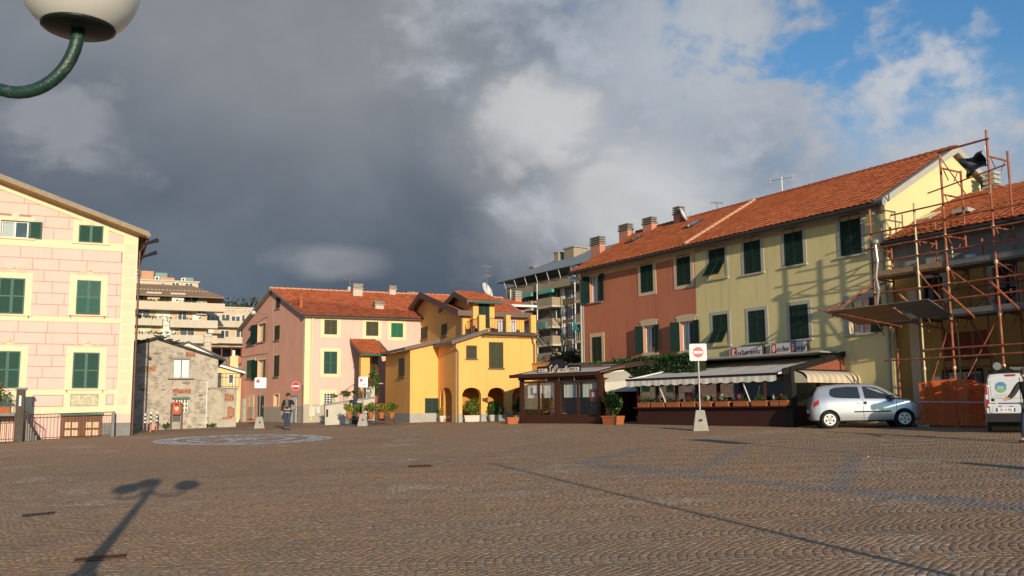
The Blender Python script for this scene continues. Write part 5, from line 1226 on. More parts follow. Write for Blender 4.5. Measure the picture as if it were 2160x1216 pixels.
m = MB(); wall(m, 0, JW, -.5, [(0, zmid), (JW, zmid)], [J3]); m.build('ground_floor_wall', M_OCH, jh)
a, b, c, d = JF.rect(1925, 690, 1945, 900); MB().box(a, b, -.02, .0, -.4, zcem-.4).build('beige_pilaster', M_BTRIM, jh)
a, b, c, d = JF.rect(1990, 700, 2085, 760); MB().box(a, b, -.015, .0, c, d).build('brown_panel', M_BRN, jh)
m = MB(); m.poly([(JW, 0, -.5), (JW, 8, -.5), (JW, 8, JE), (JW, yy_, jz2), (JW, 0, JE)]); m.poly([(0, 8, -.5), (0, 8, JE), (JW, 8, JE), (JW, 8, -.5)]); m.build('end_wall', M_OCH, jh)
for rc_ in (J1, J2, J4): window(jh, rc_, None, 'open', M_GTRIM, M_GREEND, mframe=M_IRON, trim=(.16, .14, .1), sill=False, curtain=False)
wn = window(jh, J3, None, 'open', M_IRON, M_GREEND, mframe=M_GALV, trim=(.06, .1, .05), sill=False, curtain=True, name='shop_window')
a, b, c, d = JF.rect(1968, 795, 1985, 812); MB().box(a, b, -.04, 0, c, d).build('notice', M_WHITE, jh)
m = MB(); sj = (jz2-JE)/yy_; slab(m, [(0, -.5, JE-.5*sj), (JW, -.5, JE-.5*sj), (JW, yy_, jz2), (0, yy_, jz2)], .1); slab(m, [(0, yy_, jz2), (JW, yy_, jz2), (JW, 8.2, JE), (0, 8.2, JE)], .1); jr = m.build('roof', M_STONEG, jh)
tile_roof(jr, (0, -.58, JE-.5*sj+.11), (1, 0, 0), Vector((0, 1, sj)).normalized(), (yy_+.5)*math.hypot(1, sj), lambda v: (.02, JW-.1), .30, .36, M_TILE, 300)
MB().tube((0, -.62, JE-.5*sj), (JW, -.62, JE-.5*sj), .08, n=8).build('gutter', M_GUTTERD, jh)
# roof hollow with dormer deck and skylight
for px_, py_, mt_, nm in ((1958, 462, M_GLASS, 'skylight'), (2040, 458, M_WHITE, 'open_skylight')):
    yv = 1.6 if nm == 'skylight' else 1.2; p = JF.py(px_, py_, yv); ang = math.atan(sj)
    T = Matrix.Translation((p.x, yv, JE+sj*yv+.2)) @ Matrix.Rotation(ang-(0 if nm == 'skylight' else .5), 4, 'X'); o = MB(T).box(-.3, .3, -.4, .4, -.08, .06).build(nm, M_GTRIM, jr); MB(T).box(-.25, .25, -.34, .34, .062, .07).build('pane', mt_, o)
p = JF.py(2080, 440, 2.2); MB().box(p.x-1.2, p.x+2.5, 1.4, 2.6, p.z-.35, p.z-.1).build('roof_deck_edge', M_GUTTERD, jr); MB().box(p.x-1.1, p.x+2.4, 1.5, 2.5, p.z-.9, p.z-.35).build('dormer_front', M_OCH, jr)
p = JF.py(2085, 372, 5); chimney(jr, JF.py(2092, 385, 5.2).x, 5.2, jz2-.6, JF.py(2092, 364, 5.2).z, .42, .34, M_GTRIM, M_GTRIM, 3)
# ------------------------------------------------------------------ scaffold
M_SCF = mat('rust_red_scaffold_tube', (.30, .082, .04), .6, .4, 5, .15, 40, col2=(.38, .27, .17), c2=.62, c2scale=4)
M_SCG = mat('zinc_scaffold_tube', (.34, .27, .17), .5, .3, 6, metal=.4)
M_DECK = mat('galvanised_deck_board', (.20, .195, .19), .6, .3, 4, metal=.4, streak=.2)
M_DECKW = mat('scaffold_timber_board', (.33, .20, .115), .85, .3, 4, .3, 30)
M_COUP = mat('steel_coupler', (.50, .43, .29), .45, .3, 8, metal=.6)
sc = thing('scaffold', 'rusty tube scaffold with boarded decks standing before the ochre house', 'scaffold', loc=GF.w(GL, -1.3, 0), rz=GF.rz)
KF = Fr(sc.location, GF.rz)
def gk(x, y): w_ = KF.w(x, y); return gz(w_.x, w_.y)-KF.o.z
def tubep(a, b, r=.03, mt=None, name='tube'): return MB().tube(a, b, r*1.22, n=7).build(name, mt or M_SCF, sc)
yf, yb2 = 0.0, 1.05
D1, D2 = KF.py(2000, 668, .5).z, KF.py(2000, 566, .5).z
topF = {}
cols = []
for px, ytop in ((1849, 440), (1945, 425), (2008, 312), (2112, 266), (None, 300), (None, 420), (None, 420), (None, 420)):
    if px: x = KF.py(px, 700, yf).x
    else: x = cols[-1][0]+1.8
    zt = KF.py(px, ytop, yf).z if px else D2+2.2
    cols.append((x, zt))
for i, (x, zt) in enumerate(cols):
    tubep((x, yf, gk(x, yf) if i else D1+.0), (x, yf, zt), .032, M_SCF if i != 1 else M_SCG, 'upright')
    zb_ = min(zt, D2+1.9) if i not in (2, 3) else zt-.55
    tubep((x+.02, yb2, gk(x, yb2)), (x+.02, yb2, zb_), .032, M_SCF, 'upright')
    for z in (D1-.08, D2-.08, D2+1.0, D2+2.4, D2+3.3):
        if z < min(zt, zb_)+.02: tubep((x, yf, z), (x, yb2, z-.02), .026, M_SCF, 'transom'); tubep((x, .12, z), (x, .38, z-.38), .014, M_SCF, 'gusset'); tubep((x, yb2-.12, z), (x, yb2-.38, z-.38), .014, M_SCF, 'gusset')
    for z in (gk(x, yf)+1.9, D1-.1, D1+1.0, D2-.1, D2+.5, D2+1.0):
        if z < zt and (i or z > D1): MB().lathe([(.05, -.06), (.06, 0), (.05, .06)], (x, yf, z), 7).build('coupler', M_COUP, sc); 
    if i: MB().box(x-.1, x+.1, yf-.1, yf+.1, gk(x, yf)-.02, gk(x, yf)+.03).build('base_plate', M_GALV, sc)
X0, X1 = cols[0][0], cols[-1][0]
for z, xa_2, xb_2 in ((D1+.5, X0, X1), (D1+1.0, X0, X1), (D2+.5, X0, X1), (D2+1.0, X0-.4, X1), (D2+1.55, X0-.35, cols[4][0]), (D1-1.1, cols[1][0], X1), (2.2, cols[0][0]+.3, X1)):
    tubep((xa_2, yf-.05, z), (xb_2, yf-.05, z), .026, M_SCF, 'ledger')
for z in (D1-1.0, D1+.95, 1.9): tubep((cols[1][0], yb2-.05, z), (X1, yb2-.05, z), .026, M_SCF, 'ledger')
zt3, zt2 = cols[3][1], cols[2][1]
tubep((cols[2][0]-.05, yf-.05, zt2-.05), (cols[3][0]+.1, yf-.05, zt2-.03), .03, M_SCF, 'ledger'); tubep((cols[2][0]-.5, yf-.06, zt2-1.35), (cols[3][0]+.6, yf-.06, zt2-1.0), .02, M_SCF, 'ledger')
tubep((cols[1][0]-.9, yf-.06, D2+2.05), (cols[3][0], yf-.06, D2+2.1), .024, M_SCF, 'ledger')
for i, (a, b) in enumerate(((cols[2], cols[3]), (cols[1], cols[2]), (cols[3], cols[4]), (cols[4], cols[5]))):
    tubep((a[0], yb2+.04, D1-.2), (b[0], yb2+.04, .3), .02, M_SCF, 'brace'); tubep((a[0], yf+.05, D2-.1), (b[0], yf+.05, D1+.1), .02, M_SCF, 'brace')
for i in range(1, 6):
    a, b = cols[i], cols[i+1]; tubep((b[0], yf+.03, D1-.1), (a[0], yf+.03, .9), .018, M_SCF, 'brace'); tubep((a[0]+.6, yb2, gk(a[0], yb2)), (a[0]+.6, yb2, D2+.9), .026, M_SCG if i % 2 else M_SCF, 'upright')
    tubep((a[0], yb2-.03, D1+.1), (b[0], yb2-.03, D2-.15), .018, M_SCF, 'brace')
tubep((cols[2][0], yf, zt2-.2), (cols[2][0]+.5, yb2, zt2-2.0), .016, M_SCF, 'brace')
# decks: boards bay by bay
for z, mts in ((D1, M_DECK), (D2, M_DECK)):
    for i in range(len(cols)-1):
        a, b = cols[i][0], cols[i+1][0]
        for j in range(3): MB().box(a+.02, b-.02, .06+j*.33, .06+j*.33+.31, z-.055, z).build('deck_board', M_DECKW if (z == D2 and i in (0, 1)) else mts, sc)
        MB().box(a+.02, b-.02, yf+.01, yf+.045, z, z+.17).build('toe_board', M_DECKW if (z == D2 and i < 2) else M_DECK, sc)
# slanting catch fan at the left end of the lower deck
fx = X0-.1; wv = Vector((-1.9, -.15, .55))
for j in range(5):
    for i, (xa2, xb2, mt2) in enumerate(((X0-1.15, cols[1][0]-.35, M_DECKW), (cols[1][0]-.33, cols[2][0]+.1, M_DECK))):
        y0, z0 = -1.25+j*.25, D1+.42-j*.095; m = MB(); slab(m, [(xa2+.1*j, y0, z0), (xb2, y0, z0), (xb2, y0+.235, z0-.09), (xa2+.1*j, y0+.235, z0-.09)], .028); m.build('fan_board', mt2, sc)
for j in (0, 1): tubep((X0-1.6, -1.1+j*2.3, D1+.55), (cols[1][0], -1.05+j*2.3, D1-.35), .026, M_SCF, 'fan_tube')
tubep((X0-1.1, -1.05, D1+.2), (X0+.2, 0, D1+1.6), .024, M_SCF, 'fan_tube'); tubep((X0-1.5, -.9, D1+.45), (X0-.2, .9, D1+1.5), .024, M_SCF, 'fan_tube')
for j in range(3): tubep((cols[1][0]+.2+j*1.6, -1.35, D1+.7), (cols[1][0]+.2+j*1.6, .2, D1-.15), .03, M_SCF, 'fan_tube')
# debris chute of dented pipe
ch = thing('rubbish_chute', 'dented grey sheet metal pipe hanging at the left end of the scaffold', 'pipe', loc=KF.w(X0+.25, -.12, D2-.4), rz=KF.rz)
MB().path([(0, 0, 1.55), (.05, 0, .9), (-.05, 0, .35), (.06, -.05, -.1), (-.08, 0, -.7), (-.02, 0, -1.2)], [.055, .065, .055, .07, .05, .045], 9).build('pipe', M_GALV, ch)
MB().lathe([(.06, 0), (.13, .05), (.14, .16), (.05, .22)], (.0, 0, 1.5), 9).build('hopper', M_GALV, ch)
# black sheet tied at the top
tp = thing('black_tarpaulin', 'black plastic sheet flapping between the top scaffold uprights', 'tarpaulin', loc=KF.w(cols[3][0]-.05, -.06, zt3-1.0), rz=KF.rz)
G_ = []
for i in range(13):
    v = i/12; row = []
    for j in range(17):
        u = j/16; wdt = .72-.1*v
        row.append((-u*wdt*1.15, -.12*math.sin(u*7+v*5)-.08*math.sin(v*9), .36-v*(.52+.18*u)-.10*u-.05*math.sin(u*3.1)*(1-v)+.03*math.sin(u*9)*v))
    G_.append(row)
MB().grid(G_).build('sheet', mat('black_plastic_sheet', (.022, .024, .028), .35, .2, 5, spec=.5), tp, True); MB().tube((0, 0, .5), (0, .02, .3), .015).build('tie_rope', M_WHITE, tp)
bk = thing('white_bucket', 'white plaster bucket standing on the upper scaffold deck', 'bucket', loc=KF.w(KF.py(2048, 553, .6).x, .6, D2), rz=0); MB().lathe([(.15, 0), (.17, .3), (.185, .31), (.185, .34), (.16, .34), (.14, .05), (.01, .04)], n=16).build('bucket', M_WHITE, bk, False); MB().path([(.17*math.cos(t/8*math.pi), 0, .32+.06*math.sin(t/8*math.pi)) for t in range(9)], .007, 4).build('handle', M_GALV, bk)
# orange safety net round the foot of the scaffold
nt = thing('orange_safety_net', 'bright orange plastic safety net around the foot of the scaffold', 'net', loc=KF.w(cols[1][0], -.12, gk(cols[1][0], -.1)), rz=KF.rz)
M_NET = mat('orange_net_plastic', (.92, .19, .03), .5, .35, 3, spec=.4, trans=.45)
q = MB(); nw = cols[3][0]-cols[1][0]+1.2
def netp(u, z):
    sag = .10*math.sin(u*2.1+.4)-.06*u; zz = z*(1-.10*max(0, u-1.7)) 
    w_ = (u+.12*z) % .72/.72; saw = -.34+.40*w_ if w_ < .86 else -.34+.40*.86*(1-(w_-.86)/.14)
    return (u, saw*.9-.03*math.sin(z*5+u), zz+.06*math.sin(u*1.3)*z)
for i in range(30):
    z0 = .06+i*.046; 
    q.grid([[netp(u*nw/90, z0+.006*math.sin(u*.4+i)), netp(u*nw/90, z0+.033+.006*math.sin(u*.4+i))] for u in range(91)])
for j in range(41*2): u = j*nw/82; q.grid([[netp(u, z*.1+.06), netp(u+.011, z*.1+.06)] for z in range(15)])
o = q.build('mesh_net', M_NET, nt)
MB().path([netp(u*nw/60, .82)[0:1]+(-.38, .82-.0014*u) for u in range(61)], .022, 4).build('barrier_tape', mat('white_red_barrier_tape', (.55, .40, .48), .6, .3, 9), nt)
fb = thing('scaffold_foot_block', 'pale timber block under the front scaffold foot by the net', 'block', loc=KF.w(cols[1][0]+.05, -.25, gk(cols[1][0], -.25)), rz=KF.rz+.2); MB().prismx([(-.12, 0), (.12, 0), (.12, .1), (.02, .13), (-.12, .1)], -.18, .2).build('timber', M_CONC, fb); MB().box(-.1, .12, -.08, .08, .13, .16).build('wedge', M_GALV, fb)
# unseen house added beyond the right edge to shade the scaffolded front
NF_ = Fr(GF.w(GL+12.0, -2.9, 0), GF.rz); nh = thing('added_shading_house', 'unseen plain ochre house added beyond the right edge to shade the scaffolded front', 'house', NF_)
m = MB(); wall(m, 0, 8, -1, [(0, 7.2), (8, 7.2)]); m.poly([(0, 9, -1), (0, 0, -1), (0, 0, 7.2), (0, 4.5, 8.8), (0, 9, 7.2)]); m.poly([(8, 0, -1), (8, 9, -1), (8, 9, 7.2), (8, 4.5, 8.8), (8, 0, 7.2)]); m.poly([(0, 9, -1), (0, 9, 7.2), (8, 9, 7.2), (8, 9, -1)]); m.build('wall', M_OCH, nh)
m = MB(); slab(m, [(-.3, -.4, 7.1), (8.3, -.4, 7.1), (8.3, 4.5, 8.85), (-.3, 4.5, 8.85)], .14); slab(m, [(-.3, 4.5, 8.85), (8.3, 4.5, 8.85), (8.3, 9.4, 7.1), (-.3, 9.4, 7.1)], .14); m.build('roof', M_TILEF, nh)
for x_ in (1.5, 4.5):
    for z_ in (1.4, 4.6): window(nh, (x_, x_+1.1, z_, z_+1.6), None, 'closed', M_GTRIM, M_GREEND)
# ================================================================== glazed veranda
M_BRNW = mat('mahogany_veranda_frame', (.050, .019, .011), .45, .25, 6, .1, coat=.1)
VL_, VR_ = gpt(1097, 894), gpt(1268, 894.5); vaz = math.degrees(math.atan2(VR_.x-VL_.x, VR_.y-VL_.y)); VF = Fr(VL_, R(90-vaz))
vh = thing('glazed_veranda', 'brown timber glazed veranda with net curtains beside the yellow house', 'veranda', VF)
VWd = (VR_-VL_).xy.length; zV = VF.py(1180, 800).z; VD = 3.6
def vg(x, y): w_ = VF.w(x, y); return gz(w_.x, w_.y)-VF.o.z
for a, b in ((0, .16), (VWd*.455, VWd*.455+.22), (VWd-.16, VWd)): MB().box(a, b, -.02, .16, vg(a, 0)-.1, zV).build('post', M_BRNW, vh)
MB().box(0, VWd, .0, .14, -.1, .32).build('bottom_rail', M_BRNW, vh); MB().box(-.05, VWd+.05, -.05, .16, zV, zV+.16).build('top_rail', M_BRNW, vh)
xs_ = [.16, VWd*.455*.5+.06, VWd*.455, VWd*.455+.22, VWd*.455+.22+(VWd*.545-.38)*.49, VWd-.16]
for a, b in ((0, 1), (1, 2), (3, 4), (4, 5)):
    x0, x1 = xs_[a], xs_[b]; f = MB(); ring(f, x0+.06, x1-.06, .42, zV-.16, .055, .1, .1, .02, .08); f = f.build('glass_door', M_BRNW, vh)
    MB().poly([(x0+.06, .05, .42), (x1-.06, .05, .42), (x1-.06, .05, zV-.16), (x0+.06, .05, zV-.16)]).build('pane', M_GLASS, f)
    n = 40; cu = MB(); cu.grid([[(x0+.08+(x1-x0-.16)*j/n, .3+.025*math.sin(j*1.9+x0)+.01*math.sin(j*4.7), z) for j in range(n+1)] for z in (zV-.85-.0, zV-.16)]); cu.build('curtain', M_CURT, f, True)
MB().box(-.06, 0, .0, VD, -.1, .5).build('side_rail', M_BRNW, vh); MB().poly([(-.03, .1, .4), (-.03, VD, .4), (-.03, VD, zV), (-.03, .1, zV)]).build('side_pane', M_GLASS, vh)
MB().poly([(VWd-.03, .1, .1), (VWd-.03, VD, .1), (VWd-.03, VD, zV), (VWd-.03, .1, zV)]).build('side_panel', M_BRNW, vh)
MB().box(-.1, VWd+.1, VD, VD+.1, -.1, zV+.8).build('back_wall', mat('ochre_inner_wall', (.20, .10, .035), .9, .1), vh); MB().box(-.05, VWd, .2, VD, -.12, .02).build('floor', M_TERRA, vh)
m = MB(); slab(m, [(-.25, -.35, zV+.18), (VWd+.2, -.35, zV+.18), (VWd+.2, VD+.2, zV+.85), (-.25, VD+.2, zV+.85)], .07); vr = m.build('roof', mat('brown_roof_sheet', (.16, .10, .065), .8, .25, 3), vh)
for a, b in ((.35, VWd*.45), (VWd*.5, VWd-.15)):
    m = MB(); slab(m, [(a, -.2, zV+.285), (b, -.2, zV+.285), (b, 1.0, zV+.50), (a, 1.0, zV+.50)], .02); m.build('roof_light', mat('pale_polycarbonate', (.50, .49, .47), .4, .08), vr)
MB().box(-.3, VWd+.25, -.42, -.34, zV+.10, zV+.26).build('fascia', M_BRNW, vr)
for i, (x, y) in enumerate(((.8, 1.4), (2.6, 1.7), (3.9, 1.3))):
    sd_ = ('left', 'middle', 'right')[i]
    t = thing('cafe_table', f'cafe table dimly seen through the veranda glass, {sd_} one', 'table', loc=VF.w(x, y, .02), rz=.3*i, group='tables in the veranda'); MB().lathe([(.38, .72), (.38, .75)], n=16).build('table_top', M_WOOD, t); MB().lathe([(.2, 0), (.04, .05), (.04, .72)], n=10).build('table_leg', M_IRON, t)
    t = thing('cafe_chair', f'cane chair dimly seen through the veranda glass, {sd_} one', 'chair', loc=VF.w(x+.55, y+.1, .02), rz=1.3+.4*i, group='chairs in the veranda'); MB().box(-.2, .2, -.2, .2, .43, .47).build('seat', M_DECKW, t); MB().box(-.2, .2, .18, .22, .5, .92).build('backrest', M_DECKW, t)
    for sx in (-.17, .17):
        for sy in (-.17, .17): MB().tube((sx, sy, 0), (sx, sy, .43), .018, n=5).build('leg', M_DECKW, t)
rb = thing('menu_case', 'red menu case hanging inside the right veranda pane', 'menu case', loc=VF.w(VWd-.55, .22, 1.0), rz=VF.rz); MB().box(-.18, .18, 0, .05, 0, .55).build('case', M_SIGNR, rb); MB().box(-.1, .1, -.006, 0, .2, .4).build('notice', M_SIGNW, rb)
wn_ = thing('paper_notice', 'white paper notice stuck inside the left veranda pane', 'notice', loc=VF.w(.75, .09, zV-.62), rz=VF.rz); MB().box(0, .55, 0, .006, 0, .36).build('sheet', M_WHITE, wn_)
# sign over it
vs = thing('veranda_sign', 'dark arched sign board reading La Piazzetta on the veranda roof', 'sign', loc=VF.w(VF.py(1133, 788, -.1).x, -.1, VF.py(1133, 789, -.1).z), rz=VF.rz)
SF2 = Fr(vs.location, VF.rz); wS = SF2.py(1224, 785, 0).x; hS = SF2.py(1133, 774, 0).z
rise = (SF2.py(1224, 783, 0).z-0)*1.0
x1s, x2s = wS*.24, wS*.72; arc = [(x1s+(x2s-x1s)*t/10, hS+.02+.28*math.sin(math.pi*t/10)) for t in range(11)]
MB().prism([(0, 0), (wS, 0), (wS, hS), *arc[::-1], (0, hS)], 0, .07).build('board', mat('navy_black_board', (.018, .018, .028), .45, .1), vs)
letters(vs, 'La', SCR, wS*.27, .10*hS, hS*1.25, -.002, M_LETW, .11, 30, wmax=wS*.13, slant=.15); letters(vs, 'Piazzetta', SCR, wS*.40, .10*hS, hS*1.05, -.002, M_LETW, .11, 30, wmax=wS*.34, slant=.15)
for tx, xx, ww in (('ENOTECA', .03, .21), ('BIRRERIA', .755, .22)):
    MB().box(wS*xx, wS*(xx+ww), -.006, 0, hS*.22, hS*.66).build('name_panel', M_LETW, vs); letters(vs, tx, CAP, wS*(xx+.008), hS*.30, hS*.36, -.0065, M_INK, .16, 0, wmax=wS*(ww-.02))
for xx in (.2, .5, .85): MB().tube((wS*xx, .04, 0), (wS*xx, .04, -.35), .02, n=5).build('sign_leg', M_GALV, vs)
# hedge and roof terrace behind
hd = thing('clipped_hedge', 'clipped green hedge on the terrace in front of the red house', 'hedge', loc=GF.w(0, -2.2, 0), rz=GF.rz); HF = Fr(hd.location, GF.rz)
hx0, hx1 = HF.py(1160, 770, 0).x, HF.py(1500, 760, 0).x; hz = HF.py(1400, 752, 0).z
def hedge(par, x0, x1, y0, y1, zb, zt0, zt1, n, seed, mt=None):
    g = np.random.default_rng(seed); u = g.random(n); p = np.stack([x0+(x1-x0)*u, g.uniform(y0, y1, n), zb+(zt0+(zt1-zt0)*u-zb)*g.random(n)**.6+.06*np.sin(u*37)], 1)
    t = g.normal(size=(n, 3)); t /= np.linalg.norm(t, axis=1)[:, None]; q_ = np.cross(t, g.normal(size=(n, 3))); q_ /= np.linalg.norm(q_, axis=1)[:, None]; s = .07*g.uniform(.6, 1.3, n)[:, None]
    V = np.stack([p-t*s, p+q_*s*.5, p+t*s, p-q_*s*.5], 1).reshape(-1, 3); o = link('foliage', np_mesh('foliage', V, np.arange(4*n).reshape(-1, 4), mt or M_LEAFD, g.random(n)), None, par)
    MB().box(x0+.05, x1-.05, y0+.12, y1-.12, zb, min(zt0, zt1)-.15).build('inner_branches', mat('hedge_inner_twigs', (.02, .03, .012), .95, .3), par)
za0, za1 = HF.py(1190, 771, 0).z, HF.py(1300, 763, 0).z; hxm = HF.py(1300, 765, 0).x
hedge(hd, hx0, hxm, -.3, .5, za0-.9, za0, za0, 3200, 3, M_LEAF)
hd2 = thing('clipped_hedge', 'taller dark clipped hedge below the red house lower windows', 'hedge', loc=GF.w(0, -2.4, 0), rz=GF.rz); HF2 = Fr(hd2.location, GF.rz)
hedge(hd2, HF2.py(1300, 765, 0).x, HF2.py(1475, 750, 0).x, -.35, .5, HF2.py(1400, 790, 0).z, HF2.py(1340, 756, 0).z, HF2.py(1460, 745, 0).z, 5200, 4)
# ================================================================== restaurant with awnings
M_WINE = mat('dark_wine_panel', (.050, .016, .014), .6, .2, 2)
M_CANV = mat('white_canvas', (.76, .70, .60), .85, .06, 2, trans=.25)
def stripe_mat(name, c1, c2, axis_fr, period=.28):
    m = bpy.data.materials.new(name); m.use_nodes = True; k = NT(m.node_tree); o = k.n('ShaderNodeOutputMaterial'); b = k.n('ShaderNodeBsdfPrincipled', {'Roughness': .9, 'Specular IOR Level': .2})
    P = k.n('ShaderNodeNewGeometry').outputs['Position']; d = axis_fr.M.to_3x3() @ Vector((1, 0, 0))
    u = k.n('ShaderNodeVectorMath', {0: P, 1: tuple(d)}, operation='DOT_PRODUCT').outputs['Value']
    s = k.ramp(k.math('PINGPONG', u, period/2), period*.19, period*.31); c = k.mix(s, c1, c2)
    v = k.math('MULTIPLY_ADD', k.noise(P, 1.7, 5, .6), .5, .75); c = k.mix(1.0, c, k.n('ShaderNodeCombineColor', {0: v, 1: v, 2: v}).outputs[0], 'MULTIPLY')
    k.set(b, 'Base Color', c); t = k.n('ShaderNodeBsdfTranslucent', {'Color': c}); mx = k.n('ShaderNodeMixShader', {0: .14})
    k.t.links.new(b.outputs[0], mx.inputs[1]); k.t.links.new(t.outputs[0], mx.inputs[2]); k.t.links.new(mx.outputs[0], o.inputs[0]); return m
RL_, RR_ = gpt(1346, 896), gpt(1666, 901.5); raz = math.degrees(math.atan2(RR_.x-RL_.x, RR_.y-RL_.y)); RF = Fr(RL_, R(90-raz)); RW = (RR_-RL_).xy.length
rh = thing('restaurant_veranda', 'dark wine coloured restaurant veranda with window strip under a striped awning', 'veranda', RF)
def rg(x, y): w_ = RF.w(x, y); return gz(w_.x, w_.y)-RF.o.z
RD = 3.6; zs = RF.py(1500, 858).z; zw = RF.py(1500, 800).z
MB().box(0, RW, 0, .15, -.3, zs).build('front_panel', M_WINE, rh); MB().box(-.02, RW+.02, -.22, .16, zs-.05, zs).build('shelf', M_WINE, rh)
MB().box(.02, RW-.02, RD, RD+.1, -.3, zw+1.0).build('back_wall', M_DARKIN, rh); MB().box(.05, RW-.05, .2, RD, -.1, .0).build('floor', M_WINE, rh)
for i in range(8):
    x = RW*i/7; MB().box(x-.05, x+.05, .01, .13, zs, zw+.1).build('mullion', M_IRON if i % 2 else M_WINE, rh)
for i in range(7): MB().poly([(RW*i/7+.05, .07, zs), (RW*(i+1)/7-.05, .07, zs), (RW*(i+1)/7-.05, .07, zw+.05), (RW*i/7+.05, .07, zw+.05)]).build('pane', M_GLASS, rh)
for i in (0, 1, 2): cu = MB(); n = 24; cu.grid([[(RW*i/7+.1+(RW/7-.2)*j/n, .3+.03*math.sin(j*2.1), z) for j in range(n+1)] for z in (zs+.02, zw+.05)]); cu.build('blind', mat('grey_gauze_blind', (.16, .16, .15), .9, .15, 6), rh)
MB().box(RW*.98, RW+.18, -.02, .25, -.3, zw+.3).build('corner_post', M_IRON, rh)
# end wall of the veranda: brown gable panel
zg0, zgA = RF.pxp(1690, 782, RW).z, RF.pxp(1800, 747, RW).z; yA = RF.pxp(1800, 770, RW).y; yE = RF.pxp(1862, 790, RW).y
M_BGAB = mat('red_brown_gable_board', (.26, .082, .048), .8, .15, 3)
MB().poly([(RW, .15, zg0-.1), (RW, yE, zg0-.1), (RW, yE, zg0), (RW, yA, zgA), (RW, .15, zg0)]).build('gable_board', M_BGAB, rh)
m = MB(); slab(m, [(RW+.02, -.35, zg0-.18), (RW+.1, -.35, zg0-.18), (RW+.1, yA, zgA-.02), (RW+.02, yA, zgA-.02)], .22); m.build('gable_trim', M_IRON, rh)
m = MB(); slab(m, [(RW+.02, yA, zgA-.02), (RW+.1, yA, zgA-.02), (RW+.1, yE, zg0), (RW+.02, yE, zg0)], .14); m.build('gable_trim', M_IRON, rh)
MB().box(RW-.05, RW-.02, .2, yE, -.3, zs).build('end_panel', M_WINE, rh); MB().poly([(RW-.03, .2, zs), (RW-.03, yE, zs), (RW-.03, yE, zg0-.12), (RW-.03, .2, zg0-.12)]).build('end_pane', M_GLASS, rh)
for f_ in (.3, .62): MB().box(RW-.06, RW+.0, yE*f_-.05, yE*f_+.05, zs, zg0-.1).build('mullion', M_IRON, rh)
MB().lathe([(.03, 0), (.06, .05), (.05, .18), (.02, .2)], (RW+.16, yA+.1, zgA-.28), 8).build('gable_lamp', M_WHITE, rh)
# striped awning
AWF = RF; zf_ = RF.py(1500, 793, -.55).z; yb_a = yA-.05
aw = thing('striped_awning', 'grey and beige striped awning with scalloped edge over the restaurant front', 'awning', RF)
M_STR = stripe_mat('grey_beige_striped_canvas', (.84, .80, .73, 1), (.68, .62, .54, 1), RF, .34)
zb_a = zgA+.02; n = 16
rows = []
for i in range(n+1):
    t = i/n; y = -.55+(yb_a+.55)*t; z = zf_+(zb_a-zf_)*t-.10*math.sin(math.pi*t); rows.append([(x*RW/24-.05, y, z+.012*math.sin(x*1.7)*math.sin(math.pi*t)) for x in range(25)])
MB().grid(rows).build('canvas', M_STR, aw, True)
va = MB(); nn = 150; va.grid([[(RW*i/nn-.05, -.57, zf_-.05), (RW*i/nn-.05, -.575-.012*math.sin(i*.4), zf_-.26-.05*abs(math.sin(math.pi*i*15/nn)))] for i in range(nn+1)]); va.build('valance', M_STR, aw)
MB().box(-.08, RW+.02, -.60, -.53, zf_-.07, zf_+.01).build('front_bar', M_IRON, aw); MB().box(-.1, RW+.1, yb_a-.02, yb_a+.12, zb_a-.05, zb_a+.15).build('awning_cassette', M_IRON, aw)
for x in (-.06, RW+.0): MB().tube((x, -.55, zf_-.03), (x, yb_a, zb_a-.05), .035, n=6).build('awning_arm', M_WHITE, aw)
for x in (RW*.22, RW*.78): MB().tube((x, -.52, zf_-.1), (x+.06, -.05, zs+.05), .022, n=5).build('awning_pole', M_WHITE, aw)
# front awning over the end wall
EFr = Fr(RF.w(RW, 0, 0), RF.rz+R(90)); e0, e1 = EFr.py(1677, 795, -.2).x, EFr.py(1852, 795, -.2).x
ea = thing('cream_awning', 'cream striped awning on the end wall of the restaurant above the car', 'awning', EFr)
M_STR2 = stripe_mat('cream_striped_canvas', (.72, .62, .47, 1), (.58, .49, .37, 1), EFr, .36)
zt_, zm_ = EFr.py(1760, 784, -.1).z, EFr.py(1760, 808, -.75).z
MB().grid([[(e0+(e1-e0)*j/20+(.10*(1 if j == 0 else -1 if j == 20 else 0))*(1-i/8), -.1-.62*math.sin(i/8*math.pi/2), zm_+.12+(zt_-zm_-.12)*math.cos(i/8*math.pi/2)) for j in range(21)] for i in range(9)]+[[(e0+(e1-e0)*j/20, -.722, zm_) for j in range(21)]]).build('canvas', M_STR2, ea, False)
for x in (e0, e1): MB().poly([(x, -.1, zt_), (x, -.5, zt_-.15), (x, -.715, zm_+.1), (x, -.72, zm_), (x, -.1, zm_)]).build('side_cheek', M_STR2, ea)
MB().box(e0, e1, -.1, -.02, zt_-.03, zt_+.06).build('wall_bar', M_IRON, ea)
# folded plastic curtain at the corner next to the scaffold
pc = thing('folded_canvas_curtain', 'grey striped canvas curtain hanging folded between veranda and scaffold', 'curtain', loc=EFr.w(e1+.15, -.1, zm_-.2), rz=EFr.rz+.3)
MB().grid([[(.75*j/24*(1-.25*i/6), .06*math.sin(j*1.3)-.1*i/6, .0+1.0*i/6+.03*math.sin(j*.8)) for j in range(25)] for i in range(7)]).build('canvas', M_STR2, pc, True); MB().tube((0, 0, 1.0), (.6, -.1, 1.02), .02).build('rail', M_IRON, pc)
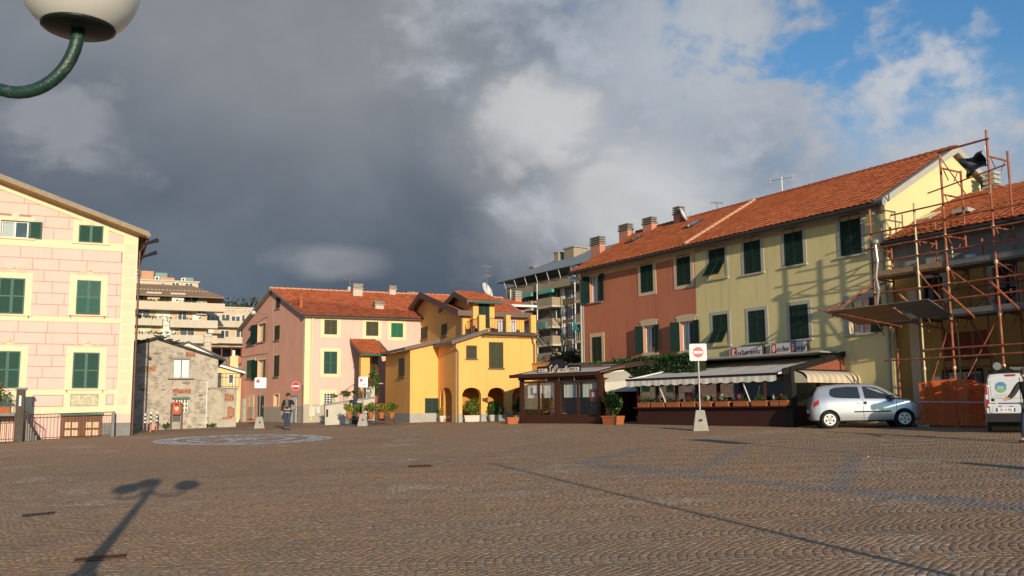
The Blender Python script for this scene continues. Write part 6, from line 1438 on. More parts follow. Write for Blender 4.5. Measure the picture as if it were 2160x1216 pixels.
# white box awning between the two verandas
wa = thing('white_awning', 'white canvas awning between the glazed veranda and the restaurant', 'awning', RF)
wx0 = RF.py(1277, 820, -.5).x; 
def wp(px, py, y): return RF.py(px, py, y)
wd_ = VR_.y; p0, p1, q0, q1, r0, r1 = [RF.l(aty(a_, b_, wd_+c_)) for a_, b_, c_ in ((1272, 787, 1.0), (1422, 770, 2.4), (1276, 807, .1), (1360, 801, .9), (1277, 826, .05), (1362, 825, .85))]
MB().grid([[p0.lerp(p1, t/10) for t in range(11)], [q0.lerp(q1, t/10) for t in range(11)], [q0.lerp(r0, .5).lerp(q1.lerp(r1, .5), t/10)+Vector((0, -.03, 0)) for t in range(11)], [r0.lerp(r1, t/10) for t in range(11)]]).build('canvas', M_CANV, wa)
MB().tube(r0, r1, .02, n=5).build('hem_bar', M_WHITE, wa); MB().tube(p0, p1, .04, n=6).build('roller', M_WHITE, wa)
MB().box(-2.6, .2, 3.4, 3.5, -.3, 2.8).build('passage_wall', M_DARKIN, rh); MB().box(-2.9, 0.0, 1.65, 3.4, zw+.25, zw+.33).build('passage_roof', M_WINE, rh)
m = MB(); a_, b_ = wp(1265, 783, 1.75), wp(1425, 762, 1.75); slab(m, [(a_.x, 1.7, a_.z-.02), (b_.x, 1.7, b_.z-.02), (b_.x, 1.85, b_.z-.02), (a_.x, 1.85, a_.z-.02)], .22); m.build('roof_edge_beam', mat('brown_edge_beam', (.11, .06, .04), .8, .2), rh)
MB().box(a_.x, RW, 1.9, 5.5, b_.z+.0, b_.z+.06).build('flat_roof', M_CEMG, rh)
# ================================================================== apartment blocks behind
M_AWALL = mat('peach_apartment_render', (.60, .45, .31), .9, .12, .8, streak=.2)
M_APAR = mat('beige_balcony_parapet', (.57, .50, .39), .9, .12, 1, streak=.35)
M_ABAND = mat('pink_beige_concrete_band', (.66, .50, .37), .9, .08, 1)
M_BLIND = mat('pale_green_roller_blind', (.56, .60, .48), .7, .05, 1)
M_BLINDW = mat('white_roller_blind', (.68, .68, .63), .7, .05, 1)
M_TEAL = mat('teal_awning_cloth', (.08, .36, .30), .8, .1, 1)
M_AROOF = mat('brown_corrugated_roof', (.27, .19, .135), .9, .25, .6, streak=.3)
M_GREYR = mat('grey_slate_roof', (.115, .115, .12), .85, .2, .6)
def balcony(par, x0, x1, y0, y1, z, h, mt, rail=False):
    b = MB().box(x0, x1, y0, y1, z-.22, z).build('balcony', M_APAR, par)
    if rail:
        q = MB(); q.box(x0, x1, y0, y0+.06, z+h-.06, z+h)
        n = int((x1-x0)/.35)
        for i in range(n+1): q.box(x0+(x1-x0)*i/n-.03, x0+(x1-x0)*i/n+.03, y0+.01, y0+.05, z, z+h-.06)
        q.build('balustrade', mt, b)
    else:
        q = MB().box(x0, x1, y0, y0+.12, z, z+h); q.box(x0, x0+.12, y0+.12, y1, z, z+h); q.box(x1-.12, x1, y0+.12, y1, z, z+h); q.build('parapet', mt, b)
    return b
def far_window(par, x0, x1, z0, z1, y, mt, frame=True, split=True):
    w = MB().box(x0-.08, x1+.08, y-.06, y+.02, z0-.08, z1+.08).build('window', M_WHITE if frame else M_APAR, par)
    if split:
        xm = (x0+x1)/2
        for a, b in ((x0, xm-.06), (xm+.06, x1)): MB().box(a, b, y-.09, y-.05, z0, z1).build('pane', mt, w)
    else: MB().box(x0, x1, y-.09, y-.05, z0, z1).build('pane', mt, w)
    return w
M_DPANE = mat('dark_far_pane', (.05, .055, .065), .15, .1, 1, spec=.6)
pA = aty(463, 700, 135.0); AF = Fr((pA.x, pA.y, 4.0), az2rz(66))
ab = thing('terraced_apartments', 'peach apartment block with long balconies and brown hipped roof up behind the rubble house', 'apartment block', AF)
AL = -19.0
zP = [AF.py(455, y).z for y in (655, 690, 722, 756)]   # balcony floor levels
MB().box(AL, -1.6, 1.6, 12, -4, zP[0]+2.9).build('wall', M_AWALL, ab)
rng = random.Random(5)
for lv, z in enumerate(zP):
    nx = z if lv else z
    xs0 = AL
    if lv == 0:
        balcony(ab, AL, .6, -.4, 1.6, z, .95, M_ABAND)
    else:
        xm = AF.py(352, 690).x
        balcony(ab, AL, xm-.6, -.0, 1.6, z+.2, .9, M_APAR); balcony(ab, xm+.4, -.3, -.2, 1.6, z, .9, M_APAR)
    x = AL+.5; i = 0
    while x < -2.8:
        w = rng.choice((1.9, 1.5, 1.1)); kind = rng.random()
        if lv == 0: kind = .9 if i % 3 == 0 else kind
        if kind < .55: far_window(ab, x, x+w, z+.05, z+2.35, 1.6, M_BLIND if rng.random() < .7 else M_BLINDW, False, False)
        else: far_window(ab, x, x+w, z+.05, z+2.25, 1.6, M_DPANE)
        x += w+rng.uniform(.7, 1.5); i += 1
    # plants along the parapet
    pz = leaves('balcony_plants', M_LEAFD, ab, ((AL-1)/2, -.1, z+1.15), (-AL/2, .25, .28), 120, .22, seed=lv+60, lump=14)
MB().box(AF.py(290, 660).x, AF.py(303, 660).x, -.3, -.25, zP[0]+.9, zP[0]+1.0).build('awning_bar', M_TEAL, ab)
a, b, c, d = AF.rect(311, 622, 337, 638); MB().box(a, b, .2, .3, c, d).build('teal_sunblind', M_TEAL, ab)
ze_ = AF.py(440, 630).z
zt_a = AF.py(400, 606, 4).z
m = MB(); xl_ = AL-1; xr_ = .4; P = [(xl_, -.6, ze_), (xr_, -.6, ze_), (xr_-4.2, 4.0, zt_a), (xl_, 4.0, zt_a)]; slab(m, P, .15); slab(m, [(xr_, -.6, ze_), (xr_, 11, ze_), (xr_-4.2, 9, zt_a), (xr_-4.2, 4.0, zt_a)], .15); ar_ = m.build('roof', M_AROOF, ab)
for i in range(38):
    u = i/37; m = MB(); x0 = xl_+u*(xr_-xl_); x1 = xl_+u*(xr_-4.2-xl_); m.tube((x0, -.6, ze_+.2), (x1, 4.0, zt_a+.2), .07, n=5); m.build('roof_rib', M_AROOF, ar_)
for a_, b_ in ((AF.py(309, 615).x, AF.py(341, 615).x), (AF.py(360, 617).x, AF.py(391, 617).x)): MB().box(a_, b_, -.3, 2.5, ze_+.35, ze_+.6).build('dormer_canopy', M_APAR, ar_); MB().box(a_+.2, b_-.2, .1, 2.2, ze_-1.6, ze_+.35).build('dormer', M_AWALL, ar_)
far_window(ab, AF.py(364, 630).x, AF.py(387, 630).x, ze_-1.9, ze_+.2, .05, M_BLINDW)
for a_, b_ in ((418, 436),): far_window(ab, AF.py(a_, 632).x, AF.py(b_, 632).x, ze_-2.2, ze_-.5, .9, M_DPANE)
zc0, zc1 = AF.py(380, 605, 4.2).z, AF.py(380, 596, 4.2).z; xr2 = AF.py(418, 600, 4.2).x
MB().box(xl_, xr2, 4.0, 10, zc0-.5, zc1).build('attic_storey', M_ABAND, ab); MB().box(xl_, xr2+.2, 3.8, 10.2, zc1, zc1+.2).build('attic_cornice', M_APAR, ab)
for a_, b_ in ((363, 377), (391, 406), (340, 347)): far_window(ab, AF.py(a_, 600, 4).x, AF.py(b_, 600, 4).x, zc0-.05, zc1-.15, 4.0, M_DPANE)
a, b, c, d = AF.rect(298, 572, 324, 594, 6); MB().box(a, b, 6, 9, zc1, d).build('stair_head', mat('salmon_stair_head', (.56, .30, .18), .9, .1), ab)
a, b, c, d = AF.rect(338, 586, 368, 594, 5); MB().box(a, b, 5, 7, zc1, d).build('roof_parapet', mat('salmon_stair_head', (.56, .30, .18), .9, .1), ab)
for pxa in ((326, 584, 336, 592), (382, 587, 391, 594), (286, 570, 296, 579)):
    a, b, c, d = AF.rect(*pxa, 5); u = MB().box(a, b, 4.9, 5.5, c, d).build('air_conditioner', M_WHITE, ab); MB().lathe([((d-c)*.33, 4.86), ((d-c)*.33, 4.9)], ((a+b)/2, 0, (c+d)/2), 12, 'y').build('fan_grille', M_IRON, u)
for pxa in ((287, 579, 297, 592), (388, 586, 408, 595), (328, 576, 353, 584)):
    a, b, c, d = AF.rect(*pxa, 5.6); MB().box(a, b, 5.6, 5.66, zc1, d).build('green_glass_screen', mat('green_glass_screen', (.10, .22, .18), .4, .1), ab)
q = MB(); a = AF.py(325, 575, 5.7); b = AF.py(362, 577, 5.7); q.tube(a, b, .06, n=4); q.tube(b, (b.x, 5.7, zc1), .06, n=4); q.tube(a, (a.x, 5.7, zc1), .06, n=4); q.build('terrace_frame', M_GALV, ab)
# lower pergola in front of it
# second block further right
pB = aty(545, 700, 150.0); BF2 = Fr((pB.x, pB.y, 4.0), az2rz(66)); bb = thing('distant_apartments', 'distant apartment block with dark grey roof and dormers behind the pink house', 'apartment block', BF2)
zQ = [BF2.py(500, y).z for y in (688, 722, 756)]; MB().box(-9, 14, 1.5, 12, -4, zQ[0]+2.6).build('wall', M_AWALL, bb)
for z in zQ:
    balcony(bb, -9, 14, 0, 1.5, z, .8, M_APAR)
    for i in range(9): x = -8+i*2.4; far_window(bb, x, x+1.2, z+.1, z+1.9, 1.5, M_DPANE if i % 3 else M_BLINDW)
zr0, zr1 = BF2.py(500, 680, 1).z, BF2.py(500, 659, 4).z; m = MB(); slab(m, [(-9.5, .6, zr0), (14, .6, zr0), (14, 4.5, zr1), (-9.5, 4.5, zr1)], .2); r2 = m.build('roof', M_GREYR, bb)
for i in range(6): x = -7.6+i*3.1; MB().box(x, x+2.0, .4, 3, zr0-.3, zr0+1.1).build('dormer', M_APAR, r2); far_window(bb, x+.35, x+1.6, zr0-.1, zr0+.85, .4, M_DPANE)
MB().box(-8.5, 14, 4.5, 10, zr1-1, BF2.py(500, 652, 5).z).build('attic_storey', M_ABAND, bb); MB().box(-8.7, 14, 4.3, 10.2, BF2.py(500, 652, 5).z, BF2.py(500, 649, 5).z).build('attic_cornice', M_APAR, bb)
for i in range(5): x = -7+i*2.6; far_window(bb, x, x+1.2, zr1-.1, zr1+.4, 4.5, M_DPANE)
p = BF2.py(486, 648, 6); t = antenna('pale cluster of mobile phone aerials on the distant block roof', BF2.w(p.x, 6, p.z), 1.4, [(1.0, .7, 3), (.4, .6, 3)], name='phone_mast')
# small yellow houses between
def gable_house(label, fr, w, d, ze, za, mw, mr, name='yellow_cottage', ov=.3):
    t = thing(name, label, 'house', fr)
    m = MB(); wall(m, -w, 0, -3, [(-w, ze), (-w/2, za), (0, ze)]); m.poly([(0, 0, -3), (0, d, -3), (0, d, ze), (0, 0, ze)]); m.poly([(-w, 0, -3), (-w, 0, ze), (-w, d, ze), (-w, d, -3)]); m.build('wall', mw, t)
    m = MB(); s = (za-ze)/(w/2)
    m.prism([(-w/2, za), (ov, ze-s*ov), (ov, ze-s*ov+.14), (-w/2, za+.14)], -ov, d); m.prism([(-w-ov, ze-s*ov), (-w/2, za), (-w/2, za+.14), (-w-ov, ze-s*ov+.14)], -ov, d); r = m.build('roof', mr, t)
    m = MB(); m.prism([(-w/2, za-.22), (ov*.6, ze-s*ov*.6-.22), (ov*.6, ze-s*ov*.6), (-w/2, za)], -.1, -.005); m.prism([(-w-ov*.6, ze-s*ov*.6-.22), (-w/2, za-.22), (-w/2, za), (-w-ov*.6, ze-s*ov*.6)], -.1, -.005); m.build('bargeboard', M_WHITE, r)
    return t
M_LYEL = mat('light_yellow_render', (.72, .60, .32), .9, .06)
pc_ = aty(468, 765, 75.0); cf = Fr((pc_.x, pc_.y, 1.5), az2rz(68)); 
c1 = gable_house('cream gable house peeping over the rubble house roof', cf, 5.2, 6, cf.py(466, 757).z, cf.py(402, 724).z, M_LYEL, M_GREYR); chimney(c1, cf.py(438, 715, 2).x, 2, cf.py(438, 745, 2).z-1, cf.py(438, 705, 2).z, .55, .5, M_APAR, M_APAR, 2)
pc_ = aty(506, 815, 66.0); cf = Fr((pc_.x, pc_.y, 1.5), az2rz(68)); zE2 = cf.py(504, 784).z; 
c2 = thing('yellow_cottage', 'small light yellow house with dark door at the end of the alley', 'house', cf)
xl2 = cf.py(440, 790).x; zl2 = cf.py(452, 765).z
m = MB(); wall(m, xl2, 0, -2, [(xl2, zl2), (0, zE2)]); m.poly([(0, 0, -2), (0, 6, -2), (0, 6, zE2), (0, 0, zE2)]); m.build('wall', M_LYEL, c2)
m = MB(); slab(m, [(xl2, -.35, zl2+.02), (.3, -.35, zE2-.05), (.3, 6, zE2-.05), (xl2, 6, zl2+.02)], .12); r_ = m.build('roof', M_GREYR, c2); m = MB(); slab(m, [(xl2, -.4, zl2-.1), (.3, -.4, zE2-.17), (.3, -.352, zE2-.17), (xl2, -.352, zl2-.1)], .15); m.build('bargeboard', M_WHITE, r_)
a, b, c, d = cf.rect(455, 787, 467, 818); MB().box(a, b, -.05, .0, c-.4, d).build('door', M_GUTTERD, c2); far_window(c2, *cf.rect(484, 791, 491, 808), 0, M_DPANE, True, False)
MB().box(cf.py(493, 775).x-.2, cf.py(493, 775).x+.35, .6, 1.1, zE2, zE2+1.1).build('chimney', M_LYEL, c2)
railing(c2, (cf.py(455, 820, -1.0).x, -1.0, cf.py(470, 818, -1).z), (cf.py(504, 820, -1).x, -1.0, cf.py(470, 818, -1).z), .95, .2, M_IRON)
# dark roof terrace with red posts and a lifebuoy
pt = aty(508, 765, 85.0); tf = Fr((pt.x, pt.y, 3.0), az2rz(68)); tt = thing('roof_terrace', 'dark covered roof terrace with red posts behind the yellow cottage', 'terrace', tf)
x0_ = tf.py(440, 750).x; zlo, zhi2 = tf.py(480, 772).z, tf.py(480, 735).z
MB().box(x0_, 1, 2.6, 2.7, zlo-1, zhi2).build('back_wall', M_GREYP, tt); MB().box(x0_, 1, -.3, 2.7, zlo-.4, zlo).build('deck', M_GREYP, tt); MB().box(x0_-.1, 1.2, -.5, 2.8, zhi2, zhi2+.12).build('canopy', M_RUSTI, tt)
for i in range(5): MB().box(x0_+.2+i*.85, x0_+.28+i*.85, -.3, -.22, zlo, zhi2).build('post', mat('red_steel_post', (.28, .05, .04), .6, .1), tt)
for a_ in range(3): MB().box(x0_+.5+a_*1.1, x0_+.95+a_*1.1, .4, .8, zlo, zlo+.5).build('planter_box', M_TERRA, tt)
a, b, c, d = tf.rect(490, 738, 496, 752, .3); MB().box(a, b, .3, .33, c, d).build('hanging_cloth', M_WHITE, tt)
lb_ = thing('lifebuoy', 'orange lifebuoy ring hanging on the dark roof terrace', 'lifebuoy', loc=tf.w(tf.py(498, 760, -.4).x, -.4, tf.py(498, 760, -.4).z), rz=tf.rz); MB().path([(.30*math.cos(t*math.pi/8), 0, .30*math.sin(t*math.pi/8)) for t in range(17)], .09, 8, False).build('ring', mat('orange_lifebuoy', (.62, .14, .03), .5, .1), lb_, True); MB().path([(.42*math.cos(t*math.pi/8), -.02, .42*math.sin(t*math.pi/8)) for t in range(17)], .015, 5, False).build('rope', M_WHITE, lb_)
# alley house in the shade between pink house and rubble house
pl_ = aty(300, 912, 56.0); lf2 = Fr((pl_.x, pl_.y, gz(pl_.x, pl_.y)), az2rz(72)); al = thing('alley_house', 'shaded ochre house with a dark door deep in the left alley', 'house', lf2)
zt_ = lf2.py(290, 760).z; m = MB(); wall(m, -6, 0, -.5, [(-6, zt_), (0, zt_)]); m.build('wall', M_OCH, al); a, b, c, d = lf2.rect(276, 782, 292, 830); MB().box(a, b, -.08, 0, c, d).build('brown_shutter', M_RUSTI, al); a, b, c, d = lf2.rect(276, 865, 288, 910); MB().box(a, b, -.05, 0, -.4, d).build('door', M_DARKIN, al); MB().box(-6.2, .3, -.3, 4, zt_, zt_+.15).build('roof', M_SLATE, al)
# ------------------------------------------------------------------ tall block behind the red house
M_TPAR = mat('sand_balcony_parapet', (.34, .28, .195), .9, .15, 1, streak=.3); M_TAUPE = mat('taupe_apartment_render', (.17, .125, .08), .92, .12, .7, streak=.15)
pF = aty(1066, 700, 118.0); FF_ = Fr((pF.x, pF.y, 3.0), R(-58)); fb_ = thing('taupe_apartments', 'taupe apartment block with balconies and grey roof behind the red house', 'apartment block', FF_)
zF = [FF_.py(1150, y).z for y in (606, 641, 685, 722, 757)]; FL = FF_.py(1245, 650, 2).x+6
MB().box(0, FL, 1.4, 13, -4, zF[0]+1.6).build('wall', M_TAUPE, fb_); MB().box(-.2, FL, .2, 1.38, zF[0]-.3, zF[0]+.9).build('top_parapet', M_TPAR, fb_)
xa_ = [FF_.py(p_, 650).x for p_ in (1078, 1122, 1134, 1166, 1214, 1260)]
for z in zF[1:]:
    for i0 in (0, 2, 4):
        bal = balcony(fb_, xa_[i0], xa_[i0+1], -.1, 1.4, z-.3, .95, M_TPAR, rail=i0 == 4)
        far_window(fb_, xa_[i0]+.7, xa_[i0]+1.9, z-.2, z+1.95, 1.4, M_DPANE); 
        MB().box(xa_[i0]-.05, xa_[i0]+.05, -.1, .0, z-.3, z+2.6).build('balcony_post', M_WHITE, fb_)
    for p_ in (1187, 1203): far_window(fb_, FF_.py(p_-3, 650, 1.4).x, FF_.py(p_+4, 650, 1.4).x, z+.5, z+2.0, 1.4, M_DPANE if p_ > 1190 else M_BLINDW)
    MB().box(xa_[3]+.3, FL, 1.36, 1.4, z-.55, z-.45).build('string_course', M_IRON, fb_)
for z, i0 in ((zF[0], 0), (zF[0], 2), (zF[2], 0)): MB().box(xa_[i0]+.1, xa_[i0+1]-.1, -.05, .3, z-.75, z-.35).build('teal_awning', M_TEAL, fb_)
a, b, c, d = FF_.rect(1137, 682, 1155, 694); MB().box(a, b, -.2, -.1, c, d).build('teal_blind', mat('pale_teal_cloth', (.14, .34, .31), .8, .1), fb_)
a, b, c, d = FF_.rect(1210, 673, 1222, 698); m = MB(); m.prism([(a, c), (b, c), (a, d)], -.1, -.05); m.build('teal_sunshade', mat('bright_teal_cloth', (.02, .36, .36), .8, .05), fb_)
ze_, = (FF_.py(1150, 575, -.6).z,); yr_ = 6.5; zr_ = ze_+3.2
m = MB(); slab(m, [(-1.0, -.9, ze_), (FL, -.9, ze_), (FL, yr_, zr_), (5.5, yr_, zr_)], .15); slab(m, [(-1.0, -.9, ze_), (5.5, yr_, zr_), (5.5, yr_+.1, zr_), (-1, 13, ze_)], .15); rf_ = m.build('roof', mat('blue_grey_roof_sheet', (.27, .30, .31), .6, .12, .5), fb_)
for i in range(9): x = .3+i*2.4; MB().tube((x, .0, ze_-.9), (x+.7, -.8, ze_-.05), .05, n=4).build('roof_strut', M_WHITE, rf_)
for px_, py_, s_ in ((1128, 572, 1.0), (1207, 532, 2.0), (1180, 542, .9)):
    p = FF_.py(px_, py_, 4.5); MB().box(p.x-s_*.5, p.x+s_*.5, 4, 4+s_, zr_-1.6, p.z+.4).build('roof_hut', M_TPAR if s_ > 1 else M_TPAR, rf_); MB().box(p.x-s_*.6, p.x+s_*.6, 3.9, 4.1+s_, p.z+.4, p.z+.55).build('hut_cap', M_TPAR, rf_)
# far pink house roofs right of the tower
pr_ = aty(1120, 690, 70.0); rf3 = Fr((pr_.x, pr_.y, 2.0), az2rz(67)); rh3 = thing('far_pink_house', 'pink house with red hipped roof and round capped chimney behind the terrace', 'house', rf3)
x0_ = rf3.py(1000, 660).x; zE3 = rf3.py(1100, 648).z; MB().box(x0_, -.4, .3, 8, -3, zE3).build('wall', M_RED if False else mat('coral_render', (.55, .24, .17), .9, .1), rh3)
m = MB(); zt3 = rf3.py(1060, 622, 3.5).z; slab(m, [(x0_, -.4, zE3), (.2, -.4, zE3), (-3.0, 3.8, zt3), (x0_, 3.8, zt3)], .12); slab(m, [(.2, -.4, zE3), (.2, 8, zE3), (-3.0, 3.9, zt3), (-3.0, 3.8, zt3)], .12); r3 = m.build('roof', M_STONEG, rh3)
s3_ = (zt3-zE3)/4.2; tile_roof(r3, (0, -.4, zE3+.13), (1, 0, 0), Vector((0, 1, s3_)).normalized(), 4.2*math.hypot(1, s3_), lambda v: (x0_, .15-3.2*v/(4.2*math.hypot(1, s3_))), .3, .36, M_TILEF, 0)
MB().box(x0_, .3, -.5, -.42, zE3-.05, zE3+.12).build('white_eaves', M_WHITE, r3); cx_ = rf3.py(1091, 640, .8); chimney(r3, cx_.x, .8, zE3-.2, rf3.py(1091, 615, .8).z, .5, .5, mat('coral_render', (.55, .24, .17), .9, .1), M_CONC, 3)
# ------------------------------------------------------------------ wooded hill
hm = MB(); rows = []
def hillz(x, y): 
    prof = 34+10*math.sin(x*.011+1)+6*math.sin(x*.031)+4*math.sin(x*.07+2)
    prof *= 1-.45*max(0, min(1, (x+75)/45))
    return max(0, min(1, (y-190)/150))*prof+1.3
for y in (185, 220, 260, 300, 340, 420, 700): rows.append([(x, y, hillz(x, y)) for x in range(-420, 441, 20)])
hl = hm.grid(rows).build('hill', mat('wooded_hill_ground', (.045, .060, .022), .95, .4, .05, col2=(.11, .095, .045), c2scale=.03), None, True); tag(hl, 'dark wooded hillside behind the town', 'hill', kind='structure')
g = np.random.default_rng(5); N = 30000; hx = g.uniform(-190, 120, N); hy = g.uniform(230, 350, N); hzv = np.array([hillz(a, b) for a, b in zip(hx, hy)])
tr_ = g.integers(0, 900, N); cxs = g.uniform(-190, 120, 900); cys = g.uniform(230, 350, 900); czs = np.array([hillz(a, b) for a, b in zip(cxs, cys)]); d3 = g.normal(size=(N, 3)); d3 /= np.linalg.norm(d3, axis=1)[:, None]; rad_ = g.uniform(2, 4.2, 900)[tr_]
p = np.stack([cxs[tr_], cys[tr_], czs[tr_]+rad_*.8], 1)+d3*(g.random(N)**.4*rad_)[:, None]; t = g.normal(size=(N, 3)); t /= np.linalg.norm(t, axis=1)[:, None]; q_ = np.cross(t, g.normal(size=(N, 3))); q_ /= np.linalg.norm(q_, axis=1)[:, None]; s_ = g.uniform(.5, 1.1, N)[:, None]
wo = link('hill_woods', np_mesh('hill_woods', np.stack([p-t*s_, p+q_*s_*.6, p+t*s_, p-q_*s_*.6], 1).reshape(-1, 3), np.arange(4*N).reshape(-1, 4), mat('far_woods_leaf', (.045, .058, .034), .9, .3, .05, rnd=.3), g.random(N))); tag(wo, 'far dark woods covering the hillside', 'woods', kind='stuff')
# bare tree and dry shrub before the taupe block
bt = thing('bare_tree', 'leafless tree with thin pale branches before the taupe block', 'tree', loc=aty(1188, 770, 62.0)); rngt = random.Random(8)
q = MB(); tips = []
def grow(p, d, l, r, dep):
    e = p+d*l; mid_ = p.lerp(e, .5)+Vector((rngt.uniform(-.06, .06), rngt.uniform(-.06, .06), 0))*l; q.path([p, mid_, e], [r, r*.85, r*.65], 5)
    if dep == 0: return
    for _ in range(rngt.choice((2, 3))): grow(e if rngt.random() < .7 else mid_, (d+Vector((rngt.uniform(-.55, .55), rngt.uniform(-.55, .55), rngt.uniform(-.05, .35)))).normalized(), l*rngt.uniform(.62, .82), r*.6, dep-1)
q.path([(0, 0, -3), (0, 0, 0)], [.12, .1], 6); q.build('trunk', M_BARK, bt); q = MB()
grow(Vector((0, 0, 0)), Vector((.1, 0, 1)), 1.5, .075, 4); grow(Vector((0, 0, -.2)), Vector((-.5, .1, .8)), 1.3, .06, 4); q.build('crown', mat('pale_bare_twigs', (.20, .135, .09), .9, .2), bt)
ds = thing('dry_shrub', 'olive coloured bushy shrub beyond the hedge under the bare tree', 'shrub', loc=aty(1180, 785, 56.0)); leaves('foliage', M_LEAFO, ds, (0, 0, .6), (1.6, .8, .75), 1300, .10, seed=70, lump=9); stems(ds, (0, 0, .5), (1.3, .6, .6), 9, .03)
ds2 = thing('dry_shrub', 'darker round shrub at the corner of the red house', 'shrub', loc=aty(1222, 775, 54.0)); leaves('foliage', M_LEAFD, ds2, (0, 0, .5), (.8, .6, .8), 500, .10, seed=71, lump=6); stems(ds2, (0, 0, .4), (.6, .5, .6), 6, .03)
yp = thing('garden_wall', 'orange rendered garden wall behind the veranda sign', 'wall', loc=aty(1160, 790, 50.0), rz=VF.rz); MB().box(-2.6, .8, 0, .3, -3, .55).build('render', mat('orange_arcade_render', (.55, .25, .06), .9, .1), yp); MB().box(-2.65, .85, -.04, .34, .55, .63).build('coping', M_TERRA, yp)
# ================================================================== street things
def text_mesh(par, s, size, loc, rx=math.pi/2, mt=None, name='lettering', sx=1.0, align='CENTER'):
    c = bpy.data.curves.new('lettering', 'FONT'); c.body = s; c.size = size; c.extrude = .002; c.align_x = align; c.align_y = 'CENTER'
    o = bpy.data.objects.new('lettering_curve', c); COL.objects.link(o); dg = bpy.context.evaluated_depsgraph_get(); me = bpy.data.meshes.new_from_object(o.evaluated_get(dg)); bpy.data.objects.remove(o)
    me.transform(Matrix.Translation(loc) @ Matrix.Rotation(rx, 4, 'X') @ Matrix.Diagonal((sx, 1, 1, 1))); me.materials.clear(); me.materials.append(mt); return link(name, me, None, par)
M_SRED = mat('traffic_sign_red', (.55, .025, .03), .45, .05); M_SREDF = mat('faded_sign_red', (.62, .16, .16), .5, .08); M_SBLUE = mat('traffic_sign_blue', (.10, .08, .30), .45, .05); M_SWH = mat('traffic_sign_white', (.80, .80, .79), .4, .03)
def rsq(w, h, r, n=5):
    P = []
    for cx, cz, a0 in ((w/2-r, h/2-r, 0), (-w/2+r, h/2-r, 90), (-w/2+r, -h/2+r, 180), (w/2-r, -h/2+r, 270)):
        for i in range(n+1): a = R(a0+90*i/n); P.append((cx+r*math.cos(a), cz+r*math.sin(a)))
    return P
def circ(r, n=28): return [(r*math.cos(2*math.pi*i/n), r*math.sin(2*math.pi*i/n)) for i in range(n)]
def pedestal_sign(label, p, hb, hp, w, kind, rz, hpan=None, base=(.27, .15)):
    t = thing('road_sign', label, 'road sign', loc=(p.x, p.y, gz(p.x, p.y)-.01), rz=rz); b0, b1 = base
    m = MB(); i = m.add([(-b0, -b0, 0), (b0, -b0, 0), (b0, b0, 0), (-b0, b0, 0), (-b1, -b1, hb), (b1, -b1, hb), (b1, b1, hb), (-b1, b1, hb)])
    for q in ((0,3,2,1),(4,5,6,7),(0,1,5,4),(1,2,6,5),(2,3,7,6),(3,0,4,7)): m.f.append(tuple(i+j for j in q))
    bs = m.build('concrete_base', M_CONC, t); bv = bs.modifiers.new('bevel', 'BEVEL'); bv.width = .02; bv.segments = 2
    MB(Matrix.Translation((.02, -b0+.115*(b0-b1)/1+.02-.03, hb*.52)) @ Matrix.Rotation(-math.atan((b0-b1)/hb), 4, 'X')).lathe([(.045, -.06), (.045, -.045)], n=10, ax='y').build('lifting_plate', M_IRON, bs)
    MB().tube((0, 0, hb-.02), (0, 0, hp), .03, n=10).build('pole', M_GALV, t)
    h = hpan or w; zc = hp-h/2+.03
    pn = MB(Matrix.Translation((0, -.045, zc))).prism(rsq(w, h, .05), -.008, .008).build('sign_panel', M_SWH, t)
    T = Matrix.Translation((0, -.056, zc))
    MB(T).prism(rsq(w*.94, h*.94, .04), .0005, .002).build('sign_border', M_GALV, pn)
    MB(T).prism(rsq(w*.92, h*.92, .038), -.002, .0008).build('sign_face', M_SWH, pn)
    if kind == 'noentry':
        MB(T).prism(circ(w*.31), -.005, -.002).build('red_disc', M_SREDF, pn); MB(T).box(-w*.25, w*.25, -.008, -.005, -.045*w/.6, .045*w/.6).build('white_bar', M_SWH, pn)
    else:
        T2 = Matrix.Translation((-w*.22, -.056, zc+h*.16)); MB(T2).prism(circ(w*.17), -.004, -.002).build('red_ring', M_SRED, pn); MB(T2).prism(circ(w*.125), -.006, -.004).build('blue_disc', M_SBLUE, pn); MB(T2 @ Matrix.Rotation(R(45), 4, 'Y')).box(-w*.125, w*.125, -.008, -.006, -.02, .02).build('red_slash', M_SRED, pn)
        text_mesh(pn, '0-24', h*.16, (w*.24, -.06, zc+h*.15), mt=M_INK); 
        MB(T).box(-w*.15, -w*.08, -.004, -.002, -h*.24, -h*.2).build('arrow_mark', M_INK, pn); MB(T).box(-w*.03, w*.2, -.004, -.002, -h*.25, -h*.19).build('arrow_mark', M_INK, pn)
    MB().box(-.06, .06, -.036, .034, zc+.1, zc+.14).build('clamp', M_GALV, t); MB().lathe([(.03, 0), (.035, .02), (.01, .05)], (0, 0, hp), 8).build('pole_cap', M_GALV, t)
    return t
def hgt(px, py, p): return aty(px, py, p.y).z-gz(p.x, p.y)
p3 = gpt(1478, 909); pedestal_sign('square white no entry sign on grey post and concrete foot before the restaurant', p3, hgt(1478, 865, p3), hgt(1470, 727, p3), .60, 'noentry', R(-8))
p1 = gpt(547, 904); pedestal_sign('white no parking sign on concrete foot left of the walking man', p1, hgt(547, 879, p1), hgt(547, 798, p1), .58, 'park', R(14), .54)
p2 = gpt(765, 899); pedestal_sign('white no parking sign on concrete foot in front of the flower pots', p2, hgt(765, 873, p2), hgt(765, 796, p2), .46, 'park', R(8), .54)
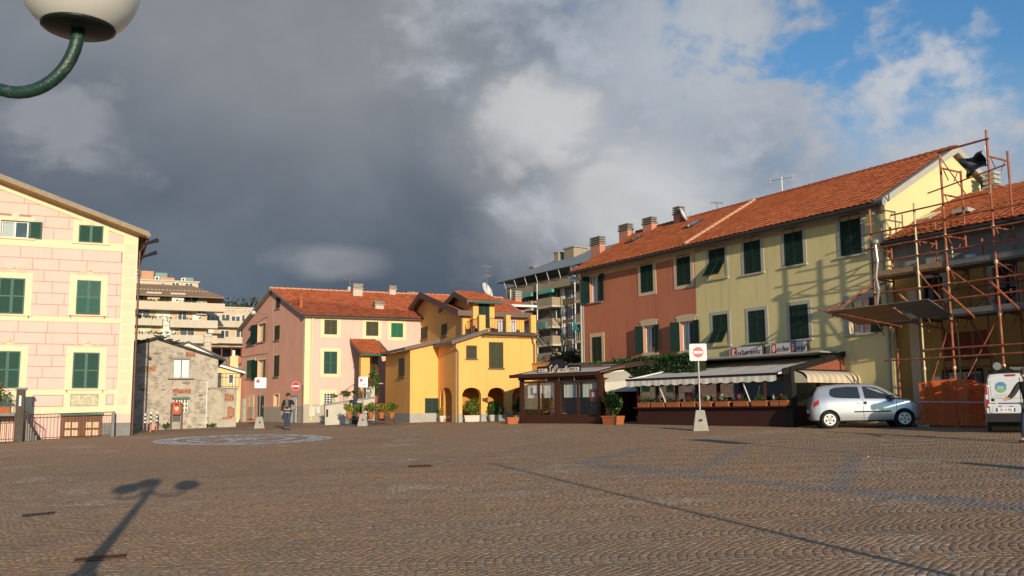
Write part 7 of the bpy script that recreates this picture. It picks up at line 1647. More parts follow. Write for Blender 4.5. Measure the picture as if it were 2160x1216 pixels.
# round no entry sign on a tall post by the pink house corner
p4 = gpt(637, 898); ns = thing('road_sign', 'round red no entry sign on a post at the pink house corner', 'road sign', loc=(p4.x, p4.y, gz(p4.x, p4.y)), rz=R(2)); hh = hgt(636, 812, p4)
MB().tube((0, 0, -.1), (0, 0, hh), .035, n=8).build('pole', M_GUTTER, ns)
NF = Fr(ns.location, R(2)); cs = NF.py(624, 815, -.1); T = Matrix.Translation((cs.x, -.08, cs.z))
ds_ = MB(T).prism(circ(.235), -.006, .006).build('disc', M_SWH, ns); MB(T).prism(circ(.222), -.010, -.006).build('red_disc', M_SRED, ds_); MB(T).box(-.18, .18, -.014, -.010, -.042, .042).build('white_bar', M_SWH, ds_); MB().tube((cs.x, -.06, cs.z), (0, 0, cs.z), .018, n=5).build('bracket', M_GALV, ns)
# post box
pb_ = BF.py(372, 880, -.35); bxl = thing('post_box', 'red letter box on two brown posts against the rubble house', 'post box', loc=(*BF.w(pb_.x, -.35).xy, gz(*BF.w(pb_.x, -.35).xy)), rz=BF.rz); PF = Fr(bxl.location, BF.rz)
M_PRED = mat('post_box_red', (.50, .055, .03), .5, .15, 5); xa, xb = PF.py(364, 865).x, PF.py(381, 865).x; z0_, z1_ = PF.py(372, 874).z, PF.py(372, 850).z
bd = MB().box(xa, xb, -.14, .14, z0_, z1_).build('box', M_PRED, bxl); bd.modifiers.new('bevel', 'BEVEL').width = .02
MB().box(xa-.03, xb+.03, -.18, .16, z1_, z1_+.04).build('hood', M_PRED, bd); MB().box(xa+.10, xb-.10, -.155, -.14, z1_-.13, z1_-.06).build('letter_slot', M_DARKIN, bd)
MB(Matrix.Translation((0, -.143, (z0_+z1_)/2-.02))).prism([(xa+.1, .09), (xb-.1, .09), (xb-.1, .02), ((xa+xb)/2+.06, -.05), ((xa+xb)/2+.03, -.12), ((xa+xb)/2-.03, -.12), ((xa+xb)/2-.06, -.05), (xa+.1, .02)][::-1], -.006, 0).build('emblem_plate', mat('cream_emblem', (.75, .55, .28), .6, .05), bd)
MB().box(xa+.05, xb-.05, -.12, .12, z0_-.05, z0_).build('chute', M_GUTTERD, bd)
for x in (xa-.07, xb+.07): MB().box(x-.04, x+.04, -.05, .05, -.1, z1_-.02).build('post', M_RUSTI, bxl)
mt_ = thing('cement_trough', 'low grey cement block under the red letter box', 'block', loc=(*BF.w(pb_.x, -.2).xy, gz(*BF.w(pb_.x, -.2).xy)), rz=BF.rz); MB().box(-.22, .22, -.05, .1, -.05, .42).build('block', M_CONC, mt_); MB().box(-.2, .2, -.07, -.05, .4, .72).build('slate_plate', M_GUTTERD, mt_)
# striped bollards
M_BLK = mat('black_bollard_paint', (.02, .02, .02), .5, .1); M_ORB = mat('orange_bollard_paint', (.55, .16, .06), .5, .1)
for px, py0, py1, low, lb in ((305, 911, 873, M_BLK, 'thin black and white striped post, leftmost in the alley shade'), (317, 912, 869, M_ORB, 'black, white and orange striped post in the middle of three'), (330, 908, 869, M_ORB, 'black and white striped post with orange foot, nearest the letter box')):
    p = gpt(px, py0); h = hgt(px, py1, p); t = thing('striped_bollard', lb, 'bollard', loc=(p.x, p.y, gz(p.x, p.y)), group='striped posts at the alley mouth')
    MB().tube((0, 0, -.05), (0, 0, h*.38), .045, n=10).build('foot', low, t)
    for i in range(6): MB().tube((0, 0, h*.38+h*.1*i), (0, 0, h*.38+h*.1*(i+1)), .045, n=10).build('stripe', M_SWH if i % 2 else M_BLK, t)
    MB().lathe([(.045, 0), (.03, .025), (.005, .035)], (0, 0, h*.98), 10).build('cap', M_SWH, t)
# arcade planters
def planter(label, px0, px1, py, hpx, mt, crown, n, seed, mleaf=None, fr=None, dep=.32, size=.075, cz=.3, y=None, name='planter'):
    p = gpt((px0+px1)/2, py) if y is None else y; w = (px1-px0)/FPX*p.y*1.02; h = hpx/FPX*p.y; rz = fr.rz if fr else EF.rz
    t = thing(name, label, 'planter', loc=(p.x, p.y, gz(p.x, p.y)), rz=rz)
    m = MB(); a, b, c, d = w/2*.86, w/2, dep*.42, dep*.5; i = m.add([(-a, -c, 0), (a, -c, 0), (a, c, 0), (-a, c, 0), (-b, -d, h), (b, -d, h), (b, d, h), (-b, d, h)])
    for q in ((0,3,2,1),(0,1,5,4),(1,2,6,5),(2,3,7,6),(3,0,4,7)): m.f.append(tuple(i+j for j in q))
    j = m.add([(-b+.04, -d+.04, h), (b-.04, -d+.04, h), (b-.04, d-.04, h), (-b+.04, d-.04, h)])
    for q in ((0, 1), (1, 2), (2, 3), (3, 0)): m.f.append((i+4+q[0], i+4+q[1], j+q[1], j+q[0]))
    tr = m.build('trough', mt, t); MB().box(-b-.015, b+.015, -d-.015, -d+.01, h-.06, h+.004).build('rim', mt, tr); MB().box(-b+.03, b-.03, -d+.03, d-.03, h-.08, h-.03).build('soil', M_SOIL, t)
    if n: leaves('foliage', mleaf or M_LEAF, t, (0, 0, h+cz), crown, n, size, seed=seed, lump=7); stems(t, (0, 0, h+cz), crown, 7, .014, seed=seed, base=(0, 0, h-.05))
    return t
M_PLW = mat('white_stone_planter', (.62, .58, .50), .9, .12, 4, .2)
planter('small white planter with low yellow green shrub by the side arch', 926, 948, 890, 12, M_PLW, (.30, .25, .34), 420, 81, M_LEAFY, cz=.22)
planter('white planter with bushy sunlit shrub under the first front arch', 977, 1014, 890, 13, M_PLW, (.52, .34, .60), 1100, 82, mat('sunny_leaf', (.13, .17, .022), .5, .45, 4, trans=.25, rnd=.5), cz=.42)
planter('grey planter with dark green shrub under the middle front arch', 1030, 1067, 889, 13, M_GTRIM, (.50, .34, .50), 900, 83, cz=.38)
planter('grey planter with dark shrub half hidden by the veranda', 1084, 1106, 890, 13, M_GTRIM, (.40, .30, .55), 600, 84, M_LEAFD, cz=.4)
planter('empty low terracotta box at the left corner of the veranda', 1067, 1092, 895, 14, M_TERRA, (0, 0, 0), 0, 85)
planter('terracotta planter with tall oleander-like shrub right of the veranda', 1271, 1316, 896, 18, M_TERRA, (.48, .38, .78), 900, 86, M_LEAF, fr=RF, dep=.5, size=.085, cz=.62)
pq = RF.w(-.55, .9); planter('shaded terracotta planter in the dark passage beside the restaurant', 1322, 1352, 896, 15, M_TERRA, (.3, .2, .2), 120, 87, M_LEAFD, fr=RF, y=Vector((pq.x, pq.y, 0)), cz=.1)
# flower boxes on the restaurant shelf
bx_px = [(1346, 1371), (1374, 1402), (1406, 1434), (1438, 1467), (1472, 1501), (1509, 1538), (1547, 1579), (1586, 1619), (1626, 1643), (1645, 1664)]
fl_ = [(M_FLR, 'sparse red flowers'), (M_FLP, 'pinkish flowers and leaves'), (None, 'few green sprigs'), (M_FLR, 'bright red geraniums'), (M_FLW, 'white flowers'), (M_FLW, 'low white flowers'), (M_FLP, 'a deep pink geranium'), (None, 'fresh bright green leaves'), (M_FLW, 'tall white flowers'), (M_FLR, 'a few dark red blooms')]
ordn = ['first', 'second', 'third', 'fourth', 'fifth', 'sixth', 'seventh', 'eighth', 'ninth', 'last']
for i, ((a, b), (fm, ds)) in enumerate(zip(bx_px, fl_)):
    x0, x1 = RF.py(a, 852, -.15).x, RF.py(b, 852, -.15).x; c = RF.w((x0+x1)/2, -.11, zs+.001); w = x1-x0
    t = thing('flower_box', f'terracotta window box with {ds}, {ordn[i]} from the left on the restaurant', 'flower box', loc=c, rz=RF.rz, group='flower boxes along the restaurant')
    MB().prismx([(-.08, 0), (.08, 0), (.10, .17), (-.10, .17)], -w*.47, w*.47).build('box', M_TERRA, t); MB().box(-w*.48, w*.48, -.115, .105, .165, .19).build('rim', M_TERRA, t)
    nl = 260 if 'bright green' in ds else 110; leaves('foliage', M_LEAF if 'bright' in ds else M_LEAFD, t, (0, 0, .25), (w*.4, .1, .16), nl, .05, seed=90+i, lump=6); stems(t, (0, 0, .24), (w*.35, .07, .12), 6, .006, seed=i)
    if fm: leaves('flowers', fm, t, (.12*math.sin(i*2), -.02, .34), (w*.22, .08, .14), 46 if 'bright' in ds or 'deep' in ds else 20, .04, seed=190+i, lump=3)
# ------------------------------------------------------------------ lamp with white globes, foreground left
gl = ray(182, -22); dl = 3.72; gp = gl*(dl/gl.y)+Vector((0, 0, EYE)); 
lmp = thing('street_lamp', 'green iron street lamp with white globes, arm reaching in at top left', 'street lamp', loc=(gp.x-.62, gp.y-.05, gz(gp.x-.62, gp.y-.05))); L0 = lmp.location; zg = gp.z-L0.z
M_LGR = mat('chipped_green_lamp_paint', (.012, .045, .034), .38, .35, 14, .25, 60, col2=(.10, .10, .075), c2=.66, c2scale=26, spec=.5, grain=.3)
M_OPAL = mat('opal_glass_globe', (.80, .78, .72), .28, .02, 2, spec=.5, trans=.35)
MB().lathe([(.22, 0), (.22, .12), (.17, .16), (.16, .55), (.19, .60), (.13, .68), (.12, 1.05), (.17, 1.12), (.17, 1.2), (.085, 1.28), (.065, 1.9), (.055, zg-.3), (.075, zg-.28), (.075, zg-.2), (.05, zg-.15), (.05, zg+.05), (.08, zg+.1), (.05, zg+.18), (.02, zg+.3)], n=20).build('post', M_LGR, lmp, True)
for i, a in enumerate((0.0, 2*math.pi/3, 4*math.pi/3)):
    ca, sa = math.cos(a), math.sin(a); T = Matrix.Rotation(a, 4, 'Z')
    am = [(.04, 0, zg-.27), (.12, 0, zg-.35), (.20, 0, zg-.415), (.28, 0, zg-.45)]+[(.39+.23*math.sin(t*math.pi/20), 0, zg-.20-.262*math.cos(t*math.pi/20)) for t in range(-2, 11)]
    arm = MB(T).path(am, .026, 12).build('arm', M_LGR, lmp, True)
    rg_ = .232
    MB(T).lathe([(rg_*math.sin(t*math.pi/32), -rg_*math.cos(t*math.pi/32)) for t in range(6, 33)], (.62, 0, zg), 40).build('globe', M_OPAL, lmp, True)
    MB(T).lathe([(.02, -rg_*.885), (.125, -rg_*.865), (.142, -rg_*.83), (.142, -rg_*.78), (.12, -rg_*.76)], (.62, 0, zg), 32).build('globe_socket', mat('black_socket_enamel', (.008, .012, .010), .4, .2), lmp, True)
# ------------------------------------------------------------------ posts outside the frame whose shadows fall across the square
def on_sunline(px, py, h):
    g_ = gpt(px, py); L = h/math.tan(SUN_EL); s = Vector((SUN.x, SUN.y, 0)).normalized(); q = g_+s*L
    for _ in range(6): L = (h+gz(q.x, q.y)-gz(g_.x, g_.y))/math.tan(SUN_EL); q = g_+s*L
    return q
q_ = on_sunline(1040, 979, 4.4); fp = thing('flag_pole', 'tall slim grey pole standing behind the camera to the right', 'pole', loc=(q_.x, q_.y, gz(q_.x, q_.y))); MB().lathe([(.12, 0), (.12, .2), (.05, .25), (.04, 4.35), (.06, 4.4), (.01, 4.46)], n=12).build('shaft', M_GALV, fp); MB().lathe([(.2, 0), (.2, .04)], n=12).build('foot', M_CONC, fp)
q_ = on_sunline(1470, 928, 3.0); pedestal_sign('white square road sign on concrete foot standing right of the camera', q_, .7, 3.0, .6, 'noentry', SUN_AZ)
# ------------------------------------------------------------------ drains and paint
M_RGR = mat('rusty_cast_iron_grate', (.17, .075, .035), .8, .35, 8, .3)
def grate(label, pts, bars, mt, name='drain_grate'):
    P = [gpt(*p) for p in pts]; c = sum(P, Vector())/4; t = thing(name, label, 'drain', loc=(c.x, c.y, gz(c.x, c.y)))
    u0, u1 = (P[1]-P[0]), (P[2]-P[3]); 
    def at(s, v): q = P[0].lerp(P[1], s).lerp(P[3].lerp(P[2], s), v); return Vector((q.x-c.x, q.y-c.y, gz(q.x, q.y)-gz(c.x, c.y)))
    m = MB(); slab(m, [at(0, 0), at(1, 0), at(1, 1), at(0, 1)], .009); m.build('pit', M_DARKIN, t)
    for i in range(bars): s0, s1 = (i+.12)/bars, (i+.7)/bars; m = MB(); slab(m, [at(s0, .05)+Vector((0, 0, .009)), at(s1, .05)+Vector((0, 0, .009)), at(s1, .95)+Vector((0, 0, .009)), at(s0, .95)+Vector((0, 0, .009))], .005); m.build('bar', mt, t)
    for v0, v1 in ((0, .08), (.92, 1)): m = MB(); slab(m, [at(0, v0)+Vector((0, 0, .01)), at(1, v0)+Vector((0, 0, .01)), at(1, v1)+Vector((0, 0, .01)), at(0, v1)+Vector((0, 0, .01))], .006); m.build('rim', mt, t)
grate('long rusty slotted drain cover under the lamp shadow', ((152, 1189), (264, 1179), (268, 1170), (160, 1180)), 18, M_RGR)
grate('square rusty drain grate out in the middle of the square', ((866, 988), (914, 986), (908, 981), (860, 983)), 7, M_RGR)
grate('dark slotted drain at the left edge of the square', ((46, 1092), (116, 1085), (116, 1081), (46, 1088)), 6, M_IRON)
M_PAINT = bpy.data.materials.new('worn_white_road_paint'); M_PAINT.use_nodes = True; k = NT(M_PAINT.node_tree); o_ = k.n('ShaderNodeOutputMaterial'); b_ = k.n('ShaderNodeBsdfPrincipled', {'Roughness': .85}); P_ = k.n('ShaderNodeNewGeometry').outputs['Position']; tr_ = k.n('ShaderNodeBsdfTransparent')
k.set(b_, 'Base Color', k.mix(k.noise(P_, 3, 4, .6), (.66, .63, .58), (.80, .79, .76))); mx_ = k.n('ShaderNodeMixShader', {0: k.ramp(k.noise(P_, 3.2, 7, .78), .40, .56)}); k.t.links.new(tr_.outputs[0], mx_.inputs[1]); k.t.links.new(b_.outputs[0], mx_.inputs[2]); k.t.links.new(mx_.outputs[0], o_.inputs[0])
cc = (gpt(337, 937)+gpt(664, 919))/2; ax = (gpt(664, 919)-gpt(337, 937)); rw = ax.xy.length/2; th = math.atan2(ax.y, ax.x); far_, near_ = gpt(500, 915), gpt(500, 939); rd = (far_-near_).length/2*.92
pc = thing('painted_emblem', 'worn white painted oval emblem with star on the paving', 'ground paint', loc=(cc.x, cc.y, gz(cc.x, cc.y)))
def ep(r, a):
    x, y = math.cos(a)*rw*r, math.sin(a)*rd*r; X, Y = x*math.cos(th)-y*math.sin(th), x*math.sin(th)+y*math.cos(th); return (X, Y, gz(cc.x+X, cc.y+Y)-gz(cc.x, cc.y)+.013)
for r0, r1, nm in ((.74, 1.0, 'outer_ring'), (.50, .62, 'inner_ring'), (.0, .26, 'centre_disc')): MB().grid([[ep(r0 if r0 else .01, a*2*math.pi/64), ep(r1, a*2*math.pi/64)] for a in range(65)]).build(nm, M_PAINT, pc)
for i in range(8): a = i*math.pi/4; MB().poly([ep(.2, a-.28), ep(.2, a+.28), ep(.60 if i % 2 else .78, a)]).build('star_ray', M_PAINT, pc)
def line(label, pts, w, mt=M_PAINT, dz=.0125, name='painted_line'):
    P = [gpt(*p) for p in pts]; m = MB(); rows = []
    for i, p in enumerate(P):
        d = (P[min(i+1, len(P)-1)]-P[max(i-1, 0)]).xy.normalized(); n = Vector((-d.y, d.x)); n2 = []
        for s in (-1, 1): x, y = p.x+n.x*w/2*s, p.y+n.y*w/2*s; n2.append((x, y, gz(x, y)+dz))
        rows.append(n2)
    o = m.grid(rows).build(name, mt); tag(o, None, None, kind='structure')
line('', [(300, 1046), (480, 1032), (720, 1003), (1060, 962)], .05, mat('orange_stone_strip', (.42, .24, .11), .9, .3, 3), .006, 'stone_strip'); line('', [(0, 1200), (140, 1178)], .05, mat('orange_stone_strip', (.42, .24, .11)), .006, 'stone_strip'); line('', [(1490, 925), (1600, 925), (1720, 926), (1900, 929), (2170, 940)], .10); line('', [(1605, 935), (1700, 926)], .08); line('', [(1815, 972), (1830, 968), (1900, 971)], .07); line('', [(440, 902), (500, 903), (660, 902), (690, 901)], .16); line('', [(520, 905), (560, 906)], .12); line('', [(1650, 993), (1770, 1010)], .05); line('', [(1700, 1020), (1755, 1028)], .05)
# ================================================================== vehicles
def loft(st, n_mid=3, flat_rear=False):
    """st rows: x, zb, zm, zs, zt, wb, wm, ws, wt -> interpolator and mesh rows"""
    A = np.array(st); X = A[:, 0]
    def pchip(xq, c):
        y = A[:, c]; h = np.diff(X); d = np.diff(y)/h; m = np.zeros(len(X)); m[0], m[-1] = d[0], d[-1]
        for i in range(1, len(X)-1): m[i] = 0 if d[i-1]*d[i] <= 0 else 2*d[i-1]*d[i]/(d[i-1]+d[i])
        i = int(min(max(np.searchsorted(X, xq)-1, 0), len(X)-2)); t = (xq-X[i])/h[i]
        return (2*t**3-3*t**2+1)*y[i]+(t**3-2*t**2+t)*h[i]*m[i]+(-2*t**3+3*t**2)*y[i+1]+(t**3-t**2)*h[i]*m[i+1]
    def sec(x):
        zb, zm, zs, zt, wb, wm, ws, wt = [float(pchip(x, c)) for c in range(1, 9)]
        ze = zt-min(.07, (zt-zs)*.5)
        return [(0, zb), (wb*.8, zb), (wb, zb+.05), ((wb+wm)/2+.012, (zb+zm)/2), (wm, zm), ((wm+ws)/2+.006, (zm+zs)/2+.02), (ws, zs), (ws*.72+wt*.28, zs*.72+ze*.28), (ws*.36+wt*.64, zs*.36+ze*.64), (wt, ze), (wt*.90, zt-.022), (wt*.62, zt-.006), (0, zt)]
    return X, sec
def glass_pt(sec, x, t, side, off=.008):
    s = sec(x); a, b = Vector(s[6]), Vector(s[9]); p = a.lerp(b, t); n = Vector((b.y-a.y, -(b.x-a.x))).normalized()
    return Vector((x, side*(p.x+n.x*off), p.y+n.y*off))
def body_mesh(X, sec, n=64):
    xs = np.unique(np.concatenate([np.linspace(X[0], X[-1], n), X])); m = MB(); rows = []
    for x in xs:
        h = sec(x); rows.append([(x, -w, z) for w, z in h]+[(x, w, z) for w, z in h[-2:0:-1]])
    k = len(rows[0]); i0 = m.add([p for r in rows for p in r])
    for a in range(len(rows)-1):
        for b in range(k): c = (b+1) % k; m.f.append((i0+a*k+b, i0+a*k+c, i0+(a+1)*k+c, i0+(a+1)*k+b))
    m.f.append(tuple(i0+b for b in range(k-1, -1, -1))); m.f.append(tuple(i0+(len(rows)-1)*k+b for b in range(k)))
    return m
def cut_arches(o, centers, r, z):
    cs = []
    for x in centers:
        c = MB().lathe([(r, -1.2), (r, 1.2)], (x, 0, z), 32, 'y').build('cut', None); fixn(c); cs.append(c)
        b = o.modifiers.new('b', 'BOOLEAN'); b.operation = 'DIFFERENCE'; b.object = c; b.solver = 'EXACT'
    fixn(o); par_ = o.parent; o.parent = None; dg = bpy.context.evaluated_depsgraph_get(); dg.update(); me = bpy.data.meshes.new_from_object(o.evaluated_get(dg)); mt = o.data.materials[0]; o.modifiers.clear(); o.data = me; me.materials.clear(); me.materials.append(mt)
    for p in me.polygons: p.material_index = 0
    o.parent = par_
    for c in cs: bpy.data.objects.remove(c)
    autosmooth(o, 38); return o
M_SILV = mat('silver_car_paint', (.56, .58, .62), .28, .03, 2, metal=.55, spec=.5, coat=.6)
M_VANW = mat('off_white_van_paint', (.60, .61, .62), .35, .06, 2, spec=.5, coat=.3)
M_TYRE = mat('tyre_rubber', (.018, .018, .018), .8, .2, 12); M_BLACKP = mat('black_car_plastic', (.02, .02, .021), .6, .1); M_HUB = mat('silver_hubcap', (.60, .60, .60), .35, .05, metal=.5)
M_TAIL = mat('red_tail_lens', (.40, .012, .015), .2, .05, spec=.6, coat=.5); M_HEAD = mat('clear_headlamp', (.66, .68, .70), .12, .03, spec=.7, coat=.6); M_CARG = mat('tinted_car_glass', (.028, .035, .036), .06, .05, spec=.7, coat=.5)
def wheel(par, x, y, z, r=.285, w=.19, spokes=5, side=-1):
    t = MB().lathe([(r*.62, -w/2), (r*.93, -w/2), (r, -w*.32), (r, w*.32), (r*.93, w/2), (r*.62, w/2)], (x, y, z), 28, 'y').build('wheel', M_TYRE, par, True); autosmooth(t, 50)
    yo = y+side*w*.50; MB().lathe([(r*.66, -.012), (r*.64, .012)], (x, yo, z), 24, 'y').build('rim_back', M_BLACKP, t)
    q = MB(); T = Matrix.Translation((x, yo+side*.016, z)); q.M = T
    ro, ri = r*.68, r*.52; n = 40
    q.prism([(ro*math.cos(2*math.pi*i/n), ro*math.sin(2*math.pi*i/n)) for i in range(n)], 0, .002) if False else None
    for i in range(n):
        a, b = 2*math.pi*i/n, 2*math.pi*(i+1)/n; q.prism([(ri*math.cos(a), ri*math.sin(a)), (ro*math.cos(a), ro*math.sin(a)), (ro*math.cos(b), ro*math.sin(b)), (ri*math.cos(b), ri*math.sin(b))], -.008, .008)
    for i in range(spokes):
        a = 2*math.pi*i/spokes+.3; c, s = math.cos(a), math.sin(a); h0, h1 = r*.20, r*.13
        q.prism([(c*.02-s*h0, s*.02+c*h0), (c*.02+s*h0, s*.02-c*h0), (c*ri*1.03+s*h1, s*ri*1.03-c*h1), (c*ri*1.03-s*h1, s*ri*1.03+c*h1)], -.010, .006)
    o = q.build('hubcap', M_HUB, t); fixn(o); MB().lathe([(r*.12, -.012), (r*.10, .012)], (x, yo+side*.03, z), 12, 'y').build('hub_badge', M_GALV, t)
def strip(par, name, mt, pts, w): o = MB().path(pts, w, 6).build(name, mt, par); return o
# silver hatchback
rw_ = gpt(1751, 905.0); caz = 101.0; CFR = Fr((0, 0, 0), R(90-caz)); d_ = CFR.M.to_3x3() @ Vector((1, 0, 0)); nrm = CFR.M.to_3x3() @ Vector((0, 1, 0))
cpos = Vector((rw_.x, rw_.y, 0))+d_*1.185+nrm*.72; car = thing('silver_hatchback', 'small silver three door hatchback parked before the restaurant end wall', 'car', loc=(cpos.x, cpos.y, gz(cpos.x, cpos.y))); 
car.rotation_euler = (0, -math.asin(GA*d_.y+GB*d_.x), CFR.rz)
CST = [(-1.77, .34, .50, .66, .74, .50, .56, .55, .46), (-1.70, .26, .50, .84, .98, .70, .74, .70, .56), (-1.60, .23, .52, .93, 1.22, .77, .80, .76, .57), (-1.46, .22, .52, .955, 1.38, .79, .82, .79, .57), (-1.2, .21, .52, .965, 1.44, .80, .825, .80, .575), (-.6, .20, .52, .955, 1.475, .80, .825, .80, .58), (0, .20, .52, .935, 1.47, .80, .825, .80, .58), (.38, .20, .52, .925, 1.42, .80, .825, .80, .57), (.78, .20, .52, .915, 1.215, .80, .825, .79, .585), (1.12, .20, .52, .895, 1.00, .80, .825, .78, .62), (1.40, .20, .51, .83, .93, .79, .81, .76, .60), (1.62, .22, .48, .72, .84, .72, .76, .71, .54), (1.76, .25, .42, .56, .70, .60, .66, .62, .48), (1.82, .30, .38, .46, .56, .46, .52, .50, .40)]
CX, csec = loft(CST); bd = body_mesh(CX, csec).build('body', M_SILV, car); cut_arches(bd, (-1.185, 1.185), .335, .285)
for x in (-1.185, 1.185): MB().lathe([(.335, -.70), (.335, .70)], (x, 0, .285), 24, 'y').build('wheel_well', M_BLACKP, car)
for x in (-1.185, 1.185):
    for sd in (-1, 1): wheel(car, x, sd*.72, .285, side=sd)
for sd in (-1, 1):
    def gwin(name, edge):
        P = [glass_pt(csec, x, t, sd) for x, t in edge]; o = MB().poly(P if sd < 0 else P[::-1]).build(name, M_CARG, car); return o
    gwin('quarter_window', [(-1.12, .28), (-1.0, .12), (-.75, .07), (-.42, .05), (-.16, .05), (-.20, .90), (-.55, .93), (-.95, .90), (-1.10, .78), (-1.14, .5)])
    gwin('door_window', [(-.02, .05), (.4, .05), (.80, .06), (1.02, .09), (.86, .55), (.62, .80), (.38, .90), (.15, .93), (-.06, .93)])
    strip(bd, 'side_trim', M_BLACKP, [(x, sd*(csec(x)[4][0]+.012), .53+.0*x) for x in np.linspace(-.38, .78, 12)], .022)
    strip(bd, 'door_seam', M_BLACKP, [Vector((-.09, sd*(csec(-.09)[i][0]+.0), csec(-.09)[i][1])) for i in (2, 3, 4, 5, 6)], .006)
    strip(bd, 'door_seam', M_BLACKP, [Vector((.93+.03*(i-4), sd*(csec(.93)[i][0]+.0), csec(.93)[i][1])) for i in (3, 4, 5, 6)], .006)
    MB().box(-.26, -.12, sd*.825-.02, sd*.825+.02, .80, .835).build('door_handle', M_SILV, car); MB().lathe([(.055, -.006), (.055, .006)], (-.02, sd*.815, .815), 12, 'y').build('handle_cup', M_BLACKP, car)
    def patch(name, mt, xa, xb, lo, hi):
        def yy(x, z): s = csec(x)[2:10]; return np.interp(z, [q[1] for q in s], [q[0] for q in s])+.009
        o = MB().grid([[Vector((x, sd*yy(x, lo(t)+(hi(t)-lo(t))*v), lo(t)+(hi(t)-lo(t))*v)) for v in np.linspace(0, 1, 5)] for t, x in ((i/6, xa+(xb-xa)*i/6) for i in range(7))]).build(name, mt, car); return o
    patch('tail_light', M_TAIL, -1.68, -1.50, lambda t: .70+.10*t, lambda t: .80+.16*t**.5)
    patch('headlight', M_HEAD, 1.42, 1.74, lambda t: .74-.14*t, lambda t: .80-.09*t)
    MB().lathe([(.03, -.09), (.085, -.05), (.09, .03), (.05, .08)], (.80, sd*.90, .98), 12, 'y').build('door_mirror', M_BLACKP, car, True)
    strip(bd, 'sill_trim', M_BLACKP, [(x, sd*(csec(x)[2][0]-.01), .225) for x in np.linspace(-.8, .8, 8)], .022)
MB().grid([[Vector((x, w*csec(x)[9][0]*.86, csec(x)[12][1]+.006-.02*abs(w)**2)) for w in (-1, -.5, 0, .5, 1)] for x in (.45, .6, .75, .9, 1.05)]).build('windscreen', M_CARG, car, True)
MB().grid([[Vector((x-.012, w*csec(x)[9][0]*.82, csec(x)[12][1]+.004-.02*abs(w)**2)) for w in (-1, -.5, 0, .5, 1)] for x in (-1.66, -1.6, -1.54, -1.48)]).build('rear_window', M_CARG, car, True)
MB().box(-1.775, -1.74, -.45, .45, .36, .50).build('rear_bumper_trim', M_BLACKP, car); MB().box(-1.79, -1.775, -.26, .26, .52, .62).build('number_plate', M_SWH, car)
MB().path([(-.9, .3, 1.46), (-1.0, .3, 1.66)], .006, 4).build('aerial', M_BLACKP, car)
# white van seen from behind
vz = 26.2; vp = aty(2146, 900, vz); vaz_ = 30.0; VFR = Fr((0, 0, 0), R(90-vaz_)); dv = VFR.M.to_3x3() @ Vector((1, 0, 0)); vc = Vector((vp.x, vp.y, 0))+dv*1.95
vc = Vector((vp.x, vp.y, 0))+dv*1.80; van = thing('white_van', 'white panel van with roof pipe and round emblem at the right edge, rear doors facing', 'van', loc=(vc.x, vc.y, gz(vc.x, vc.y)), rz=VFR.rz)
van.scale = (.92, .92, .92)
VST = [(-1.96, .42, .72, 1.06, 1.66, .74, .79, .80, .68), (-1.90, .36, .72, 1.06, 1.75, .80, .84, .835, .71), (-1.6, .32, .72, 1.06, 1.78, .81, .85, .845, .72), (-.4, .30, .72, 1.06, 1.80, .81, .85, .845, .72), (.5, .30, .72, 1.05, 1.77, .81, .85, .845, .71), (.95, .30, .72, 1.04, 1.50, .81, .85, .84, .68), (1.35, .30, .72, .98, 1.14, .81, .85, .82, .66), (1.8, .30, .66, .86, .96, .76, .8, .74, .58), (2.0, .34, .5, .62, .70, .58, .62, .6, .48)]
VX, vsec = loft(VST); bd = body_mesh(VX, vsec).build('body', M_VANW, van); cut_arches(bd, (-1.25, 1.25), .34, .30)
for x in (-1.25, 1.25):
    MB().lathe([(.34, -.72), (.34, .72)], (x, 0, .30), 24, 'y').build('wheel_well', M_BLACKP, van)
    for sd in (-1, 1): wheel(van, x, sd*.74, .30, .30, side=sd)
TR = Matrix.Translation((-1.965, 0, 0)) @ Matrix.Rotation(R(-90), 4, 'Z')     # rear face: x' to the right seen from behind
MB(TR).box(-.80, .80, -.09, .10, .30, .56).build('rear_bumper', M_BLACKP, van)
for a, b in ((-.70, .14), (.16, .70)):
    dp_ = MB(TR).prism([(x+(a+b)/2, z+1.1) for x, z in rsq(b-a, 1.08, .07)], -.018, .03).build('rear_door', M_VANW, van)
    MB(TR).prism([(x+(a+b)/2, z+1.32) for x, z in rsq(b-a-.12, .54, .06)], -.030, -.016).build('door_panel', M_VANW, dp_)
MB(TR).box(.142, .158, -.02, .02, .56, 1.62).build('door_gap', M_BLACKP, van); MB(TR).box(-.70, .70, -.022, .0, 1.0, 1.008).build('swage_line', M_BLACKP, van)
for sd in (-1, 1):
    lt = MB(TR).prism([(sd*.715, .72), (sd*.80, .72), (sd*.80, 1.42), (sd*.745, 1.42)][::sd], -.012, .10).build('tail_light', M_TAIL, van); MB(TR).box(min(sd*.72, sd*.79), max(sd*.72, sd*.79), -.018, -.008, .98, 1.12).build('reversing_lens', M_HEAD, lt)
    for z in (.80, 1.38): MB(TR).box(sd*.71-.035, sd*.71+.035, -.05, -.012, z-.03, z+.03).build('hinge', M_HEAD, van)
pr_ = MB(TR).prism([(x-.26, z+.665) for x, z in rsq(.74, .22, .05)], -.026, .0).build('plate_recess', M_VANW, van); MB(TR).box(-.53, -.01, -.036, -.026, .605, .715).build('number_plate', M_SWH, pr_)
for a, b in ((-.53, -.48), (-.06, -.01)): MB(TR).box(a, b, -.038, -.036, .606, .714).build('plate_band', M_SBLUE, pr_)
o = text_mesh(pr_, 'EK 419BJ', .095, (0, 0, 0), mt=M_INK, sx=.9); o.data.transform(TR @ Matrix.Translation((-.27, -.0385, .66)))
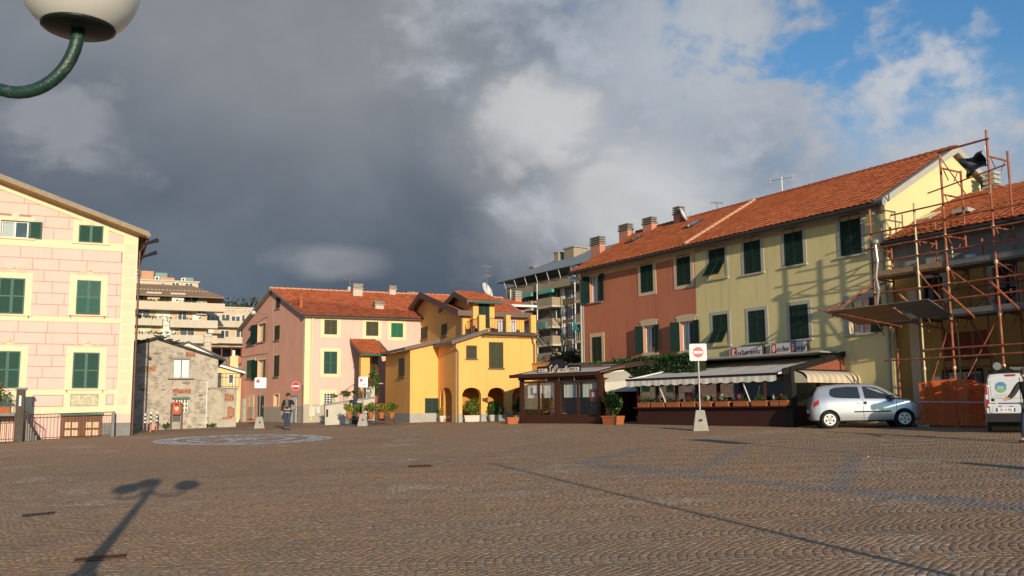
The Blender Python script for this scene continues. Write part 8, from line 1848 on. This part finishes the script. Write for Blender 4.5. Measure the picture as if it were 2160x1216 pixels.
for x in (-.42, -.12): MB(TR).box(x-.05, x+.05, -.034, -.02, .755, .775).build('plate_lamp', M_BLACKP, pr_)
MB(TR).box(-.46, .10, -.024, -.018, .835, .875).build('name_strip', M_SBLUE, van); MB(TR).lathe([(.045, -.03), (.05, -.015)], (-.60, 0, .96), 14, 'y').build('round_badge', M_IRON, van); MB(TR).box(-.66, -.52, -.04, -.02, .85, .865).build('door_pull', M_BLACKP, van)
MB(TR).prism([(x-.12+.05, z+1.70) for x, z in rsq(.26, .05, .02)], -.035, .12).build('brake_light', M_TAIL, van)
em = MB(TR @ Matrix.Translation((-.36, 0, 1.34))).prism(circ(.165), -.034, -.030).build('emblem_sky', mat('emblem_blue', (.08, .24, .55), .6, .1), van)
TE = TR @ Matrix.Translation((-.36, 0, 1.34)); P = circ(.165, 40)
MB(TE).prism([p for p in P if p[1] < .04], -.036, -.034).build('emblem_cloud', mat('emblem_pale', (.50, .62, .62), .6, .1), em); MB(TE).prism([p for p in P if p[1] < -.02], -.038, -.036).build('emblem_field', mat('emblem_green', (.16, .42, .25), .6, .3, 30), em); MB(TE).prism([(x, z*.8-.02) for x, z in circ(.055, 14)], -.040, -.038).build('emblem_sun', mat('emblem_orange', (.62, .36, .12), .6, .1), em)
for x in (-.12, .11): MB(TE).box(x-.03, x+.03, -.040, -.038, -.03, .02).build('emblem_tree', mat('emblem_dark_green', (.05, .22, .10), .6, .1), em)
for i in range(2): MB(TE).box(-.18, .28, -.034, -.031, -.235-.035*i, -.222-.035*i).build('faint_print_line', M_GTRIM, em)
rt = MB(); rt.tube((-2.0, .42, 1.98), (1.2, .42, 2.0), .11, n=14); rt = rt.build('roof_pipe', M_GUTTERD, van, True); autosmooth(rt); MB().lathe([(.115, -2.02), (.12, -1.9)], (0, .42, 1.98), 14, 'x').build('pipe_cap', M_GALV, rt)
for x in (-1.6, 0, .6): MB().box(x-.03, x+.03, -.72, .72, 1.80, 1.86).build('roof_bar', M_BLACKP, van)
ld = MB()
for y in (-.35, .05): ld.tube((-2.0, y, 1.92), (1.1, y, 1.92), .025, n=6)
for i in range(9): ld.tube((-1.9+i*.36, -.35, 1.92), (-1.9+i*.36, .05, 1.92), .016, n=5)
ld.build('roof_ladder', M_GALV, van)
# ================================================================== people
def skin(name, J, E, mt, par, sub=2, root=0):
    me = bpy.data.meshes.new(name); keys = list(J); me.from_pydata([J[k_][0] for k_ in keys], [(keys.index(a), keys.index(b)) for a, b in E], []); o = link(name, me, mt, par)
    md = o.modifiers.new('skin', 'SKIN'); md.use_smooth_shade = True; md.branch_smoothing = .4
    if not me.skin_vertices: 
        bm = bmesh.new(); bm.from_mesh(me); bm.verts.layers.skin.verify(); bm.to_mesh(me); bm.free()
    for i, k_ in enumerate(keys):
        r = J[k_][1]; sv = me.skin_vertices[0].data[i]; sv.radius = (r, r) if not isinstance(r, tuple) else r; sv.use_root = (i == root)
    s = o.modifiers.new('sub', 'SUBSURF'); s.levels = s.render_levels = sub
    dg = bpy.context.evaluated_depsgraph_get(); dg.update(); m2 = bpy.data.meshes.new_from_object(o.evaluated_get(dg)); o.modifiers.clear(); o.data = m2
    if not m2.materials: m2.materials.append(mt)
    for p in m2.polygons: p.use_smooth = True
    return o
M_SKIN = mat('skin_tone', (.48, .26, .17), .55, .08, 10); M_JEAN = mat('blue_jeans_denim', (.045, .065, .10), .9, .25, 8); M_JACK = mat('black_jacket_cloth', (.022, .020, .021), .75, .25, 7); M_JACK2 = mat('charcoal_jacket_cloth', (.030, .030, .032), .8, .25, 7); M_SHOE = mat('dark_shoe_leather', (.025, .020, .018), .5, .2); M_HAIR = mat('dark_cap_cloth', (.04, .036, .04), .8, .2); M_HAIR2 = mat('grey_brown_hair', (.12, .085, .06), .8, .2); M_SHIRT = mat('grey_shirt_cloth', (.15, .14, .13), .9, .2); M_HEM = mat('white_shirt_hem', (.62, .60, .56), .9, .1)
def person(label, loc, rz, P, jacket, shirt=True, cap=True):
    """P: joints in a frame where the person faces -y, x to the person's left is -x seen from the front"""
    t = thing('person', label, 'person', loc=loc, rz=rz)
    V = {k_: Vector(v) for k_, v in P.items()}
    J = dict(pelvis=(V['pelvis'], .13), spine=(V['spine'], .125), chest=(V['chest'], .15), neck=(V['neck'], .058), head0=(V['head']-Vector((0, 0, .06)), .075), head=(V['head']+Vector((0, 0, .02)), .098), head2=(V['head']+Vector((0, .01, .09)), .078))
    E = [('pelvis', 'spine'), ('spine', 'chest'), ('chest', 'neck'), ('neck', 'head0'), ('head0', 'head'), ('head', 'head2')]
    J['nose'] = (V['head']+V['face']*.125+Vector((0, 0, -.01)), .014); E.append(('head', 'nose'))
    for s in 'LR':
        J['sh'+s] = (V['sh'+s], .062); J['el'+s] = (V['el'+s], .045); J['wr'+s] = (V['wr'+s], .030); J['pa'+s] = (V['wr'+s]+(V['ha'+s]-V['wr'+s])*.55, (.040, .020)); 
        J['hip'+s] = (V['hip'+s], .088); J['kn'+s] = (V['kn'+s], .058); J['an'+s] = (V['an'+s], .040); J['to'+s] = (V['to'+s], .034)
        E += [('chest', 'sh'+s), ('sh'+s, 'el'+s), ('el'+s, 'wr'+s), ('wr'+s, 'pa'+s), ('pelvis', 'hip'+s), ('hip'+s, 'kn'+s), ('kn'+s, 'an'+s), ('an'+s, 'to'+s)]
        d = (V['ha'+s]-V['wr'+s]).normalized(); sd = d.cross(Vector((0, 1, 0)) if abs(d.y) < .8 else Vector((1, 0, 0))).normalized(); cu = d.cross(sd)
        for i, (o_, l_) in enumerate(((-.030, .055), (-.010, .068), (.010, .063), (.030, .05))):
            b = J['pa'+s][0]+d*.03+sd*o_; J[f'f{s}{i}a'] = (b, .010); J[f'f{s}{i}b'] = (b+d*l_*.6+cu*.012, .009); J[f'f{s}{i}c'] = (b+d*l_+cu*.034, .008); E += [('pa'+s, f'f{s}{i}a'), (f'f{s}{i}a', f'f{s}{i}b'), (f'f{s}{i}b', f'f{s}{i}c')]
        J[f'th{s}a'] = (J['pa'+s][0]-d*.03+sd*.045, .011); J[f'th{s}b'] = (J['pa'+s][0]+d*.02+sd*.07, .009); E += [('pa'+s, f'th{s}a'), (f'th{s}a', f'th{s}b')]
    skin('body', J, E, M_SKIN, t, 1)
    c = {k_: J[k_][0] for k_ in J}
    K = dict(pelvis=(c['pelvis']+Vector((0, 0, .0)), (.178, .135)), spine=(c['spine'], (.165, .125)), chest=(c['chest'], (.19, .14)), col=(c['neck']-Vector((0, 0, .045)), .085)); F = [('pelvis', 'spine'), ('spine', 'chest'), ('chest', 'col')]
    for s in 'LR': K['sh'+s] = (c['sh'+s], .088); K['ua'+s] = (c['sh'+s].lerp(c['el'+s], .5), .074); K['el'+s] = (c['el'+s], .066); K['wr'+s] = (c['wr'+s].lerp(c['el'+s], .06), .050); F += [('chest', 'sh'+s), ('sh'+s, 'ua'+s), ('ua'+s, 'el'+s), ('el'+s, 'wr'+s)]
    skin('jacket', K, F, jacket, t, 2)
    K = dict(pelvis=(c['pelvis']+Vector((0, 0, .03)), (.165, .125))); F = []
    for s in 'LR': K['hip'+s] = (c['hip'+s], .103); K['th'+s] = (c['hip'+s].lerp(c['kn'+s], .5), .090); K['kn'+s] = (c['kn'+s], .075); K['ca'+s] = (c['kn'+s].lerp(c['an'+s], .4), .072); K['an'+s] = (c['an'+s]+Vector((0, 0, .01)), .064); F += [('pelvis', 'hip'+s), ('hip'+s, 'th'+s), ('th'+s, 'kn'+s), ('kn'+s, 'ca'+s), ('ca'+s, 'an'+s)]
    skin('trousers', K, F, M_JEAN, t, 2)
    for s in 'LR': d = (c['to'+s]-c['an'+s]); d.z = 0; d.normalize(); skin('shoe', dict(a=(c['an'+s]-d*.05+Vector((0, 0, -.045)), .045), b=(c['an'+s]+d*.08+Vector((0, 0, -.05)), .046), c=(c['to'+s]+d*.03, .036)), [('a', 'b'), ('b', 'c')], M_SHOE, t, 1)
    hd = c['head']; f = V['face']
    if cap:
        MB().lathe([(.108, 0), (.110, .05), (.092, .105), (.05, .135), (.005, .142)], hd+Vector((0, .005, .035)), 16).build('cap', M_HAIR, t, True); MB().obox(hd+f*.14+Vector((0, 0, .045)), (.075, 0, 0), f*.055, (0, 0, .006)).build('cap_peak', M_HAIR, t)
    else: MB().lathe([(.085, -.07), (.108, -.02), (.112, .05), (.09, .10), (.04, .125), (.003, .13)], hd-f*.022+Vector((0, 0, .03)), 16).build('hair', M_HAIR2, t, True)
    for s in (-1, 1):
        sdv = f.cross(Vector((0, 0, 1))).normalized()*s; MB().lathe([(.004, -.012), (.011, 0), (.004, .012)], hd+f*.092+sdv*.034+Vector((0, 0, .015)), 8).build('eye', M_DARKIN, t); MB().lathe([(.006, -.03), (.016, -.02), (.016, .02), (.006, .03)], hd+sdv*.100, 8).build('ear', M_SKIN, t)
    MB().obox(hd+f*.094+Vector((0, 0, -.05)), f.cross(Vector((0, 0, 1)))*.024, f*.006, (0, 0, .006)).build('mouth', mat('lip_tone', (.34, .13, .10), .6, 0), t)
    if shirt:
        MB().obox(c['chest']+Vector((0, -.135, -.04)), (.07, 0, 0), (0, .02, .02), (0, -.005, .17)).build('shirt_front', M_SHIRT, t); MB().lathe([(.165, 0), (.172, .035)], c['pelvis']+Vector((0, 0, -.115)), 18).build('shirt_hem', M_HEM, t)
    return t
pp = gpt(606, 907.5); sc_ = 1.0
person('man in black jacket, cap and jeans walking with a phone at his ear', (pp.x, pp.y, gz(pp.x, pp.y)), R(-6), dict(pelvis=(0, 0, .93), spine=(0, .01, 1.10), chest=(0, .0, 1.33), neck=(0, -.01, 1.47), head=(.02, -.04, 1.585), face=(0, -1, -.12), shL=(.19, 0, 1.39), elL=(.33, -.10, 1.20), wrL=(.16, -.15, 1.46), haL=(.11, -.13, 1.60), shR=(-.19, 0, 1.39), elR=(-.27, .03, 1.12), wrR=(-.29, -.03, .88), haR=(-.29, -.06, .72), hipL=(.09, 0, .88), knL=(.10, -.12, .50), anL=(.10, -.04, .10), toL=(.115, -.20, .045), hipR=(-.09, 0, .88), knR=(-.11, .02, .50), anR=(-.13, .14, .11), toR=(-.15, -.02, .045)), M_JACK)
ph_ = thing('mobile_phone', 'dark mobile phone held to the ear of the walking man', 'phone', loc=(pp.x+.125, pp.y-.06, gz(pp.x, pp.y)+1.56), rz=R(-6)); MB().box(-.008, .008, -.03, .03, -.06, .07).build('case', M_BLACKP, ph_); MB().box(-.0105, -.0085, -.025, .025, -.05, .06).build('screen', M_CARG, ph_)
mp = aty(2178, 930, 22.6)
person('man in charcoal jacket and jeans, arm stretched forward, cut off by the right edge', (mp.x, mp.y, gz(mp.x, mp.y)), R(-58), dict(pelvis=(0, 0, .93), spine=(0, -.01, 1.10), chest=(0, -.04, 1.34), neck=(0, -.06, 1.48), head=(0, -.10, 1.60), face=(0, -1, -.1), shL=(.19, -.04, 1.40), elL=(.24, -.02, 1.12), wrL=(.23, -.16, .92), haL=(.22, -.22, .78), shR=(-.19, -.04, 1.40), elR=(-.26, -.22, 1.16), wrR=(-.24, -.46, 1.04), haR=(-.23, -.63, 1.02), hipL=(.09, 0, .88), knL=(.10, .05, .50), anL=(.10, .28, .14), toL=(.11, .14, .05), hipR=(-.09, 0, .88), knR=(-.10, -.12, .50), anR=(-.10, -.16, .10), toR=(-.11, -.33, .045)), M_JACK2, shirt=False, cap=False)
